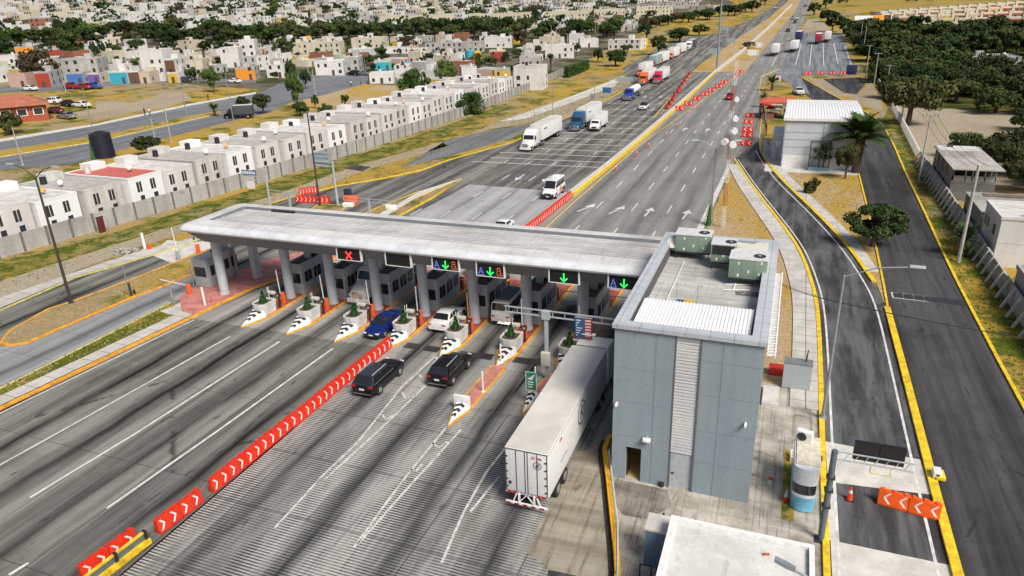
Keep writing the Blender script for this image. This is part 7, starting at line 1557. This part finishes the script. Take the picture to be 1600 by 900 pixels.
for q in ((412, 178, 146, 34, 'olive0', 'grey-green tree beside the avenue bend'), (466, 172, 118, 30, 'mid0', 'green tree between avenue and town plot'), (457, 133, 98, 22, 'dark0', 'dark tree at the corner left of the junction'), (478, 140, 112, 20, 'dark1', 'second dark tree at the corner left of the junction'), (493, 170, 150, 14, 'dark0', 'small tree on the sandy town plot'), (540, 168, 149, 16, 'dark1', 'small dark tree behind the row houses'),
          (470, 182, 158, 34, 'dark2', 'dark bush behind the row houses'), (510, 184, 164, 26, 'mid0', 'low green bush behind the row houses'), (335, 145, 108, 30, 'mid0', 'green bushy tree by the dirt track'), (305, 126, 107, 30, 'mid0', 'green shrub in front of the cream house'), (65, 132, 82, 62, 'brown0', 'large brown-leaved tree on the town street'), (118, 96, 54, 50, 'dark0', 'large dark tree above the grey flat house'), (158, 100, 66, 24, 'dark1', 'dark tall tree right of the grey flat house'), (10, 90, 62, 36, 'dark2', 'dark tree at the left edge'),
          (18, 210, 172, 46, 'olive1', 'scraggly tree in front of the red brick hall'), (235, 243, 212, 52, 'olive0', 'olive bush on the near side of the avenue'), (383, 176, 150, 28, 'olive0', 'tree overhanging the dark box truck'), (182, 92, 72, 30, 'dark0', 'dark tree beside the town street'), (218, 110, 92, 22, 'mid0', 'pale green tree left of the tall white house'), (280, 92, 76, 20, 'dark1', 'dark tree behind the tall white house'), (347, 105, 90, 22, 'dark0', 'round tree right of the tall palm'),
          (442, 92, 62, 40, 'dark0', 'dark tree left of the long cream terrace'), (458, 64, 48, 34, 'dark2', 'dark tree above the long cream terrace'), (637, 80, 58, 34, 'brown0', 'brownish tree right of the cream terraces'), (573, 104, 86, 24, 'dark1', 'dark round tree by the junction'), (598, 90, 74, 24, 'mid0', 'green tree right of the cream terraces'), (670, 98, 82, 40, 'dark2', 'dark hedge-like trees in mid town'), (740, 100, 90, 20, 'dark1', 'small tree under the water tanks'), (768, 102, 88, 20, 'mid0', 'green shrub right of the yellow tank'),
          (815, 74, 50, 30, 'brown0', 'brown-green tree near the highway town'), (840, 84, 72, 14, 'dark0', 'small dark tree left of the big dark opening'), (900, 90, 68, 16, 'dark1', 'dark slim tree beside the palm in the highway town'), (934, 98, 78, 20, 'dark0', 'dark tree near the wall end'), (980, 84, 70, 18, 'dark1', 'small round tree beside the white low house'), (962, 104, 76, 40, 'dark2', 'dark hedge mass at the wall end'), (1028, 86, 58, 34, 'dark0', 'dark tree beside the truck queue'), (1062, 66, 42, 46, 'dark2', 'dark hedge trees at the tail of the truck queue'), (1092, 56, 40, 34, 'dark0', 'dark tree beyond the tail of the truck queue'), (1010, 62, 36, 34, 'dark1', 'dark tree above the yellow tank near the highway'), (877, 40, 24, 26, 'dark0', 'dark tree in the distance beside the cream apartments'), (990, 12, -4, 18, 'dark0', 'tall dark tree at the top before the blue-roofed shed'),
          (1272, 24, 6, 26, 'dark0', 'dark tree at the top right of the highway'), (1290, 14, -4, 24, 'dark1', 'second dark tree at the top right of the highway'), (1300, 50, 22, 34, 'dark0', 'dark tree above the truck lot'), (1318, 54, 30, 34, 'dark1', 'second dark tree above the truck lot'), (1292, 34, 14, 30, 'dark2', 'dark tree behind the pair above the truck lot'), (1330, 66, 46, 34, 'dark2', 'scrubby tree at the right corner of the truck lot'), (1195, 8, -6, 20, 'dark1', 'shrub on the verge at the top of the left carriageway'), (1170, 76, 66, 24, 'brown0', 'brown shrub in the grass median')):
    putpx(TR[q[4]], q[0], q[1], q[2], q[3], q[5], 1.3)
putpx(PALM2, 323, 112, 74, 24, 'tall fan palm above the orange shop', 2.8); putpx(PALM2, 861, 122, 90, 20, 'fan palm beside the modern white house', 2.8); putpx(PALM2, 888, 70, 50, 14, 'fan palm farther off in the highway town', 2.8); putpx(PALM3, 336, 182, 163, 22, 'small palm on the avenue median', 1.5)
for i in range(17):
    px = 1002+11*i+r5b.uniform(-4, 4); putpx(TR[r5b.choice(['dark0', 'dark2', 'brown0', 'olive0', 'dark1'])], px, 46-i*1.75+r5b.uniform(-2, 3), 30-i*1.75, r5b.uniform(20, 30), 'scrubby roadside tree, %s from the left in the band above the truck queue' % ordw(i), 1.3, 'scrubby trees above the truck queue')
i = 0
while i < 75:
    px, py = r5b.uniform(0, 800), r5b.uniform(66, 132)
    if inpoly(px, py, open_px) or (60 < px < 400 and 112 < py < 140 and r5b.random() < .6): continue
    w_ = r5b.uniform(9, 20)*(.6+.4*py/130); putpx(TR[r5b.choice(['dark0', 'dark1', 'mid0', 'olive0', 'dark2'])], px, py, py-w_*r5b.uniform(.75, 1.1), w_, 'leafy garden tree among the near town houses, about the %s from the left' % ordw(int(px/16)), 1.3, 'garden trees in the near town').name = 'garden_tree'; i += 1
x, y = GT(40, 252); t = thing('cypress', 'small dark cypress beside the black water tank on the avenue verge', 'tree', (*GT(147, 252), terr(*GT(147, 252)))); tiny_conifer(t, 0, 0, 0, 4.5); MB().cyl((0, 0, 0), (0, 0, .4), .1, .1, 6).build('trunk', BARK, t); t.scale = (.5, .5, 1)
x, y = GT(164, 246); t = thing('water_tank', 'large dark ribbed water tank standing between avenue and row houses', 'water tank', (x, y, terr(x, y))); MB().cyl((0, 0, 0), (0, 0, 4.6), 2.0, 1.9, 24).build('drum', M('tank_dark_blue', (.01, .013, .03), .5), t, smooth=True); MB().cyl((0, 0, 4.6), (0, 0, 5.1), 1.9, .5, 24).build('dome', TANKB, t, smooth=True)
# hedge
a, b__ = GT(884, 122), GT(918, 108); t = thing('hedge', 'clipped green hedge on the wall near the modern white house', 'hedge', (a[0], a[1], terr(*a)), math.atan2(b__[1]-a[1], b__[0]-a[0])); L_ = math.dist(a, b__); hm_ = MB(); r5 = random.Random(9)
for i in range(5000):
    p = Vector((r5.uniform(0, L_), r5.uniform(-1, 1), r5.uniform(0, 4))); u = Vector((r5.gauss(0, 1), r5.gauss(0, 1), r5.gauss(0, 1))).normalized()*.3; v = u.orthogonal().normalized()*.25; hm_.add([p-u, p-v, p+u, p+v], [(0, 1, 2, 3)])
hm_.build('foliage', LF['mid'], t)
# scrubland trees on the right
cnt = 0; yy = 196
while yy < 425:
    xx = 25+rd.uniform(0, 6)+(14 if yy < 215 else 0)
    while xx < .262*yy+14:
        x, y = xx+rd.uniform(-3, 3), yy+rd.uniform(-4, 4); px, py = pxof(x, y)
        if not (1496 < px < 1600 and 92 < py < 128) and cnt < 130 and not (px < 1470 and py > 168):
            r_ = rd.uniform(5.0, 7.6)*(1 if yy < 300 else 1.1); kk = rd.choice(['dark0', 'dark1', 'dark2', 'dark2', 'olive0', 'olive1', 'dark0'])
            cnt += 1; col_ = 'dark green' if 'dark' in kk else 'olive green'
            put(DET['dscrub'] if yy < 260 and 'dark' in kk else DET['scrub'] if yy < 260 else TR[kk], x, y, r_, rd.uniform(.75, 1.0), '%s scrubland tree, %s from the left in the %s rank' % (col_, ordw(int((xx-20)/9)), ordw(int((yy-196)/11.5))), 'trees of the scrubland', 'scrub_tree')
        xx += rd.uniform(8.2, 10.5)
    yy += 11.5
for i, (x, y, r_) in enumerate(((31.5, 116, 3.6), (35.5, 122, 4.2), (32, 127, 3.8), (38, 131, 4.5), (41, 140, 4.5), (44, 150, 5), (36, 142, 3.6), (48, 158, 5), (52, 168, 5), (44, 170, 4), (55, 178, 5), (60, 186, 5), (39.5, 118, 4.5), (43, 127, 4.5), (30, 133, 3.5), (28.5, 140, 3.6), (34, 136, 4), (47, 145, 4.5), (51, 152, 5), (46, 133, 4.5), (42, 113, 4), (36, 112, 3.8))):
    put(DET['dscrub'] if i % 2 else DET['scrub'], x, y, r_, 1.05, '%s tree behind the grey unfinished house, %s going away from the road' % ('dark' if i % 2 else 'olive', ordw(i)), 'trees behind the unfinished house')
# trees in the town
TREESPOT = [s for s in TREESPOT if s[1] < 620]; rd.shuffle(TREESPOT); print('tree spots', len(TREESPOT), cnt)
kk_ = ['dark0', 'dark1', 'dark2', 'olive0', 'mid0', 'dark0', 'brown0']
bl = [s for s in TREESPOT if s[2] == 0][:150]; tw = [s for s in TREESPOT if s[2]][:95]; TREESPOT = sorted(bl+tw)
for i, (x, y, k_) in enumerate(TREESPOT):
    kk = rd.choice(kk_ if k_ else kk_[:5]); put(TR[kk], x, y, rd.uniform(4.5, 8) if k_ == 0 else rd.uniform(3, 5), rd.uniform(.8, 1.1), '%s tree %s, about the %s from the left' % ({'d': 'dark green', 'o': 'olive green', 'm': 'mid green', 'b': 'brownish'}[kk[0]], 'in the belt across the hillside' if k_ == 0 else 'between the town houses', ordw(i % 58)), 'trees in the belt across the hillside' if k_ == 0 else 'trees between the town houses')
fx_ = MB(); r6 = random.Random(31)            # far-off wood on the hillside reads as one mass
for i in range(1300):
    a = r6.uniform(-1.1, .42); d = r6.uniform(480, 1300); x, y = d*math.sin(a), d*math.cos(a)
    if -.21 < x/y < 0.035: continue
    if x > 0 and (d < 700): continue
    s_ = r6.uniform(2.5, 7); z = terr(x, y)
    for j in range(34):
        dv = Vector((r6.gauss(0, 1), r6.gauss(0, 1), abs(r6.gauss(0, .8)))).normalized()*s_*r6.uniform(.6, 1); p = Vector((x, y, z+1))+dv; u = Vector((r6.gauss(0, 1), r6.gauss(0, 1), r6.gauss(0, 1))).normalized()*1.0; v = u.orthogonal()*.8; fx_.add([p-u, p-v, p+u, p+v], [(0, 1, 2, 3)])
o = fx_.build('far_wood', LF['dark']); o['kind'] = 'stuff'
# ================================================================== PEOPLE
def person(label, loc, rz, shirt, trousers, arm=0.0, scale=1):
    P_ = [(0, 0, .95), (0, 0, 1.2), (0, 0, 1.42), (0, .01, 1.5), (0, .03, 1.62), (0, .03, 1.74), (-.1, 0, .9), (-.11, .02, .5), (-.12, 0, .08), (-.12, .13, .04), (.1, 0, .9), (.12, .03, .5), (.13, .02, .08), (.13, .15, .04),
          (-.19, 0, 1.4), (-.25, -.02, 1.13), (-.25, .1+arm*.1, .9+arm*.25), (-.25, .16+arm*.12, .82+arm*.28), (.19, 0, 1.4), (.25, -.02, 1.13), (.26, .08, .9), (.26, .1, .81)]
    E_ = [(0, 1), (1, 2), (2, 3), (3, 4), (4, 5), (0, 6), (6, 7), (7, 8), (8, 9), (0, 10), (10, 11), (11, 12), (12, 13), (2, 14), (14, 15), (15, 16), (16, 17), (2, 18), (18, 19), (19, 20), (20, 21)]
    Rr = [.14, .13, .14, .055, .095, .08, .09, .065, .045, .04, .09, .065, .045, .04, .06, .045, .035, .04, .06, .045, .035, .04]
    me = bpy.data.meshes.new('person'); me.from_pydata(P_, E_, []); o = bpy.data.objects.new('person', me); COL.objects.link(o)
    sk_ = o.modifiers.new('s', 'SKIN'); o.modifiers.new('u', 'SUBSURF').levels = 1
    for i, r_ in enumerate(Rr): me.skin_vertices[0].data[i].radius = (r_, r_*(.75 if i < 3 else 1))
    me.skin_vertices[0].data[0].use_root = True
    m2 = bpy.data.meshes.new_from_object(o.evaluated_get(bpy.context.evaluated_depsgraph_get())); bpy.data.objects.remove(o)
    SKN = M('skin', (.32, .17, .10), .7); HAIR = BLK
    for m_ in (shirt, trousers, SKN): m2.materials.append(m_)
    for p in m2.polygons: z = p.center.z; p.material_index = 2 if z > 1.47 or (abs(p.center.x) > .2 and z < 1.08 and z > .6) else (0 if z > .95 else 1)
    t = thing('person', label, 'person', loc, rz); b_ = bpy.data.objects.new('body', m2); COL.objects.link(b_); b_.parent = t
    MB().loft([[(.105*math.cos(a)*f, .02+.11*math.sin(a)*f, z) for a in [2*PI*i/10 for i in range(10)]] for z, f in ((1.68, 1), (1.76, .95), (1.82, .5))]).build('hair', HAIR, t, smooth=True)
    t.scale = (scale,)*3; return t
RS, BT, WS, DT_ = cloth('shirt_red', (.5, .03, .03)), cloth('trousers_blue', (.03, .05, .3)), cloth('shirt_white', (.7, .7, .7)), cloth('trousers_dark', (.03, .03, .04))
for i, (px, py, s_, tr_, lb) in enumerate(((704, 432, WS, DT_, 'person in a pale shirt standing between the booths left of the white saloon'), (720, 428, RS, DT_, 'person in a red shirt by the planter beyond the booths'), (869, 467, RS, BT, 'person in a red shirt and blue trousers under the plain green arrow'), (946, 482, RS, BT, 'person in a red shirt and blue trousers beside the rightmost booth'))):
    x, y = G(px, py); x = min(CXS, key=lambda c: abs(c-x))+(.4 if i % 2 else -.2); person(lb, (x, max(y, 60.9), .18), PI+.4*i, s_, tr_, i*.5)
for i, (px, py, s_, lb) in enumerate(((227, 181, DT_, 'person in dark clothes walking along the avenue edge, leftmost of the group'), (235, 181, WS, 'person with a white top walking second from left by the avenue'), (258, 174, RS, 'person in a red top walking ahead by the avenue'), (326, 158, DT_, 'person in dark clothes alone by the avenue'), (549, 135, WS, 'person by the street junction'), (564, 134, RS, 'person in red by the street junction'))):
    x, y = GT(px, py); person(lb, (x, y, terr(x, y)+.05), i*1.1, s_, DT_, .3*i, 1.15)
# leftover template guard: anything never placed is removed
for pl in list(TR.values())+list(DET.values())+pr+[prr, PALM, PALM2, PALM3, PB, PO, PC, PBo]+[q[1] for q in tpl]+[q[1] for q in est]:
    if not pl.used:
        def rm(n_):
            for c in n_[1]: rm(c)
            bpy.data.objects.remove(n_[0])
        rm(pl.t)
print('objects', len(bpy.data.objects))
